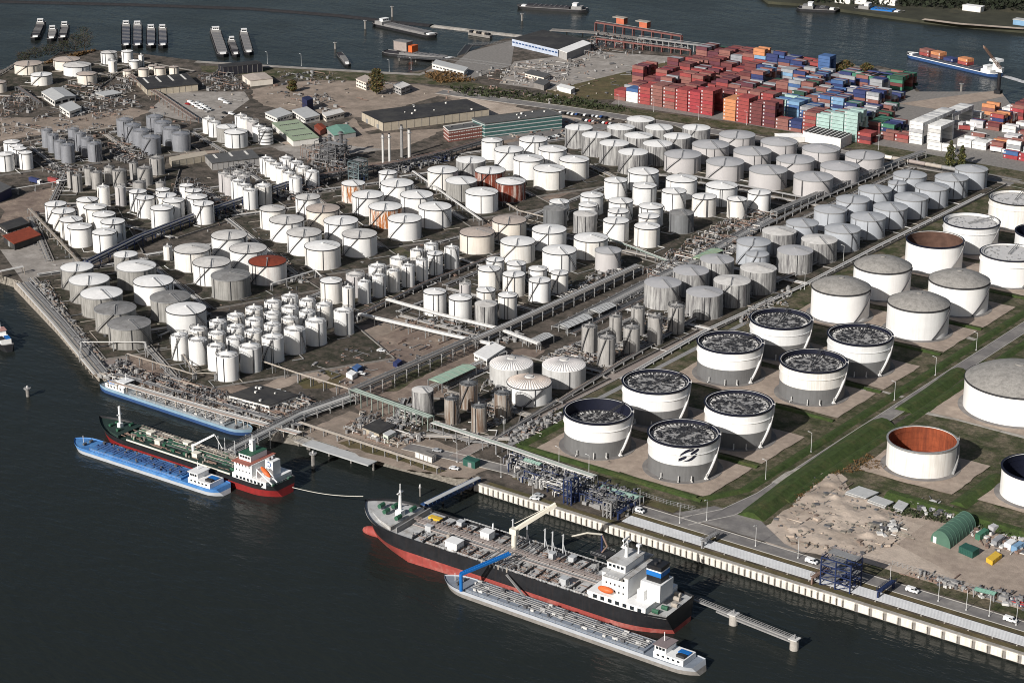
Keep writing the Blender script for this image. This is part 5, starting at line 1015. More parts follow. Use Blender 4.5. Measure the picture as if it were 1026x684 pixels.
# loose gear scattered over the ground between the blocks
def scatter(name, polys, n, mats_, smin, smax, seed, kind='stuff', flat=.5):
    rb = random.Random(seed); bs = [MB() for _ in mats_]
    for poly in polys:
        pts = [P(*q) for q in poly]; x0, x1 = min(p.x for p in pts), max(p.x for p in pts); y0, y1 = min(p.y for p in pts), max(p.y for p in pts); k = it = 0
        while k < n and it < n * 10:
            it += 1; x, y = rb.uniform(x0, x1), rb.uniform(y0, y1); c = False
            for i in range(len(pts)):
                a, b_ = pts[i], pts[i - 1]
                if (a.y > y) != (b_.y > y) and x < (b_.x - a.x) * (y - a.y) / (b_.y - a.y) + a.x: c = not c
            if not c: continue
            k += 1; j = rb.randrange(len(mats_)); s = rb.uniform(smin, smax); t = rb.random()
            if t < .4: bs[j].box(x, y, .3 + s * flat / 2, s * rb.uniform(.6, 2), s, s * flat, rb.uniform(0, 3))
            elif t < .7: l = rb.uniform(2, 9); a = rb.choice((0, 0, 1.57, 1.57, rb.uniform(0, 3))); bs[j].tube((x, y, .5), (x + l * math.cos(a), y + l * math.sin(a), .5), min(.25, s * .3), 5)
            else: bs[j].cyl(x, y, 0, s * flat + .5, s * .4, 7, r1=s * .25)
    for b, m in zip(bs, mats_):
        if b.f: o = b.build(name, m); o['kind'] = kind
ALL = [[(20, 240), (100, 180), (230, 170), (340, 180), (520, 130), (640, 120), (720, 180), (780, 230), (680, 290), (560, 340), (350, 330), (180, 390), (90, 350)]]
scatter('debris', ALL, 420, [pipe_dark, pipe_grey, pipe_dark, pipe_grey, pipe_brown, pipe_tan], .5, 1.6, 11)
scatter('debris', [[(360, 350), (400, 335), (470, 345), (440, 365), (390, 365)], [(300, 372), (360, 345), (380, 372), (340, 390)]], 60, [pipe_dark, pipe_grey, pipe_dark, pipe_brown], .5, 1.5, 12)
scatter('debris', [[(0, 110), (60, 100), (130, 92), (200, 72), (420, 84), (460, 96), (330, 130), (200, 140), (60, 140)]], 150, [pipe_dark, pipe_brown, pipe_grey, pipe_dark, pipe_tan], .7, 2.4, 13)
scatter('debris', [[(470, 90), (560, 66), (690, 62), (650, 84), (610, 100), (560, 106)], [(480, 125), (600, 118), (640, 124), (590, 140), (500, 140)]], 110, [pipe_dark, pipe_brown, pipe_grey, pipe_tan], .8, 2.4, 14)
scatter('rubble', [[(775, 520), (800, 498), (820, 470), (860, 498), (900, 512), (900, 545), (850, 560), (790, 545)]], 300, [rock, rock, brown_soil, pipe_dark, sand], .4, 1.8, 15, flat=.5)
scatter('rubble', [[(872, 528), (892, 522), (902, 530), (884, 540)], [(905, 500), (940, 505), (960, 520), (925, 516)]], 90, [pipe_white, rock, pipe_dark], .8, 2.2, 16, flat=.7)
scatter('rubble', [[(920, 575), (1026, 604), (1026, 612), (900, 575)], [(965, 530), (1026, 540), (1026, 560), (985, 548)]], 80, [pipe_dark, pipe_brown, pipe_white], .6, 2.0, 17)
def weeds(name, polys, n, m, seed, s0=.5, s1=1.6):
    scatter_pts = []; rb = random.Random(seed); b = MB()
    for poly in polys:
        pts = [P(*q) for q in poly]; x0, x1 = min(p.x for p in pts), max(p.x for p in pts); y0, y1 = min(p.y for p in pts), max(p.y for p in pts); k = it = 0
        while k < n and it < n * 8:
            it += 1; x, y = rb.uniform(x0, x1), rb.uniform(y0, y1); c = False
            for i in range(len(pts)):
                a, b_ = pts[i], pts[i - 1]
                if (a.y > y) != (b_.y > y) and x < (b_.x - a.x) * (y - a.y) / (b_.y - a.y) + a.x: c = not c
            if not c: continue
            k += 1; s = rb.uniform(s0, s1)
            for j in range(5):
                p = Vector((x + rb.uniform(-s, s), y + rb.uniform(-s, s), .3 + rb.uniform(0, s))); u = Vector((rb.uniform(-1, 1), rb.uniform(-1, 1), rb.uniform(-.4, .8))).normalized() * s * .6; v = Vector((rb.uniform(-1, 1), rb.uniform(-1, 1), rb.uniform(.2, 1))).normalized() * s * .6
                b.add([p - u, p + v, p + u, p - v * .5], [(0, 1, 2, 3)])
    o = b.build(name, m); o['kind'] = 'stuff'
leaf_g = mat('leaf_green', (.115, .11, .034), .8, .4, .6); leaf_d = mat('leaf_dark', (.035, .045, .018), .8, .4, .6); leaf_b = mat('leaf_brown', (.13, .075, .03), .8, .4, .6)
weeds('undergrowth', [[(800, 492), (870, 455), (890, 470), (830, 476), (790, 512)]], 260, leaf_b, 21, .3, .8)
weeds('undergrowth', [[(850, 492), (905, 508), (1026, 532), (1026, 540), (900, 516)]], 420, leaf_d, 22, .4, 1.2)
weeds('undergrowth', [[(450, 88), (520, 92), (600, 102), (640, 112), (610, 112), (520, 100), (460, 96)]], 330, leaf_d, 23, .8, 2.2)
weeds('undergrowth', [[(425, 76), (455, 70), (475, 82), (440, 84)], [(80, 55), (100, 50), (60, 62), (40, 66)]], 200, leaf_b, 24, .8, 2.2)

# ------------------------------------------------------------------ container yard
cmesh = {}
CC = {'red': (.33, .05, .045), 'crimson': (.36, .03, .04), 'dark red': (.16, .04, .04), 'rust brown': (.26, .10, .08), 'orange': (.58, .22, .075), 'blue': (.045, .12, .30), 'dark blue': (.03, .045, .15), 'light blue': (.16, .32, .50), 'mint': (.34, .50, .46), 'green': (.05, .20, .12), 'dark green': (.03, .085, .055), 'white': (.74, .73, .70), 'grey': (.30, .31, .33), 'pale': (.50, .49, .50), 'off-white': (.60, .59, .57), 'light grey': (.44, .44, .45), 'maroon': (.13, .035, .05)}
CC = {k: tuple(.84 * x + .16 * sum(v) / 3 for x in v) for k, v in CC.items()}
cmats = {k: mat('container_' + k.replace(' ', '_'), v, .55, .14, .25, col2=tuple(x * .7 for x in v), thr=(.5, .75)) for k, v in CC.items()}
def container_mb(L=10.3):
    b = MB(); W, H = 2.44, 2.59; y0, y1 = -W / 2 + .06, W / 2 - .06; n = 22
    for sgn, yy in ((-1, y0), (1, y1)):                          # corrugated long sides
        vs = []
        for i in range(n * 2 + 1):
            x = -L / 2 + .1 + (L - .2) * i / (n * 2); y = yy + (.05 * sgn if (i // 1) % 2 else -.03 * sgn); vs += [(x, y, .14), (x, y, H - .1)]
        fs = [(2 * i, 2 * i + 2, 2 * i + 3, 2 * i + 1) for i in range(n * 2)]; b.add(vs, fs if sgn < 0 else [f[::-1] for f in fs])
    b.bx(-L / 2 + .08, L / 2 - .08, y0 + .04, y1 - .04, .05, H - .06)
    for x in (-L / 2, L / 2 - .16):
        for y in (-W / 2, W / 2 - .16): b.bx(x, x + .16, y, y + .16, 0, H)
    for y in (-W / 2 + .01, W / 2 - .11):
        for z in (0.01, H - .13): b.bx(-L / 2 + .16, L / 2 - .16, y, y + .1, z, z + .12, 2 if z < 1 else 0)  # bottom rails coloured dark to paint in the shadow gap between tiers
    for x in (-L / 2 + .01, L / 2 - .11):
        for z in (0.01, H - .13): b.bx(x, x + .1, -W / 2 + .16, W / 2 - .16, z, z + .12)
    b.bx(-L / 2 + .5, -L / 2 + 1.5, -W / 2 - .03, -W / 2 + .02, 1.0, 2.1, 1); b.bx(-L / 2 + .5, -L / 2 + 1.5, W / 2 - .02, W / 2 + .03, 1.0, 2.1, 1)
    for y in (-.85, -.25, .25, .85): b.tube((L / 2 - .03, y, .15), (L / 2 - .03, y, H - .15), .04, 4)
    return b
cont_me = container_mb().mesh('shipping_container', [cmats['red'], cmats['pale'], dark])
YARD = []                                                            # (x, y, z, colour, stack words, tier)
rc = random.Random(5); SOLID = False
def stack(x, y0, depth, tiers, cols, words, mixed=False, setback=True):
    for j in range(depth):
        t = tiers if not setback or j else tiers
        if j and not SOLID and rc.random() < .3: t = max(1, tiers - rc.choice((0, 1, 1, 2, 3)))
        for k in range(t):
            if j and j < depth - 1 and k < t - 2 and tiers - k > 3: pass
            col = cols[k % len(cols)] if not mixed and isinstance(cols, list) else rc.choice(cols)
            if j and mixed is False and rc.random() < .12: col = rc.choice(['red', 'rust brown', 'dark red'])
            YARD.append((x, y0 + j * 2.68, k * 2.66,  col, words, k, j))
x0 = -859.5; st = 11.0; yf = 1273
front = [(3, ['rust brown', 'red', 'red']), (4, ['white', 'white', 'white', 'blue']), (5, ['red', 'red', 'crimson', 'red', 'red']), (6, ['rust brown'] * 6), (6, ['rust brown', 'rust brown', 'red', 'rust brown', 'red', 'rust brown']), (6, ['red'] * 6), (6, ['crimson'] * 6), (7, ['crimson', 'red', 'red', 'crimson', 'red', 'red', 'red']), None,
         (6, ['orange'] * 6), (7, ['red'] * 7), (6, ['dark red'] * 6), (7, ['dark red', 'maroon'] * 4), (3, ['rust brown'] * 3), (3, ['rust brown', 'dark blue', 'dark blue']), (6, ['red', 'rust brown'] * 3), (6, ['blue', 'mint', 'mint', 'mint', 'mint', 'mint']), (7, ['mint'] * 7), (8, ['mint'] * 8), (3, ['red', 'maroon', 'red'])]
for i, f in enumerate(front):
    if f: stack(x0 + i * st, yf - (4 if i > 8 else 0), rc.choice((5, 6, 7)) if f[0] > 3 else 4, f[0], f[1], f'the {ORD[i if i < 8 else i - 1]} stack from the left along the yard front')
def inpoly(x, y, pts):
    c = False
    for i in range(len(pts)):
        a, b_ = pts[i], pts[i - 1]
        if (a.y > y) != (b_.y > y) and x < (b_.x - a.x) * (y - a.y) / (b_.y - a.y) + a.x: c = not c
    return c
yard_poly = PS([(610, 108), (650, 76), (690, 64), (708, 57), (760, 54), (830, 66), (862, 70), (905, 76), (918, 92), (905, 104), (900, 146), (860, 150), (640, 118)])
redp = [['rust brown', 'dark red', 'red', 'maroon'], ['red', 'rust brown', 'dark red', 'dark red'], ['dark red', 'rust brown', 'grey', 'maroon']]; midp = [['dark blue', 'rust brown', 'grey', 'blue'], ['rust brown', 'dark red', 'dark green', 'grey'], ['grey', 'light blue', 'rust brown', 'dark blue']]; rgtp = [['rust brown', 'dark blue', 'grey', 'green'], ['dark green', 'green', 'rust brown', 'dark red'], ['grey', 'rust brown', 'pale', 'dark blue']]
pals = [['rust brown', 'dark red', 'dark red', 'maroon', 'red'], ['rust brown', 'grey', 'blue', 'dark blue', 'light blue'], ['dark green', 'green', 'pale', 'rust brown'], ['red', 'rust brown', 'orange', 'pale'], ['light blue', 'pale', 'mint', 'grey', 'rust brown'], ['rust brown', 'dark red', 'maroon', 'dark blue']]
for r_ in range(1, 6):
    yb = yf + r_ * 30 - 3
    for i in range(-4, 26):
        x = x0 + i * st + (r_ % 2) * 2
        if not inpoly(x, yb + 6, yard_poly) or not inpoly(x + 5, yb + 6, yard_poly): continue
        u, v = PX((x, yb, 0)); t = rc.choice((2, 3, 4, 4, 5, 5, 6)); pal = rc.choice(redp if u < 755 else (midp if u < 840 else rgtp)); d = rc.choice((5, 6, 7, 8))
        if r_ == 1 and i in (8, 9, 10): t, pal = 6, ['rust brown', 'red']
        if r_ == 1 and i in (11, 12): t, pal = 5, ['light blue', 'blue', 'mint']
        if r_ == 2 and i in (2, 3): t, pal = 5, ['red', 'rust brown']
        stack(x, yb, d, t, pal, f'the stack {ORD[i + 4]} from the left in yard row {["two","three","four","five","six"][r_-1]}', True)
def special(u, v, depth, tiers, cols, words, mixed=True, n=1):
    global SOLID
    SOLID = 'white' in cols and tiers > 4
    p = P(u, v, 0)
    for q in range(n): stack(p.x + 5 + q * st, p.y, depth, tiers, cols, words + (f', column {ORD[q]} from its left' if n > 1 else ''), mixed)
special(755, 71, 4, 7, ['orange'], 'the lone tall orange stack at the rear of the yard', True)
special(723, 62, 8, 4, ['red', 'dark red', 'rust brown'], 'the dark red rear block by the water', True, 2)
special(711, 58, 6, 3, ['dark green', 'green'], 'the dark green rear corner stack', True)
special(820, 75, 4, 6, ['blue'], 'the bright blue stack at the rear of the yard', True, 1)
special(786, 68, 6, 3, ['red', 'rust brown'], 'the red rear block left of the blue stack', True, 3)
special(880, 88, 10, 4, ['green', 'dark green', 'rust brown'], 'the green block near the water', True, 2)
special(858, 88, 8, 4, ['dark blue', 'rust brown', 'green'], 'the dark blue and green rear block', True, 2)
special(911, 143, 19, 6, ['white', 'off-white', 'white', 'light grey'], 'the tall white block at the right', True)
special(929, 143, 8, 5, ['white', 'off-white', 'white'], 'the short white stack beside the tall white block', True)
special(941, 130, 13, 5, ['white', 'off-white', 'light grey', 'white'], 'the white block behind the trucks', True)
special(952, 128, 2, 2, ['white', 'pale'], 'the low white pair before the white block', True)
special(883, 139, 5, 2, ['red', 'orange', 'rust brown'], 'the low red row left of the white block', True, 2)
special(930, 149, 1, 2, ['white'], 'the white pair along the right yard fence', True)
special(944, 151, 1, 2, ['white'], 'the second white pair along the right yard fence', True)
special(960, 146, 6, 2, ['white'], 'the low white row by the parked lorries', True, 2)
special(992, 128, 6, 4, ['red', 'orange', 'dark blue'], 'the red and yellow stack at the right', True)
special(1004, 118, 5, 3, ['white'], 'the white stack behind the red one at the right', True)
special(1012, 122, 10, 5, ['red', 'rust brown', 'rust brown', 'dark red', 'crimson'], 'the big red block at the right picture edge', True, 3)
special(984, 114, 4, 3, ['rust brown', 'orange'], 'the orange-brown stack behind the lorries', True)
special(996, 146, 3, 2, ['orange', 'rust brown'], 'the low orange pair near the right picture edge', True)
special(1006, 158, 2, 2, ['crimson', 'blue', 'white'], 'the low mixed row at the right yard fence', True, 3)
far_poly = PS([(966, 122), (990, 108), (1010, 106), (1080, 116), (1080, 172), (1030, 158), (1000, 150), (966, 148)])
for r_ in range(6):
    for i in range(12):
        x, y = -620 + i * 12.5, 1262 + r_ * 24
        if inpoly(x, y, far_poly) and inpoly(x + 5, y + 8, far_poly) and rc.random() < .72: stack(x, y, rc.choice((2, 3, 4)), rc.choice((1, 2, 2, 3, 4)), rc.choice([['white', 'pale', 'off-white'], ['red', 'dark red', 'rust brown'], ['rust brown', 'white', 'grey'], ['dark red', 'dark blue', 'pale']]), f'the loose stack {ORD[i]} across, {ORD[r_]} rank, at the right yard end', True)
# hide what no side can show, then keep the 300 that show largest as single things
occ = {}
for c in YARD: occ[(round(c[0]), round(c[1] * 2), c[5])] = 1
def hidden(c):
    x, y, k = round(c[0]), c[1], c[5]
    return all((x, round(yy * 2), kk) in occ for yy, kk in ((y - 2.68, k), (y + 2.68, k), (y, k + 1)))
vis = [c for c in YARD if not hidden(c)]
def size(c):
    d = math.sqrt(c[0] ** 2 + c[1] ** 2 + CAM_H ** 2); exposed = (round(c[0]), round((c[1] - 2.68) * 2), c[5]) not in occ
    return (2.2 if exposed else .5) / d * (1.3 if c[6] == 0 else 1)
vis.sort(key=size, reverse=True); big, rest = vis[:296], vis[296:]
TIER = ['bottom', 'second', 'third', 'fourth', 'fifth', 'sixth', 'seventh', 'eighth']; used = {}
for c in big:
    lab = f'{c[3]} container, {TIER[c[5]]} up' if c[5] else f'{c[3]} container at the bottom'
    w_ = c[4].replace('the stack ', 'stack ').replace('the ', '')
    rowtxt = '' if c[6] == 0 else f' {ORD[c[6]]} row back'
    lab = f'{lab}{rowtxt}, {w_}'
    if len(lab.split()) > 16: lab = lab.replace('along yard front', 'at front').replace(', column', ',').replace(' from its left', ' from left').replace('container at the bottom', 'bottom container')
    o = inst(cont_me, 'shipping_container', None, (c[0], c[1], c[2] + .02), 0, cmats[c[3]]); tag(o, lab, 'container', 'shipping containers stacked in the yard')
bs = {}
base = container_mb()
light = MB(); light.bx(-5.13, 5.13, -1.2, 1.2, .1, 2.57); light.bx(-5.15, -5.0, -1.22, 1.22, 0, 2.59); light.bx(5.0, 5.15, -1.22, 1.22, 0, 2.59)
SOLID = False
order = list(CC); SM = MB()
for c in rest:
    i = order.index(c[3]); SM.add([(v[0] + c[0], v[1] + c[1], v[2] + c[2] + .02) for v in light.v], light.f, i)
o = SM.build('shipping_containers', [cmats[k] for k in order]); o['kind'] = 'stuff'
# containers on the sailing barge
def on_barge(dx, n, cols, words):
    M = Matrix.Translation(CB.location) @ Matrix.Rotation(CB.rotation_euler.z, 4, 'Z')
    for k in range(n):
        for s, side in ((-2.6, 'near'), (0, 'middle'), (2.6, 'far')):
            p = M @ Vector((dx, s, 4.1 + k * 2.62)); o = inst(cont_me, 'shipping_container', None, p, CB.rotation_euler.z, cmats[cols[(k + int(s)) % len(cols)]])
            tag(o, f'{cols[(k + int(s)) % len(cols)]} container, {TIER[k]} tier, {side} side, {words}', 'container', f'containers riding on the barge, {words}')
on_barge(28, 2, ['red', 'rust brown'], 'near the bow of the sailing barge'); on_barge(15.5, 2, ['rust brown', 'orange'], 'behind the bow pile of the sailing barge'); on_barge(-14, 2, ['red', 'orange'], 'before the wheelhouse of the sailing barge'); on_barge(1.5, 1, ['dark blue', 'rust brown'], 'amidships on the sailing barge')

# ------------------------------------------------------------------ buildings
roof_black = mat('roof_black', (.035, .034, .036), .8, .25, .25, col2=(.055, .053, .05)); roof_dark = mat('roof_dark_grey', (.10, .10, .10), .8, .2, .3); wall_tan = mat('wall_tan', (.42, .37, .29), .8, .12, .4, streak=.3, scol=(.28, .24, .19)); wall_white = mat('wall_white', (.68, .66, .62), .7, .08, .4, streak=.25, scol=(.4, .37, .33))
wall_brick = mat('wall_brick', (.20, .075, .06), .85, .15, .8); wall_teal = mat('wall_teal_glass', (.06, .13, .125), .25, .2, .5); roof_palegreen = mat('roof_pale_green', (.30, .36, .25), .7, .12, .4); roof_teal = mat('roof_teal_green', (.16, .30, .24), .7, .12, .4); wall_navy = mat('wall_navy', (.02, .025, .07), .6, .15, .4)
wall_grey = mat('wall_grey', (.32, .31, .30), .8, .12, .4); shed_green = mat('shed_green', (.075, .15, .11), .65, .12, .3, streak=.3, scol=(.09, .16, .12)); roof_palegrey = mat('roof_pale_grey', (.45, .455, .45), .65, .1, .4); tarp_green = mat('box_dark_green', (.025, .09, .07), .6, .15, .5)
def frame3(L, B, Rr):
    a, b, c = P(*L), P(*B), P(*Rr); ux = b - a; uy = c - b; return a, b, c, a + c - b
def bldg(name, label, cat, L, B, Rr, h, wall, roof, over=.4, win=None, doors=0, group=None, bays=0, skylights=0, parapet=False, ridge=0.0, trim=None):
    a, b, c, d = frame3(L, B, Rr); root = thing(name, label, cat, a, 0, group); lx, ly = (b - a).length, (c - b).length; ex, ey = (b - a).normalized(), (c - b).normalized(); Z = Vector((0, 0, 1))
    MB().prism([tuple(p)[:2] for p in (a, b, c, d)], 0, h).build('wall', wall, root, world=True)
    def off(p, o): return p + o
    q = [a - ex * over - ey * over, b + ex * over - ey * over, c + ex * over + ey * over, d - ex * over + ey * over]
    m = MB()
    if ridge:
        long_x = lx > ly; r0, r1 = ((q[0] + q[3]) / 2, (q[1] + q[2]) / 2) if long_x else ((q[0] + q[1]) / 2, (q[3] + q[2]) / 2); zh = Vector((0, 0, h)); zr = Vector((0, 0, h + ridge)); th = Vector((0, 0, .2))
        vs = [p + zh for p in q] + [r0 + zr, r1 + zr]
        fs = [(0, 1, 5, 4), (2, 3, 4, 5), (0, 4, 3), (1, 2, 5)] if long_x else [(0, 3, 5, 4), (1, 4, 5, 2), (0, 4, 1), (3, 2, 5)]
        m.add(vs, fs + [(0, 3, 2, 1)])
    else: m.prism([tuple(p)[:2] for p in q], h + .003, h + .35)
    ro = m.build('roof', roof, root, world=True)
    if parapet:
        m = MB()
        for p0, p1 in zip(q, q[1:] + q[:1]): m.beam(p0 + Z * (h + .6), p1 + Z * (h + .6), .35, .7)
        m.build('parapet', trim or wall_white, root, world=True)
    if win:
        rows, cols, ht, gm = win
        for face, (p0, e, ln, nn) in enumerate(((a, ex, lx, -ey), (b, ey, ly, ex))):
            for r_ in range(rows):
                k = max(1, int(cols * ln / max(lx, ly))); z = h * (r_ + .55) / rows; m = MB()
                for i in range(k): s = p0 + e * ln * (i + .15) / k; t = p0 + e * ln * (i + .85) / k; m.beam(s + nn * .03 + Z * z, t + nn * .03 + Z * z, .14, ht)
                m.build('window_row', gm, root, world=True)
    if bays:
        for p0, e, ln, nn in ((a, ex, lx, -ey), (b, ey, ly, ex)):
            k = max(2, int(bays * ln / max(lx, ly))); m = MB()
            for i in range(k + 1): s = p0 + e * (ln * i / k); m.beam(s + nn * .06, s + nn * .06 + Z * (h - .1), .3, .2)
            o = m.build('wall_ribs', conc_dark, root, world=True)
    for i in range(doors): s = a + ex * lx * (i + .4) / doors; MB().beam(s - ey * .05 + Z * min(1.6, h * .4), s + ex * min(3.2, lx * .3 / max(1, doors)) - ey * .05 + Z * min(1.6, h * .4), .16, min(3.2, h * .8)).build('door', rail_grey, root, world=True)
    for i in range(skylights):
        t = (i + .5) / skylights; s = (a + d) / 2 + (b - a) * .08 + (d - a) * (t - .5) if lx < ly else a + (b - a) * t + (d - a) * .2
        e = ey if lx > ly else ex; ln = (ly if lx > ly else lx) * .45; m = MB().beam(s + Z * (h + .45), s + e * ln + Z * (h + .45), 1.4, .25); m.build('skylight', wall_white, root, world=True)
    return root
def roof_bits(root, L, B, Rr, h, n, seed, m=None):
    a, b, c, d = frame3(L, B, Rr); rb = random.Random(seed)
    for i in range(n): p = a + (b - a) * rb.uniform(.1, .9) + (d - a) * rb.uniform(.1, .9); s = rb.uniform(.7, 1.5); MB().bx(p.x - s / 2, p.x + s / 2, p.y - s / 2, p.y + s / 2, h + .3, h + .3 + s * .8).build('roof_vent', m or wall_white, root, world=True)
q = ((230, 403), (270, 413.5), (299, 403)); r = bldg('flat_shed', 'wide white shed with flat black roof beside the pipe bridge', 'shed', *q, 3.6, wall_white, roof_black, win=(1, 10, .9, glass), doors=2); roof_bits(r, *q, 3.6, 5, 1)
q = ((362.6, 121), (384, 131.8), (490, 118)); r = bldg('warehouse', 'huge tan warehouse with flat black roof', 'warehouse', *q, 6.2, wall_tan, roof_black, .2, bays=14, doors=2); roof_bits(r, *q, 6.2, 8, 2)
q = ((473, 133), (486, 138.5), (563, 129)); r = bldg('office_block', 'long office building with green glass bands and dark roof', 'office', *q, 10, wall_teal, roof_dark, .1, parapet=True, trim=roof_dark)
a, b, c, d = frame3(*q)
for k in range(4): z = 1.2 + k * 2.7; e = (c - b).normalized(); nn = (b - a).normalized(); MB().beam(b - e * .1 + nn * .1 + Vector((0, 0, z)), c + nn * .1 + Vector((0, 0, z)), .3, .55).beam(a - e * .12 + Vector((0, 0, z)), b - e * .12 + nn * .1 + Vector((0, 0, z)), .3, .55).build('facade_band', roof_palegrey, r, world=True)
roof_bits(r, *q, 10, 6, 3)
q = ((444.5, 138), (449.8, 142.7), (483, 137.6)); r = bldg('brick_office', 'red brick office with white top storey and many windows', 'office', *q, 7.6, wall_brick, roof_dark, .1, win=(3, 14, .55, wall_white), parapet=True, trim=wall_white); roof_bits(r, *q, 7.6, 4, 4, roof_dark)
q = ((273, 129), (294, 147), (319.5, 143.5)); r = bldg('green_shed', 'broad low shed with pale green roof and dotted rooflights', 'shed', *q, 4, wall_white, roof_palegreen, ridge=0)
a, b, c, d = frame3(*q)
for i in range(3):
    for k in range(10): p = a + (b - a) * (.2 + .3 * i) + (d - a) * (.15 + .08 * k); MB().bx(p.x - .5, p.x + .5, p.y - .5, p.y + .5, 4.3, 4.75).build('rooflight', roof_dark, r, world=True)
bldg('green_shed', 'small shed with teal green roof beside the pale green one', 'shed', (327, 133), (335, 141), (356.5, 137.5), 3.6, wall_grey, roof_teal, ridge=1.2)
bldg('red_shed', 'small red-brown shed between the two green-roofed sheds', 'shed', (315, 131), (321, 136), (328, 133), 3.4, wall_brick, red_roof, ridge=.8)
bldg('white_office', 'low white office with grey flat roof behind the green sheds', 'office', (293, 116), (306, 124.5), (320.5, 121), 4, wall_white, roof_palegrey, win=(1, 6, .9, glass))
bldg('navy_cube', 'dark navy cube building on the sandy yard', 'building', (303, 109.5), (308, 112.5), (314, 110.5), 8.5, wall_navy, wall_navy, .1, win=(1, 2, .6, dark))
bldg('cream_house', 'cream house right of the white office', 'house', (323, 119), (327, 122.5), (345, 118), 4, cream, oldroof, win=(1, 5, .9, glass))
bldg('grey_workshop', 'white-fronted workshop left of the pale green shed', 'workshop', (266, 118.5), (278, 124), (293, 119), 4, wall_white, roof_palegrey, win=(1, 6, 1, glass))
q = ((137, 85), (148, 96), (198.5, 91)); r = bldg('dark_hall', 'dark-roofed hall with cream walls and four white rooflights', 'hall', *q, 5, wall_tan, roof_black, .6, bays=8, skylights=4)
bldg('black_store', 'long windowless black store at the far shore', 'store', (219, 73), (224, 76), (263, 72), 6.5, mat('wall_black', (.022, .022, .03), .7, .2, .4), roof_black, .1, bays=8)
bldg('beige_shed', 'beige shed with open front below the black store', 'shed', (243, 81), (251, 87), (273.5, 84.5), 4.6, cream, cream_roof, doors=1, ridge=.6)
bldg('tan_container_row', 'long tan flat-topped box beside the tall silos', 'store', (170, 164), (172.5, 168), (208.5, 161.5), 4.2, wall_tan, mat('roof_tan', (.42, .37, .30), .8, .12, .5), .1, bays=5)
bldg('grey_hall', 'low grey hall with dark flat roof above the slim tanks', 'hall', (206, 163), (213, 171), (260, 165.5), 5, wall_grey, roof_dark, .5, bays=9, skylights=3)
bldg('red_store', 'store with red and dark roof beside the left jetty', 'store', (4, 243), (15, 251), (41, 242), 4, roof_black, red_roof, .5, doors=1)
bldg('black_store', 'black-roofed store behind the red one', 'store', (0, 232), (8, 238), (30, 231), 4.5, roof_black, roof_black, .3, win=(1, 5, .7, wall_white))
bldg('dark_building', 'dark building cut by the left picture edge', 'building', (-14, 196), (0, 203), (12, 197), 6, wall_navy, roof_dark)
bldg('white_shed', 'low white gabled shed beside the container yard fence', 'shed', (776, 139), (783, 143), (806, 142.5), 3.8, wall_white, white_roof, ridge=1.2)
q = ((804, 142), (842, 149.5), (853, 144)); r = bldg('white_hall', 'tall white hall with black striped roof before the mint containers', 'hall', *q, 7, wall_white, white_roof, .1)
a, b, c, d = frame3(*q)
for i in range(9): s = a + (b - a) * (i + .5) / 9; MB().beam(s + Vector((0, 0, 7.5)), s + (d - a) * .97 + Vector((0, 0, 7.5)), 2.2, .3).build('roof_strip', roof_black, r, world=True)
bldg('ferry_hall', 'black-roofed hall with blue and white front at the far basin', 'hall', (513, 46), (559, 57), (590, 48), 6, mat('wall_blue_white', (.42, .47, .56), .6, .2, .2), roof_black, .4, win=(1, 14, 1.2, hull_blue))
bldg('white_canopy_hall', 'white-roofed loading hall joined to the far black-roofed hall', 'hall', (560, 58), (568, 61), (592, 51.5), 6.5, wall_grey, white_roof, .6)
bldg('cream_house', 'cream two-storey house left of the tall tree', 'house', (357, 87), (367, 91), (376, 87), 6, cream, cream_roof, win=(2, 4, 1, glass))
bldg('grey_house', 'small grey house right of the tall tree', 'house', (394, 92.5), (402, 96), (411, 92.5), 5.5, wall_grey, oldroof, win=(2, 3, .9, glass))
bldg('pale_quay_shed', 'long pale shed on the far quay by the black jetty', 'shed', (433, 69), (465, 77), (469, 73), 4, wall_white, roof_palegrey, win=(1, 9, .9, glass))
bldg('beige_office', 'low beige office in the far yard', 'office', (526, 78), (545, 82.5), (551, 79), 3.5, cream, roof_dark, win=(1, 6, .8, glass))
bldg('white_cabin', 'white site cabin beside the round basin far off', 'cabin', (558, 91), (572, 94.5), (576, 92), 3.2, wall_white, white_roof)
bldg('roundhouse_store', 'dark low store left of the white cabin', 'store', (535, 88), (545, 91), (551, 87), 4, conc_dark, roof_dark)
bldg('long_farmhouse', 'white workshop with black openings in the far left yard', 'workshop', (42, 98), (55, 107), (76, 102), 4.5, wall_white, roof_palegrey, win=(1, 6, 1.8, glass), ridge=1.6)
bldg('grey_cottage', 'pale cottage on the brown yard at the left', 'house', (60, 112), (70, 118.5), (82, 114), 4.5, wall_white, roof_palegrey, win=(1, 3, 1, glass))
bldg('flat_office', 'long flat office with pale roof at the far left', 'office', (96, 98), (105, 101), (122, 98), 3.5, wall_grey, roof_palegrey, win=(1, 8, .9, glass))
bldg('white_workshop', 'white shed beside the bare earth field', 'shed', (475, 361), (488, 367), (506, 355), 3.6, wall_white, white_roof, .3, doors=1, win=(1, 6, .8, glass))
bldg('dark_hut', 'brown-roofed hut on the berth', 'hut', (364, 434), (380, 440.5), (395, 433), 3, wall_tan, roof_black, .5, doors=1)
bldg('pale_cabin', 'pale green cabin beside the brown-roofed hut on the berth', 'cabin', (384, 441.5), (389, 444), (396.5, 440), 3.4, mat('wall_palegreen', (.52, .56, .48), .7, .1, .5), roof_palegrey, .15, win=(1, 2, .8, glass))
bldg('dark_green_cabin', 'dark green cabin at the corner of the quay road', 'cabin', (464, 466), (476, 470), (481, 467), 3, tarp_green, tarp_green, .1, doors=1)
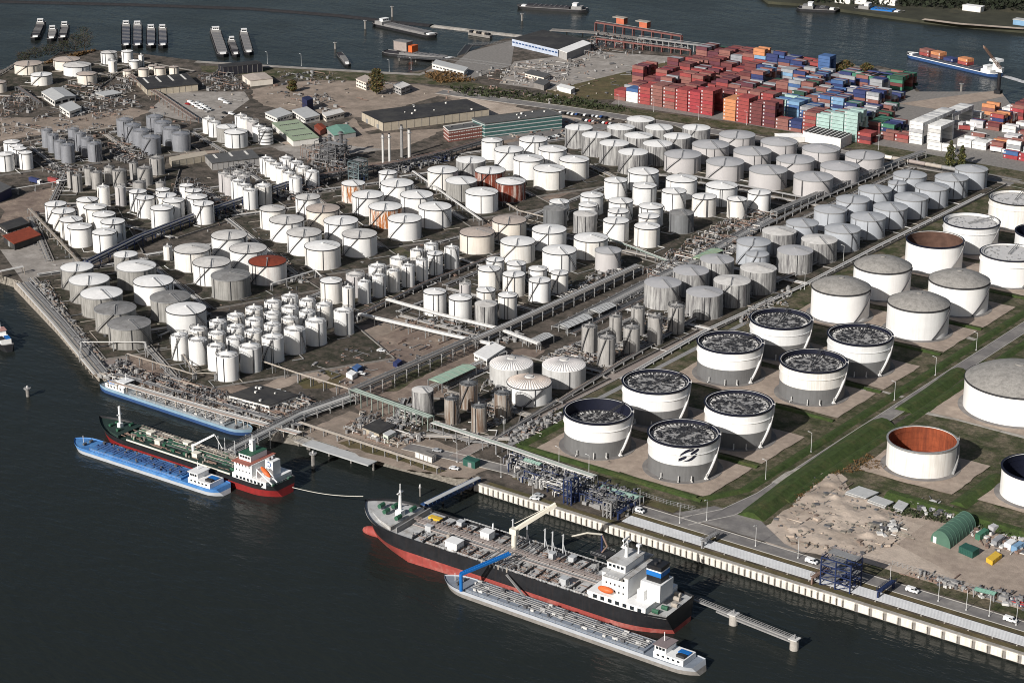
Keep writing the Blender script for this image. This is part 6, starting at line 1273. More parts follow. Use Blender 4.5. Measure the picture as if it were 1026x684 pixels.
bldg('white_screen_shed', 'open white-walled store on the berth', 'store', (416, 458), (433, 464), (437, 461), 2.6, wall_white, conc_dark, -.2, bays=4)
# yard by the rubble field
def skip(name, label, L, B, Rr, h, m, rib=True):
    a, b, c, d = frame3(L, B, Rr); root = thing(name, label, 'container', a, 0, 'boxes in the rubble yard' if L[0] > 900 else 'boxes on the earth field')
    MB().prism([tuple(p)[:2] for p in (a, b, c, d)], .15, h).build('body', m, root, world=True); e1, e2 = (b - a), (c - b); mm = MB()
    for i in range(9): s = a + e1 * i / 8 - e2.normalized() * .06; mm.beam(s + Vector((0, 0, .2)), s + Vector((0, 0, h - .05)), .16, .12)
    for i in range(7): s = b + e2 * i / 6 + e1.normalized() * .06; mm.beam(s + Vector((0, 0, .2)), s + Vector((0, 0, h - .05)), .12, .16)
    mm.build('ribs', m, root, world=True); MB().beam(a + Vector((0, 0, h + .05)), b + Vector((0, 0, h + .05)), .2, .14).beam(b + Vector((0, 0, h + .05)), c + Vector((0, 0, h + .05)), .2, .14).build('top_rail', m, root, world=True)
skip('steel_container', 'dark green steel container in front of the arched shed', (960.5, 553.5), (974, 559.5), (980.5, 555.5), 2.9, tarp_green); skip('yellow_skip', 'yellow skip on the gravel yard', (988, 563), (994, 566.5), (1003, 559.5), 2.0, yellow)
skip('steel_container', 'white steel container with bluish twin behind the yellow skip', (1006, 549), (1012, 551.5), (1018, 547), 2.6, ship_white); skip('steel_container', 'pale blue steel container beside its white twin', (1013, 552), (1018, 554), (1026, 549), 2.6, cmats['light blue']); skip('steel_container', 'green steel container nearest the arched shed', (977, 540), (981.5, 542), (990, 536), 2.6, cmats['green']); skip('steel_container', 'grey-green steel container behind the dark green one', (993, 546), (998, 548), (1006, 542), 2.4, cmats['grey']); skip('water_tank_box', 'small pale box standing at the back of the gravel yard', (990, 531), (995, 533.5), (1000, 531), 2.2, cmats['pale'])
skip('site_box', 'white box at the edge of the earth field', (347, 378), (353, 381), (358, 377.5), 2.4, ship_white); skip('site_box', 'blue box beside the white one on the earth field', (353, 372), (358, 374.5), (363, 371), 2.4, cmats['blue']); skip('site_box', 'dark blue box on the grass edge of the earth field', (394, 367), (398, 369), (403, 365.5), 2.4, cmats['dark blue'])
for i, (q, lab) in enumerate(((((846, 496), (866, 502.5), (879, 496.5)), 'first stack of grey roof sheets at the rubble yard'), (((868, 504), (886, 510.5), (894, 506)), 'middle stack of grey roof sheets at the rubble yard'), (((893, 511), (903, 515), (909, 508)), 'small end stack of grey roof sheets at the rubble yard'))):
    a, b, c, d = frame3(*q); root = thing('sheet_stack', lab, 'sheet stack', a, 0, 'stacks of sheets in the rubble yard')
    for k in range(4): m = MB(); m.prism([tuple(p + Vector((.15 * k, .1 * k, 0)))[:2] for p in (a, b, c, d)], .2 + k * .42, .2 + k * .42 + .3); m.build('sheet', roof_palegrey if k % 2 else pipe_grey, root, world=True)
a, b, c, d = frame3((932.5, 542), (952, 550), (977.5, 530)); root = thing('arched_shed', 'green arched shed with white door on the gravel yard', 'shed', a); ex, ey = (b - a), (c - b); n = 16; vs = []
for e in (Vector(), ey):
    for i in range(n + 1): t = math.pi * i / n; vs.append(a + e + ex * (.5 - .5 * math.cos(t)) + Vector((0, 0, 6.2 * math.sin(t) ** .85)))
MB().add(vs, [(i, i + 1, n + 2 + i, n + 1 + i) for i in range(n)]).build('shell', shed_green, root, world=True, smooth=True)
MB().add(vs[:n + 1], [tuple(range(n + 1))]).add(vs[n + 1:], [tuple(range(n + 1))[::-1]]).build('end_wall', shed_green, root, world=True)
m = MB()
for k in range(9):
    for i in range(n): p, q_ = vs[i] + ey * k / 8, vs[i + 1] + ey * k / 8; m.beam(p + Vector((0, 0, .06)), q_ + Vector((0, 0, .06)), .22, .16)
m.build('ribs', shed_green, root, world=True); s = a + ex * .12 - ey.normalized() * .1; MB().beam(s + Vector((0, 0, 1.4)), s + ex * .16 + Vector((0, 0, 1.4)), .15, 2.8).build('door', ship_white, root, world=True)
# uneven sand of the rubble yard
pl_ = PS([(778, 520), (803, 498), (820, 474), (838, 474), (850, 492), (895, 508), (905, 520), (898, 545), (860, 556), (795, 542)]); x0_, x1_ = min(p.x for p in pl_), max(p.x for p in pl_); y0_, y1_ = min(p.y for p in pl_), max(p.y for p in pl_); rb = random.Random(77)
bumps = []
while len(bumps) < 120:
    bx_, by_ = rb.uniform(x0_, x1_), rb.uniform(y0_, y1_)
    if inpoly(bx_, by_, pl_): bumps.append((bx_, by_, rb.uniform(1.1, 4.5), rb.uniform(.12, 1.0) * rb.choice((1, .5, -.3))))
st_ = 1.1; nx, ny = int((x1_ - x0_) / st_), int((y1_ - y0_) / st_); idx = {}; m = MB(); vs = []
for i in range(nx):
    for j in range(ny):
        x, y = x0_ + i * st_, y0_ + j * st_
        if inpoly(x, y, pl_): z = .35 + sum(hh * math.exp(-((x - bx_) ** 2 + (y - by_) ** 2) / (rr * rr)) for bx_, by_, rr, hh in bumps) + rb.uniform(0, .28); idx[i, j] = len(vs); vs.append((x, y, z))
m.add(vs, [(idx[i, j], idx[i + 1, j], idx[i + 1, j + 1], idx[i, j + 1]) for i, j in idx if (i + 1, j) in idx and (i, j + 1) in idx and (i + 1, j + 1) in idx]); o = m.build('sand_ground', sand, smooth=True); o['kind'] = 'structure'
# sand heaps
def heap(label, u, v, rx, ry, h, m, seed):
    p = P(u, v); rb = random.Random(seed); b = MB(); n, k = 28, 7; vs = []
    for j in range(k):
        t = j / (k - 1)
        for i in range(n): a_ = 2 * math.pi * i / n; w_ = 1 + .16 * math.sin(a_ * 3 + seed) + rb.uniform(-.05, .05); vs.append((rx * (1 - t) * w_ * math.cos(a_), ry * (1 - t) * w_ * math.sin(a_), h * (t ** 1.15) + rb.uniform(-.05, .08) * (t > 0)))
    b.add(vs, [(j * n + i, j * n + (i + 1) % n, (j + 1) * n + (i + 1) % n, (j + 1) * n + i) for j in range(k - 1) for i in range(n)])
    tag(b.build('sand_heap', m, loc=(p.x, p.y, 0), smooth=True), label, 'heap', 'heaps in the rubble yard')
heap('large pale sand heap beside the blue loading tower', 838, 549, 9, 7, 4.5, sand, 1); heap('flat grey heap in the middle of the rubble yard', 862, 541, 12, 8, 2, sand, 2); heap('small earth heap beside the stacks of sheets', 830, 497, 5, 6, 2, sand, 3); heap('dark earth heap near the rubble field corner', 918, 520, 6, 5, 3, rock, 4); heap('brown earth heap left of the white rubble', 800, 533, 6, 5, 1.6, brown_soil, 5)
# open canopies
def canopy(label, quad, h, m, group='open canopies on posts', ribs=6):
    a, b, c, d = [P(u, v, h) for u, v in quad]; root = thing('canopy', label, 'canopy', (a.x, a.y, 0), 0, group); b_ = MB(); mid = [(a + d) / 2 + Vector((0, 0, .8)), (b + c) / 2 + Vector((0, 0, .8))]
    b_.add([a, b, c, d, mid[0], mid[1], *[p - Vector((0, 0, .2)) for p in (a, b, c, d)]], [(0, 1, 5, 4), (4, 5, 2, 3), (0, 4, 3), (1, 2, 5), (6, 9, 8, 7)]); b_.build('roof', m, root, world=True); mm = MB()
    for i in range(ribs + 1): t = i / ribs; p, q_ = a.lerp(b, t), d.lerp(c, t); r_ = mid[0].lerp(mid[1], t); mm.beam(p + Vector((0, 0, .05)), r_ + Vector((0, 0, .05)), .3, .1).beam(r_ + Vector((0, 0, .05)), q_ + Vector((0, 0, .05)), .3, .1)
    mm.build('roof_ribs', roof_dark if 'green' not in label else roof_teal, root, world=True)
    for p in (a, b, c, d): MB().bx(p.x - .2, p.x + .2, p.y - .2, p.y + .2, 0, h).build('post', rail_grey, root, world=True)
canopy('long green-roofed canopy behind the brown silos', [(429, 380), (463, 365), (477, 368), (443, 384)], 5, mat('roof_sage', (.33, .43, .34), .7, .1, .4)); canopy('pale canopy over the pipes left of the steel silos', [(560, 325), (585, 314), (594, 318), (569, 329)], 4, roof_palegrey); canopy('pale canopy behind the steel silos', [(590, 310), (608, 302.7), (618, 306), (601, 314)], 4, roof_palegrey); canopy('pale canopy in the pipe track, nearest the white shed', [(530, 340), (545, 333), (555, 336), (540, 343)], 4, roof_palegrey); canopy('pale green canopy in the central pipe yard', [(693, 258), (712, 249), (725, 251), (703, 259.5)], 4, roof_palegreen); canopy('pale green canopy over the loading manifold', [(608, 486), (645, 497), (636, 500), (600, 489)], 3.5, mat('roof_mint', (.27, .37, .32), .7, .1, .5)); canopy('small green canopy by the quay rack', [(529, 459), (545, 464), (540, 466), (524, 461)], 3.5, mat('roof_mint', (1, 1, 1))); canopy('green canopy at the yard fence, lower right', [(980, 588), (1000, 593), (996, 596), (976, 591)], 3, roof_teal)

# ------------------------------------------------------------------ steel towers, stacks, bridges, piers
def frame_tower(label, u, v, sx, sy, h, levels, m, name='steel_tower', cat='tower', deck=None):
    p = P(u, v); root = thing(name, label, cat, p, 0, 'steel frame towers'); b = MB()
    for x in (-sx / 2, 0, sx / 2):
        for y in (-sy / 2, sy / 2): b.bx(x - .25, x + .25, y - .25, y + .25, 0, h)
    for l in range(1, levels + 1):
        z = h * l / levels
        for y in (-sy / 2, sy / 2): b.beam((-sx / 2, y, z), (sx / 2, y, z), .3, .45); b.beam((-sx / 2, y, z - h / levels), (0, y, z), .22, .22); b.beam((0, y, z - h / levels), (sx / 2, y, z), .22, .22)
        for x in (-sx / 2, sx / 2): b.beam((x, -sy / 2, z), (x, sy / 2, z), .3, .45); b.beam((x, -sy / 2, z - h / levels), (x, sy / 2, z), .22, .22)
    b.build('frame', m, root)
    for l in range(1, levels + 1): z = h * l / levels; MB().bx(-sx / 2, (0 if l % 2 else sx / 2), -sy / 2 + (0 if l % 2 else sy / 2), sy / 2, z + .24, z + .36).build('platform', deck or rail_grey, root)
    b = MB(); z = h
    for l in range(1, levels + 1): rails(b, [(-sx / 2, -sy / 2, h * l / levels + .3), (sx / 2, -sy / 2, h * l / levels + .3), (sx / 2, sy / 2, h * l / levels + .3), (-sx / 2, sy / 2, h * l / levels + .3), (-sx / 2, -sy / 2, h * l / levels + .3)], 1.1, 2.5, .06)
    b.build('guard_rail', m, root)
    for k in range(5): MB().cyl(-sx / 2 + sx * (k + .5) / 5, sy * .2 * (-1) ** k, .3, h * .3, .55, 8).build('vessel', pipe_grey if k % 2 else pipe_blue, root)
    return root
frame_tower('blue steel loading tower standing on the quay road', 842, 586, 13, 9, 12, 4, pipe_blue); frame_tower('dark blue steel tower at the loading berth behind the ship', 572, 503, 4, 5, 11, 3, pipe_blue); frame_tower('teal-grey process frame above the rust-stained tank', 359, 181, 9, 9, 13, 4, mat('steel_teal', (.14, .18, .19), .5, .2, .5)); frame_tower('dark process frame with many platforms right of the green sheds', 334, 165, 14, 10, 14, 4, pipe_dark); frame_tower('white steel stair tower at the end of the manifold', 611, 517, 4, 4, 7, 2, pipe_grey)
for i, (u, v, vt, rr, lab) in enumerate(((384, 166, 135, .75, 'leftmost white one of four slim stacks'), (390.5, 165, 134.5, .75, 'second white one of four slim stacks'), (402.7, 157.5, 126, .95, 'tallest grey one of four slim stacks'), (410.3, 161.5, 130, 1.0, 'rightmost thick white one of four slim stacks'))):
    h = tank_height(u, vt, v); root = thing('chimney_stack', lab, 'chimney', P(u, v), 0, 'slim stacks'); MB().cyl(0, 0, 0, h, rr * 1.15, 14, r1=rr).build('shaft', pipe_white if i != 2 else pipe_grey, root, smooth=True); MB().rev([(rr, h * .9), (rr + .8, h * .9), (rr + .8, h * .9 + .2), (rr, h * .9 + .2)], 14).build('platform', rail_grey, root); MB().cyl(0, 0, h, h + .6, rr * .9, 12).build('cap', dark, root)
for i, (u, v, h, rr) in enumerate(((326, 156, 13, 1.1), (331, 158, 16, 1.2), (337, 160, 14, 1.0), (342, 156, 17, 1.3), (347, 161, 15, 1.0))):
    root = thing('process_column', f'{["short dark","tall dark","slim grey","tallest dark","slim dark"][i]} process column, {ORD[i]} from the left beside the green sheds', 'column', P(u, v), 0, 'process columns'); MB().cyl(0, 0, 0, h, rr, 14).build('shell', pipe_dark if i != 2 else pipe_grey, root, smooth=True)
    for z in (.35, .65, .92): MB().rev([(rr, h * z), (rr + 1, h * z), (rr + 1, h * z + .2), (rr, h * z + .2)], 12).build('platform', rail_grey, root)
def footbridge(label, p, q, h, m):
    p, q = P(*p), P(*q); root = thing('footbridge', label, 'footbridge', p, 0, 'footbridges over the pipelines'); b = MB(); b.beam(p + Vector((0, 0, h)), q + Vector((0, 0, h)), 2.2, .3); b.build('deck', m, root, world=True); b = MB(); d = (q - p).normalized(); n = Vector((-d.y, d.x, 0))
    for s in (-1.1, 1.1): rails(b, [p + n * s + Vector((0, 0, h)), q + n * s + Vector((0, 0, h))], 1.3, 1.6, .09)
    b.build('guard_rail', m, root, world=True)
    for s in (p, q): MB().bx(s.x - .35, s.x + .35, s.y - .8, s.y + .8, 0, h - .15).build('post', m, root, world=True)
footbridge('blue footbridge over the pipelines right of the loading tower', (880, 600), (895, 589), 3.4, pipe_blue); footbridge('grey footbridge over the pipelines near the road junction', (704, 549), (719, 540), 3.2, pipe_grey); footbridge('brown footbridge over the pipelines left of the loading tower', (814, 585), (829, 576), 3, pipe_brown); footbridge('dark footbridge at the end of the manifold', (620, 520), (634, 511), 3, pipe_blue)
def pier(name, label, pts, wd, z, m, cat='pier', px=True, rail=True, piles=True, second=None):
    ps = [P(u, v, z) for u, v in pts] if px else [Vector(p) for p in pts]; root = thing(name, label, cat, (ps[0].x, ps[0].y, WATER), 0, 'piers and jetties'); b = MB()
    for p, q in zip(ps, ps[1:]): b.beam(p, q, wd, .5)
    b.build('deck', m, root, world=True); 
    if rail:
        b = MB()
        for p, q in zip(ps, ps[1:]):
            d = (q - p).normalized(); n = Vector((-d.y, d.x, 0))
            for s in (-wd / 2, wd / 2): rails(b, [p + n * s + Vector((0, 0, .25)), q + n * s + Vector((0, 0, .25))], 1.2, 2.5, .07)
        b.build('guard_rail', rail_grey, root, world=True)
    if piles:
        for p, q in zip(ps, ps[1:]):
            k = max(1, int((q - p).length / 12))
            for i in range(k + 1): s = p.lerp(q, i / k); MB().cyl(s.x, s.y, -8, s.z - .2, .5, 8).build('pile', conc_dark, root, world=True)
    return root
r = pier('mooring_walkway', 'grey walkway on two piles reaching out behind the tanker', [(689, 598), (734, 616), (797, 641)], 1.1, 0, pipe_grey, piles=False)
for u, v in ((735, 618), (796, 643)):
    p = P(u, v, -1); MB().cyl(p.x, p.y, -8, .3, 1.7, 16).build('pile', conc, r, world=True); MB().bx(p.x - 1.8, p.x + 1.8, p.y - 1.8, p.y + 1.8, .3, .7).build('pile_cap', pipe_white, r, world=True); MB().cyl(p.x, p.y, .7, 2.2, .4, 8).build('bollard', rail_grey, r, world=True)
pts = [P(u, v, -1.6) for u, v in ((718, 612), (734, 619), (797, 644))]; b = MB(); [b.beam(p, q, .9, .6) for p, q in zip(pts, pts[1:])]; b.build('lower_beam', pipe_grey, r, world=True)
r = pier('gangway_bridge', 'dark gangway bridge with pale roof between quay and tanker bow', [(425, 506), (480, 479)], 4.2, -.5, hull_blue, rail=False); a, c = P(427, 504, 2.4), P(480, 478, 2.4); b = MB().beam(a, c, 2.4, .25); b.build('roof', roof_palegrey, r, world=True); b = MB()
for s in range(14): q = a.lerp(c, s / 13); b.bx(q.x - .12, q.x + .12, q.y - 1, q.y + 1, -.3, 2.3)
b.build('side_frames', hull_blue, r, world=True)
pier('berth_platform', 'flat grey concrete berth between pipe bridge and stone bank', [(308, 443), (374, 464)], 7, -.6, roof_palegrey, rail=False); pier('berth_platform', 'small cluttered landing stage under the pipe bridge', [(299, 440), (310, 444)], 6, -.8, conc, rail=True)
r = pier('loading_platform', 'dark platform with a cream loading arm behind the tanker', [(597, 552), (612, 557)], 7, 1.2, dark); p = P(603, 552, 1.5); MB().cyl(p.x, p.y, 1.4, 9, .5, 10).build('arm_post', pipe_blue, r, world=True); t = P(573, 537, 10); MB().tube((p.x, p.y, 9), ((p.x + t.x) / 2, (p.y + t.y) / 2, 10.6), .4, 8).tube(((p.x + t.x) / 2, (p.y + t.y) / 2, 10.6), t, .35, 8).build('loading_arm', crane_cream, r, world=True); MB().tube((p.x, p.y, 9), (p.x + 2.6, p.y, 4.5), .4, 8).tube((p.x + 2.6, p.y, 4.5), (p.x + .6, p.y - .8, 1.5), .35, 8).build('hose', pipe_brown, r, world=True)
for i, (u, v, h, lab) in enumerate(((28, 397, 4, 'lone mooring post in the water at the left'), (314, 469, 7, 'round-headed mooring dolphin right of the coaster stern'), (421, 497, 4, 'slim white mooring post beside the gangway bridge'), (366, 29, 7, 'dark mooring post beside the long grey far barge'), (523, 21, 6, 'lone dark post in the far water'), (336, 49, 5, 'lone beacon post near the far white boat'), (963, 92, 6, 'dark mooring post left of the dock tip'), (393, 17, 9, 'dark beacon on the far breakwater'))):
    p = P(u, v, WATER); root = thing('mooring_post', lab, 'mooring post', p, 0, 'mooring posts'); MB().cyl(0, 0, -3, h, .9 if i != 2 else .35, 10).build('pile', conc_dark, root); MB().cyl(0, 0, h, h + .5, 1.8 if i != 2 else .6, 12).build('cap', pipe_grey, root); MB().cyl(0, 0, h + .5, h + 1.6, .4, 8).build('bollard', pipe_white if i < 3 else dark, root)
# breakwater
for pts, m, h in (([(-60, 1), (0, 2), (130, 5), (250, 9), (340, 16), (400, 23), (432, 26)], mat('dam_dark', (.03, .028, .03), .9, .4, .3), 3.2), ([(434, 26.5), (480, 32), (520, 36.5), (545, 41)], conc, 2.6)):
    ps = [P(u, v, WATER) for u, v in pts]; bank([tuple(p)[:2] for p in ps], 11, 4, 1, m, False, 'breakwater').location.z = WATER + .05
o = thing('mooring_stage', 'dark boat stage attached to the pale breakwater', 'stage', P(484, 36, WATER), 0); MB().bx(-12, 12, -6, -2, .2, 2.4).build('deck', conc_dark, o)
for k in range(5): MB().bx(-11 + k * 4.6, -8 + k * 4.6, -5.6, -2.4, 2.4, 4.2).build('locker', pipe_tan if k % 2 else hull_black, o)
# far refinery jetty with red-brown trestles
redsteel = mat('steel_red_brown', (.20, .085, .075), .7, .2, .4)
def trestle_line(label, p, q, zb, h, wd, m, n):
    p, q = P(*p, 0), P(*q, 0); root = thing('jetty_trestle', label, 'jetty', p, 0, 'red trestles of the far jetty'); b = MB(); b.beam(p + Vector((0, 0, h)), q + Vector((0, 0, h)), wd, .9); b.build('beam', m, root, world=True); me = None
    d = (q - p).normalized()
    for i in range(n + 1):
        s = p.lerp(q, i / n)
        MB().beam((s.x - d.y * wd * .5, s.y + d.x * wd * .5, zb), (s.x - d.y * wd * .3, s.y + d.x * wd * .3, h), .7, .7).beam((s.x + d.y * wd * .5, s.y - d.x * wd * .5, zb), (s.x + d.y * wd * .3, s.y - d.x * wd * .3, h), .7, .7).build('trestle_leg', m, root, world=True)
    MB().beam(p + Vector((0, 0, h + 1.6)), q + Vector((0, 0, h + 1.6)), .3, .3).build('pipe', pipe_grey, root, world=True)
trestle_line('outer red-brown trestle with two orange houses on the far jetty', (597, 27), (683, 41), -7, 4, 3.2, redsteel, 9); trestle_line('inner red-brown trestle of the far jetty', (598, 44), (692, 56), -6, 4.5, 2.6, redsteel, 10); trestle_line('pale low trestle linking far jetty and container yard', (640, 40), (728, 51), -7, 2, 4, pipe_grey, 14)
for u, v, lab in ((623, 29, 'left orange house on the outer far trestle'), (646, 33, 'right orange house on the outer far trestle')): o = thing('trestle_house', lab, 'jetty house', P(u, v, 0) + Vector((0, 0, 4.6))); MB().bx(-4, 4, -3, 3, 0, 5).build('wall', mat('wall_orange_red', (.46, .13, .07), .7, .15, .4), o); MB().bx(-8, 4.6, -3.4, 3.4, 5, 5.6).build('roof', pipe_tan, o)
p = MB(); pp = [P(u, v, WATER) for u, v in ((550, 38), (600, 24), (690, 40), (690, 46), (600, 34), (570, 42))]; 
pl = pier('far_jetty_deck', 'dark timber jetty under the far red trestles', [(552, 30), (600, 33), (690, 46)], 9, -1.5, conc_dark, rail=False); pier('far_black_jetty', 'black pipe-covered jetty beside the pale quay shed', [(400, 57), (450, 60), (512, 68)], 8, -.5, dark, rail=True); pier('shore_jetty', 'black jetty under the work pontoon', [(462, 56), (470, 46), (520, 43)], 6, -.5, dark)
# dock crane
o = thing('dock_crane', 'tall crane with pale orange lattice boom at the dock tip', 'crane', P(1000, 94)); MB().bx(-2.5, 2.5, -2.5, 2.5, 0, 3).build('base', hull_black, o); MB().cyl(0, 0, 3, 17, 1.5, 10).build('tower', hull_black, o); MB().bx(-2.5, 2.5, -2, 2, 17, 20.5).build('cab', ship_white, o)
a = Vector((0, 0, 20)); t = P(986, 47, 48) - o.location; m_ = mat('crane_salmon', (.72, .46, .34), .55, .12, .5); b = MB(); d = (t - a).normalized(); n1 = d.cross(Vector((0, 0, 1))).normalized(); n2 = n1.cross(d)
for sx, sy in ((-1, -1), (1, -1), (1, 1), (-1, 1)): b.beam(a + n1 * sx * .8 + n2 * sy * .8, t + n1 * sx * .4 + n2 * sy * .4, .32, .32)
for i in range(16): q0, q1 = a.lerp(t, i / 16), a.lerp(t, (i + 1) / 16); b.beam(q0 + (n1 - n2) * .7, q1 - (n1 + n2) * .7, .18, .18); b.beam(q0 + (n2 - n1) * .7, q1 + (n1 + n2) * .7, .18, .18); b.beam(q0 + (n1 - n2) * .7, q1 + (n1 + n2) * .7, .18, .18)
b.build('boom', m_, o)
patch('paved_yard', [(900, 104), (985, 92.5), (1003, 91.5), (1006, 97), (940, 110)], tan_pad)
# wheelhouse tower of the sailing barge is taller than on the others
MB().bx(-48, -44, -2, 2, 5, 12).build('mast_house', ship_white, CB); MB().bx(-50, -42, -4, 4, 12, 14).build('wheelhouse', ship_white, CB)

# emblem on the foremost tank
c, r_, h_, _t = min((t for t in SEEN_TANKS if t[3] == 'F'), key=lambda t: abs(PX(t[0])[0] - 684) + abs(PX(t[0])[1] - 470))
root = min((o for o in COL.objects if o.name.startswith('storage_tank') and not o.parent), key=lambda o: (o.location - c).length); camp = Vector((0, 0, CAM_H))
def on_shell(x, y):
    u, v = 670 + x / 17.1, 435 + y / 17.1; g = P(u, v, 0); d = g - camp; dx, dy = d.x, d.y; fx, fy = camp.x - c.x, camp.y - c.y; rr = r_ + .16; A = dx * dx + dy * dy; B_ = 2 * (fx * dx + fy * dy); C_ = fx * fx + fy * fy - rr * rr; t = (-B_ - math.sqrt(max(0, B_ * B_ - 4 * A * C_))) / (2 * A); return camp + d * t
for st in ([(185, 385), (200, 340), (290, 275), (370, 242), (445, 246), (415, 285), (330, 305), (245, 345)], [(370, 345), (385, 315), (500, 235), (518, 245), (515, 275), (460, 320), (395, 355)], [(165, 460), (170, 415), (230, 390), (300, 370), (310, 395), (270, 425), (200, 455)], [(235, 470), (340, 430), (410, 380), (460, 330), (490, 330), (480, 365), (450, 400), (400, 440), (350, 460)]):
    ps = [on_shell(*q) for q in st]; m = sum(ps, Vector()) / len(ps); inn = [p + (Vector((c.x, c.y, p.z)) - p).normalized() * .09 for p in ps]; n = len(ps)
    tri = tessellate_polygon([[Vector((x, y, 0)) for x, y in st]]); MB().add(ps, [tuple(t_) for t_ in tri]).build('emblem_stroke', navy, root, world=True)

# ------------------------------------------------------------------ lamps, vehicles, trees
b = MB(); b.cyl(0, 0, 0, 9.5, .12, 8, r1=.08); b.beam((0, 0, 9.4), (1.6, 0, 9.8), .12, .12); b.bx(1.2, 2.1, -.18, .18, 9.68, 9.86); b.cyl(0, 0, 0, .5, .32, 8); lamp_me = b.mesh('street_lamp', mat('lamp_grey', (.55, .55, .54), .5, .08, 1))
LP = [(641, 509, 'beside the end of the loading manifold'), (681, 524, 'on the quay road verge left of the junction'), (708, 521, 'at the grass corner by the road junction'), (757, 547, 'just right of the road junction'), (799.5, 559, 'on the quay road left of the loading tower'), (891.5, 586, 'beside the blue footbridge'), (940, 602, 'on the quay road right of the blue footbridge'), (968, 611, 'on the quay road below the green yard canopy'), (991, 617, 'second from the right edge along the quay road'), (1018, 626, 'nearest the right picture edge on the quay road'),
      (767, 481, 'on the verge near the emblem tank'), (812.5, 453, 'on the verge at the third gravel pad'), (896, 401, 'on the verge left of the orange-rusted tank'), (937, 376, 'on the verge across from the grey-domed giant'), (978, 351, 'furthest up the tank park road'), (502, 478, 'on the quay road behind the gangway bridge'), (534, 496, 'on the quay road behind the pale manifold'), (458, 463, 'at the berth corner of the quay road'), (570, 430, 'beside the foremost open-top tank'), (560, 468, 'on the grass below the foremost open-top tank'), (590, 476, 'on the grass bank right of the loading tower'),
      (505, 437, 'on the tank park road by the brown silos'), (640, 395, 'on the road side below the steel silos'), (806, 290, 'along the road below the streaked grey tanks'), (845, 262, 'along the road below the bluish block'), (700, 120, 'on the far road in front of the red containers'), (655, 112, 'on the far road, left of the red containers'), (748, 125, 'on the far road in front of the orange containers'), (880, 150, 'on the far road right of the white hall'), (620, 108, 'on the far road at the left end of the container yard'), (390, 72, 'on the far shore behind the tall tree'), (412, 70, 'on the far shore right of the tall tree'), (302, 66, 'on the far shore road beside the white boat'), (268, 64, 'on the far shore beside the black store')]
for u, v, wds in LP: p = P(u, v, .1); tag(inst(lamp_me, 'street_lamp', None, p, R(-90 if v > 500 else 180)), 'slim grey lamp post ' + wds, 'street lamp', 'lamp posts')
def car_mesh(van):
    b = MB(); L = 5.2 if van else 4.4; prof = [(-L / 2, .35), (-L / 2, 1.0), (-L / 2 + .25, 1.95), (L * .18, 2.0), (L * .34, 1.15), (L / 2, .95), (L / 2, .35)] if van else [(-L / 2, .35), (-L / 2, .85), (-L * .42, .95), (-L * .28, 1.42), (L * .08, 1.45), (L * .24, .95), (L / 2 - .1, .8), (L / 2, .35)]
    n = len(prof); vs = [(x, -.88, z) for x, z in prof] + [(x, .88, z) for x, z in prof]; b.add(vs, [tuple(range(n)), tuple(range(n, 2 * n))[::-1]] + [(i, n + i, n + (i + 1) % n, (i + 1) % n) for i in range(n)])
    g = [(-L * .40, 1.0), (-L * .27, 1.36), (L * .07, 1.39), (L * .21, 1.0)] if not van else [(-L * .05, 1.3), (-L * .05, 1.85), (L * .17, 1.9), (L * .30, 1.3)]
    for s in (-.9, .9): b.add([(x, s, z) for x, z in g], [(0, 1, 2, 3)], 1)
    for x in (-L * .3, L * .3):
        for s in (-.8, .8): b.tube((x, s - .12, .33), (x, s + .12, .33), .33, 10, 2)
    x0_, z0_, x1_, z1_ = (L * .18, 2.0, L * .34, 1.15) if van else (L * .08, 1.45, L * .24, .95); b.add([(x0_ + .04, -.75, z0_ - .06), (x0_ + .04, .75, z0_ - .06), (x1_ + .03, .75, z1_ + .05), (x1_ + .03, -.75, z1_ + .05)], [(0, 1, 2, 3)], 1)
    return b.mesh('parked_car' if not van else 'parked_van', [ship_white, glass, dark])
car_me, van_me = car_mesh(False), car_mesh(True); carcols = {'white': ship_white, 'red': mat('car_red', (.35, .02, .02), .35, .05, 1), 'silver': mat('car_silver', (.4, .41, .42), .3, .05, 1), 'black': mat('car_black', (.02, .02, .022), .3, .05, 1), 'blue': mat('car_blue', (.03, .07, .2), .3, .05, 1)}
def car(u, v, van, col, words, rz=0.0, group='parked vehicles'): tag(inst(van_me if van else car_me, 'parked_van' if van else 'parked_car', None, P(u, v, .42), rz, carcols[col]), f'{col} {"van" if van else "car"} {words}', 'van' if van else 'car', group)
k = 0
for j, (u0, v0) in enumerate(((197, 103), (200.5, 105.2), (204, 107.4), (207.5, 109.4))): car(u0 - 6, v0 + .4, True, 'white', f'in the {ORD[j]} place of the left row, far paved yard'); car(u0 + 2, v0 + 1.2, True, 'white' if j % 3 else 'silver', f'in the {ORD[j]} place of the right row, far paved yard')
for j, (u, v, c_) in enumerate(((188, 105, 'red'), (222, 101, 'white'), (227, 104, 'white'), (225, 114, 'black'), (232, 115, 'white'))): car(u, v, j in (1, 2, 4), c_, f'parked apart on the far paved yard, {["leftmost","nearest the black store","beside another white van","at the near edge, dark","at the near edge, pale"][j]}')
for j in range(12): car(562 + j * 4.1, 113.5 + (j % 2) * .3 + j * .42, False, ['white', 'black', 'silver', 'white', 'blue', 'black'][j % 6], f'{ORD[j]} along the upper car park row behind the glass office', R(90))
for j in range(10): car(585 + j * 3.4, 121 + j * .45, False, ['black', 'white', 'red', 'silver', 'black'][j % 5], f'{ORD[j]} along the lower car park row behind the glass office', R(90))
for j in range(9): car(548 + j * 3.2, 139.5 - j * .8, False, ['white', 'black', 'silver'][j % 3], f'{ORD[j]} in the row below the glass office', R(20))
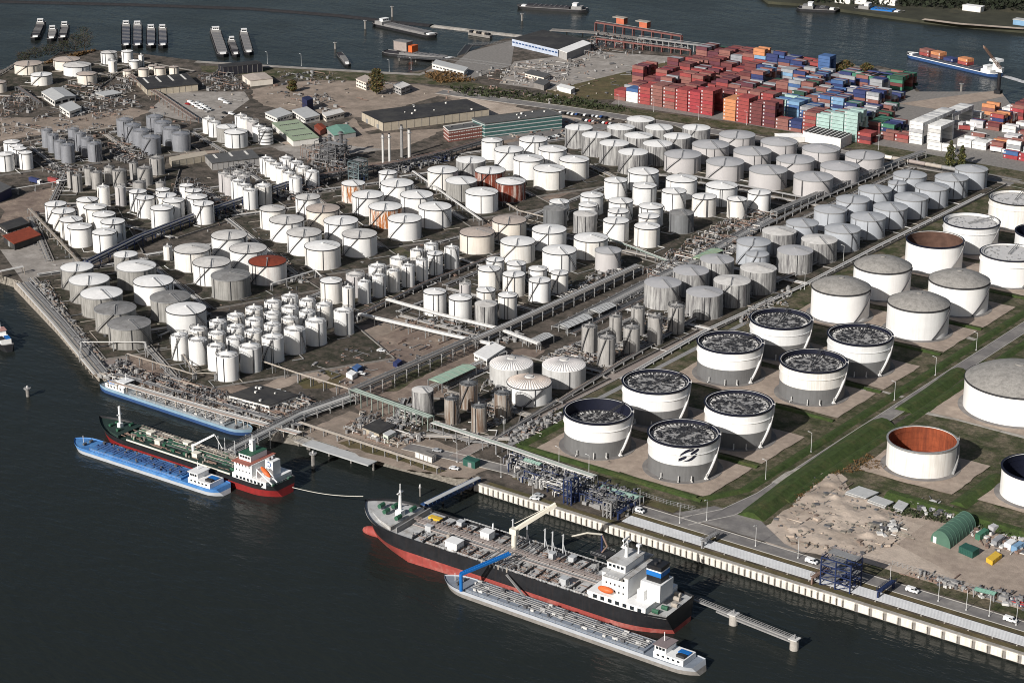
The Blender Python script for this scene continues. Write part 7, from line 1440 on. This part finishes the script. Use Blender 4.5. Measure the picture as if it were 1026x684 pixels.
for u, v, w_ in ((813, 563.5, 'on the verge left of the loading tower'), (914, 592.5, 'parked on the quay road verge'), (640, 512.5, 'beside the manifold end'), (1012, 622, 'on the quay road at the right')): car(u, v, True, 'white', w_, 0)
for u, v, c_, w_ in ((455, 470, 'white', 'on the berth road'), (438, 452, 'silver', 'beside the white-topped pipe rack'), (382, 352, 'white', 'alone on the earth field'), (352, 372, 'black', 'in the middle of the earth field'), (362, 375, 'white', 'at the edge of the earth field'), (536, 500, 'white', 'on the quay road beside the tanker'), (540, 497, 'silver', 'behind the white one on the quay road')): car(u, v, False, c_, w_, .3)
# lorries by the white containers
def lorry(u, v, rz, col, lab):
    root = thing('lorry', lab, 'lorry', P(u, v, .1), rz, 'parked lorries'); MB().bx(-5.5, 2.6, -1.2, 1.2, 1.0, 3.6).build('box_body', col, root); MB().bx(3, 5.2, -1.15, 1.15, .6, 3.0).build('cab', ship_white, root); MB().bx(5.2, 5.26, -1, 1, 1.8, 2.7).build('windscreen', glass, root); MB().bx(-5.5, 5, -.5, .5, .6, .95).build('chassis', dark, root)
    for x in (-4.4, -3.1, 3.8):
        for s in (-1, 1): MB().tube((x, s - .15, .5), (x, s + .15, .5), .5, 10).build('wheel', dark, root)
for i, (u, v, rz, c_, lab) in enumerate(((973, 127, .1, cmats['white'], 'white lorry parked behind the tall white containers'), (968, 131, .4, cmats['red'], 'red lorry parked before the white container block'), (983, 125, .2, cmats['white'], 'second white lorry beside the white container block'), (979, 148, 0, cmats['white'], 'white lorry at the right yard fence'), (1000, 153, .05, cmats['white'], 'white and blue lorry near the right picture edge'), (55, 184, 0, cmats['red'], 'red lorry beside the mixed silos'), (36, 184, 0, cmats['dark blue'], 'dark blue lorry left of the red one'), (262, 397, .5, cmats['white'], 'white tanker lorry behind the black-roofed shed'), (276, 397, .4, cmats['white'], 'second white lorry behind the black-roofed shed'))): lorry(u, v, rz, c_, lab)
# tank wagons on the siding
strip('railway_bed', [(868, 158), (900, 164), (960, 172), (1060, 190)], 5, rock)
for i in range(5):
    p = P(886 + i * 16.5, 160.5 + i * 3.0); q = P(886 + (i + 1) * 16.5, 160.5 + (i + 1) * 3.0); rz = math.atan2(q.y - p.y, q.x - p.x); root = thing('tank_wagon', f'{["pale","tan","pinkish","tan","grey"][i]} tank wagon, {ORD[i]} from the left on the siding by the poplars', 'wagon', p, rz, 'tank wagons on the siding'); MB().tube((-6, 0, 2.5), (6, 0, 2.5), 1.35, 14).build('tank', [cream, pipe_tan, pinkpipe, pipe_tan, pipe_grey][i], root, smooth=True); MB().bx(-6.8, 6.8, -1.2, 1.2, .85, 1.1).build('chassis', dark, root); MB().cyl(0, 0, 3.7, 4.3, .5, 10).build('dome_hatch', pipe_grey, root)
    for x in (-4.8, -3.2, 3.2, 4.8):
        for s in (-.75, .75): MB().tube((x, s - .1, .45), (x, s + .1, .45), .45, 10).build('wheel', dark, root)
def tree(label, u, v, h, wd, kind, seed, name='broadleaf_tree', group='trees'):
    rb = random.Random(seed); root = thing(name, label, 'tree', P(u, v), 0, group); b = MB(); b.cyl(0, 0, 0, h * .5, h * .022, 8, r1=h * .014); b.cyl(0, 0, h * .5, h * .9, h * .014, 7, r1=h * .004); tips = []
    for i in range(18):
        z = h * rb.uniform(.18, .85); a = rb.uniform(0, 6.28)
        if kind == 'poplar': l = wd * .42 * (1 - abs(z / h - .4)) ; e = Vector((l * math.cos(a), l * math.sin(a), z + l * 1.4))
        else: l = wd * .5 * math.sqrt(max(.05, 1 - ((z / h - .55) / .5) ** 2)); e = Vector((l * math.cos(a), l * math.sin(a), z + l * .5))
        b.tube((0, 0, z * .9), e, h * .006, 5); tips.append(e)
        for k in range(2): e2 = e + Vector((rb.uniform(-1, 1), rb.uniform(-1, 1), rb.uniform(0, 1))) * wd * .15; b.tube(e * .7 + Vector((0, 0, z * .27)), e2, h * .003, 4); tips.append(e2)
    b.build('trunk', mat('bark', (.10, .08, .06), .9, .3, .5), root)
    mats_ = {'poplar': [leaf_g, leaf_d], 'bare': [leaf_d, mat('twig_dark', (.05, .04, .035), .9, .3, 1)], 'autumn': [leaf_b, leaf_g, leaf_d]}[kind]; bs = [MB() for _ in mats_]; n = {'poplar': 900, 'bare': 900, 'autumn': 1500}[kind]
    for i in range(n):
        z = h * rb.uniform(.12, 1.0); t = z / h
        q = wd / 2 * ((1 - abs(t - .42) ** 1.7 * 2.3) if kind == 'poplar' else math.sqrt(max(0, 1 - ((t - .52) / .5) ** 2)))
        q = max(.1, q) * (1 + .25 * math.sin(z * 1.3 + seed) + rb.uniform(-.15, .15)); a = rb.uniform(0, 6.28); rr = q * math.sqrt(rb.uniform(.15, 1)); p = Vector((rr * math.cos(a), rr * math.sin(a), z)); s = rb.uniform(.35, .85) * (1 if kind != 'bare' else .6)
        u_ = Vector((rb.uniform(-1, 1), rb.uniform(-1, 1), rb.uniform(-1, 1))).normalized() * s; v_ = Vector((rb.uniform(-1, 1), rb.uniform(-1, 1), rb.uniform(-1, 1))).normalized() * s; bs[rb.randrange(len(mats_))].add([p - u_, p + v_, p + u_, p - v_], [(0, 1, 2, 3)])
    j = MB(); mi = []
    for i, q in enumerate(bs): j.add(q.v, q.f, i)
    j.build('crown', mats_, root)
tree('tall autumn-brown tree between the cream and grey houses', 377.5, 95, 20, 12, 'autumn', 1, 'conifer_tree'); tree('taller left poplar beside the tank wagons', 951.5, 169, 19, 6.5, 'poplar', 2, 'poplar_tree'); tree('smaller right poplar beside the tank wagons', 963, 168.5, 15.5, 5.5, 'poplar', 3, 'poplar_tree'); tree('small dark tree on the sandy far yard', 293, 92, 9, 7, 'autumn', 4)
for i, (u, v, h, wd, lab) in enumerate(((85, 51, 20, 15, 'tallest bare tree behind the moored barges'), (76, 52, 15, 13, 'bare tree left of the tallest one'), (64, 53, 10, 12, 'low bare tree beside the shore road, right'), (50, 56, 9, 14, 'low bare tree in the middle of the shore clump'), (36, 59, 9, 14, 'low bare tree at the left of the shore clump'), (24, 62, 8, 12, 'outermost left bare tree of the shore clump'), (847, 72, 9, 12, 'brown shrubby tree behind the blue containers'), (840, 73, 7, 9, 'smaller shrubby tree behind the blue containers'), (868, 72, 7, 9, 'shrubby tree left of the green containers'))): tree(lab, u, v, h, wd, 'bare' if i < 6 else 'autumn', 20 + i, 'bare_tree' if i < 6 else 'shrub_tree')
# far bank: wood and sheds
b = MB(); rb = random.Random(9)
for i in range(5200):
    p = P(rb.uniform(800, 1060), rb.uniform(-16, 11), -1.5); u, v = PX(p)
    if v > 4 + (u - 830) * .045: continue
    s = rb.uniform(1, 2.6); p += Vector((rb.uniform(-3, 3), rb.uniform(-3, 3), rb.uniform(.5, 9)))
    u_ = Vector((rb.uniform(-1, 1), rb.uniform(-1, 1), rb.uniform(-1, 1))).normalized() * s; v_ = Vector((rb.uniform(-1, 1), rb.uniform(-1, 1), rb.uniform(-1, 1))).normalized() * s; b.add([p - u_, p + v_, p + u_, p - v_], [(0, 1, 2, 3)])
o = b.build('woods', mat('leaf_far', (.02, .026, .014), .9, .4, .3)); o['kind'] = 'stuff'
strip('beach', [(925, 19.5), (960, 24), (1000, 27), (1026, 29)], 7, sand).__class__
for i, (u, v, sx, lab) in enumerate(((846, 3, 16, 'leftmost white shed on the far bank'), (864, 4, 12, 'second white shed on the far bank'), (886, 4, 26, 'long white shed on the far bank'), (975, 11, 18, 'white shed among the far bank trees'), (1024, 25, 14, 'pale blue boathouse at the far bank, right edge'))):
    p = P(u, v, -1.5); o = thing('bank_shed', lab, 'shed', p, 0, 'sheds on the far bank'); MB().bx(-sx / 2, sx / 2, -4, 4, 0, 4.5).build('wall', wall_white if i < 4 else cmats['light blue'], o); MB().bx(-sx / 2 - .4, sx / 2 + .4, -4.4, 4.4, 4.5, 5).build('roof', white_roof if i < 4 else roof_palegrey, o)
# yard fence by the rubble field
for lab, pts in (('wire fence along the grass in front of the gravel yard', [(894, 566), (935, 578), (980, 592), (1026, 604)]), ('wire fence on the grass below the emblem tank', [(641, 496), (668, 505), (697, 512)])):
    ps = [P(*q) for q in pts]; root = thing('fence', lab, 'fence', ps[0], 0, 'wire fences'); b = MB()
    for p, q in zip(ps, ps[1:]): [b.tube(p + Vector((0, 0, z)), q + Vector((0, 0, z)), .06, 4) for z in (.5, 1.2, 2)]
    b.build('wires', rail_grey, root, world=True); pm = MB().cyl(0, 0, 0, 2.1, .1, 6).mesh('post', rail_grey)
    for p, q in zip(ps, ps[1:]):
        for i in range(8): s = p.lerp(q, i / 8) - ps[0]; inst(pm, 'post', root, s)
# red-and-white barrier clutter at the yard corner
manifold('red and blue scrap pile at the lower right yard fence', [(1000, 595), (1026, 602), (1026, 610), (1004, 602)], 40, 1.6, [mat('scrap_red', (.40, .03, .03), .6, .1, 1), pipe_dark, pipe_blue], 300, 'scrap piles', 'scrap_pile', 'scrap')
manifold('low rusty scrap row along the gravel yard fence', [(920, 574), (960, 586), (1000, 596), (998, 600), (950, 588), (918, 579)], 60, 1.2, [pipe_brown, pipe_dark, rock], 301, 'scrap piles', 'scrap_pile', 'scrap')
# grass banks of the tank park
for pts in ([(-519, 692), (-424, 692)], [(-519, 692), (-519, 760)], [(-422, 692), (-412, 712), (-412, 1180)], [(-392, 712), (-392, 1000)]): bank(pts, 6, 1.5, 1.1, grass, False)
for c_, r_, h_, typ in SEEN_TANKS:
    if typ in ('F', 'D', 'FW', 'FB') and c_.x > -470: bank([(c_.x + r_ + 10, c_.y - r_ - 9), (c_.x - r_ - 12, c_.y - r_ - 9)], 4, 1, .9, grass, False)
bank([(752, 519), (800, 482), (872, 432), (886, 424)], 13, 3, 2.6, grass)
bank([(890, 496), (960, 516), (1040, 540)], 11, 3, 2.2, grass)
bank([(1000, 478), (985, 490), (960, 507)], 9, 2, 1.8, grass)
bank([(905, 412), (935, 392), (962, 372)], 10, 3, 2.0, grass)
strip('path', [(897, 408), (960, 420), (1060, 447)], 3.5, conc)
strip('path', [(815, 466), (790, 474), (776, 484)], 3, conc)
strip('path', [(905, 398), (868, 388), (842, 410)], 3, conc)
strip('path', [(982, 342), (950, 333), (925, 328)], 3.5, conc)
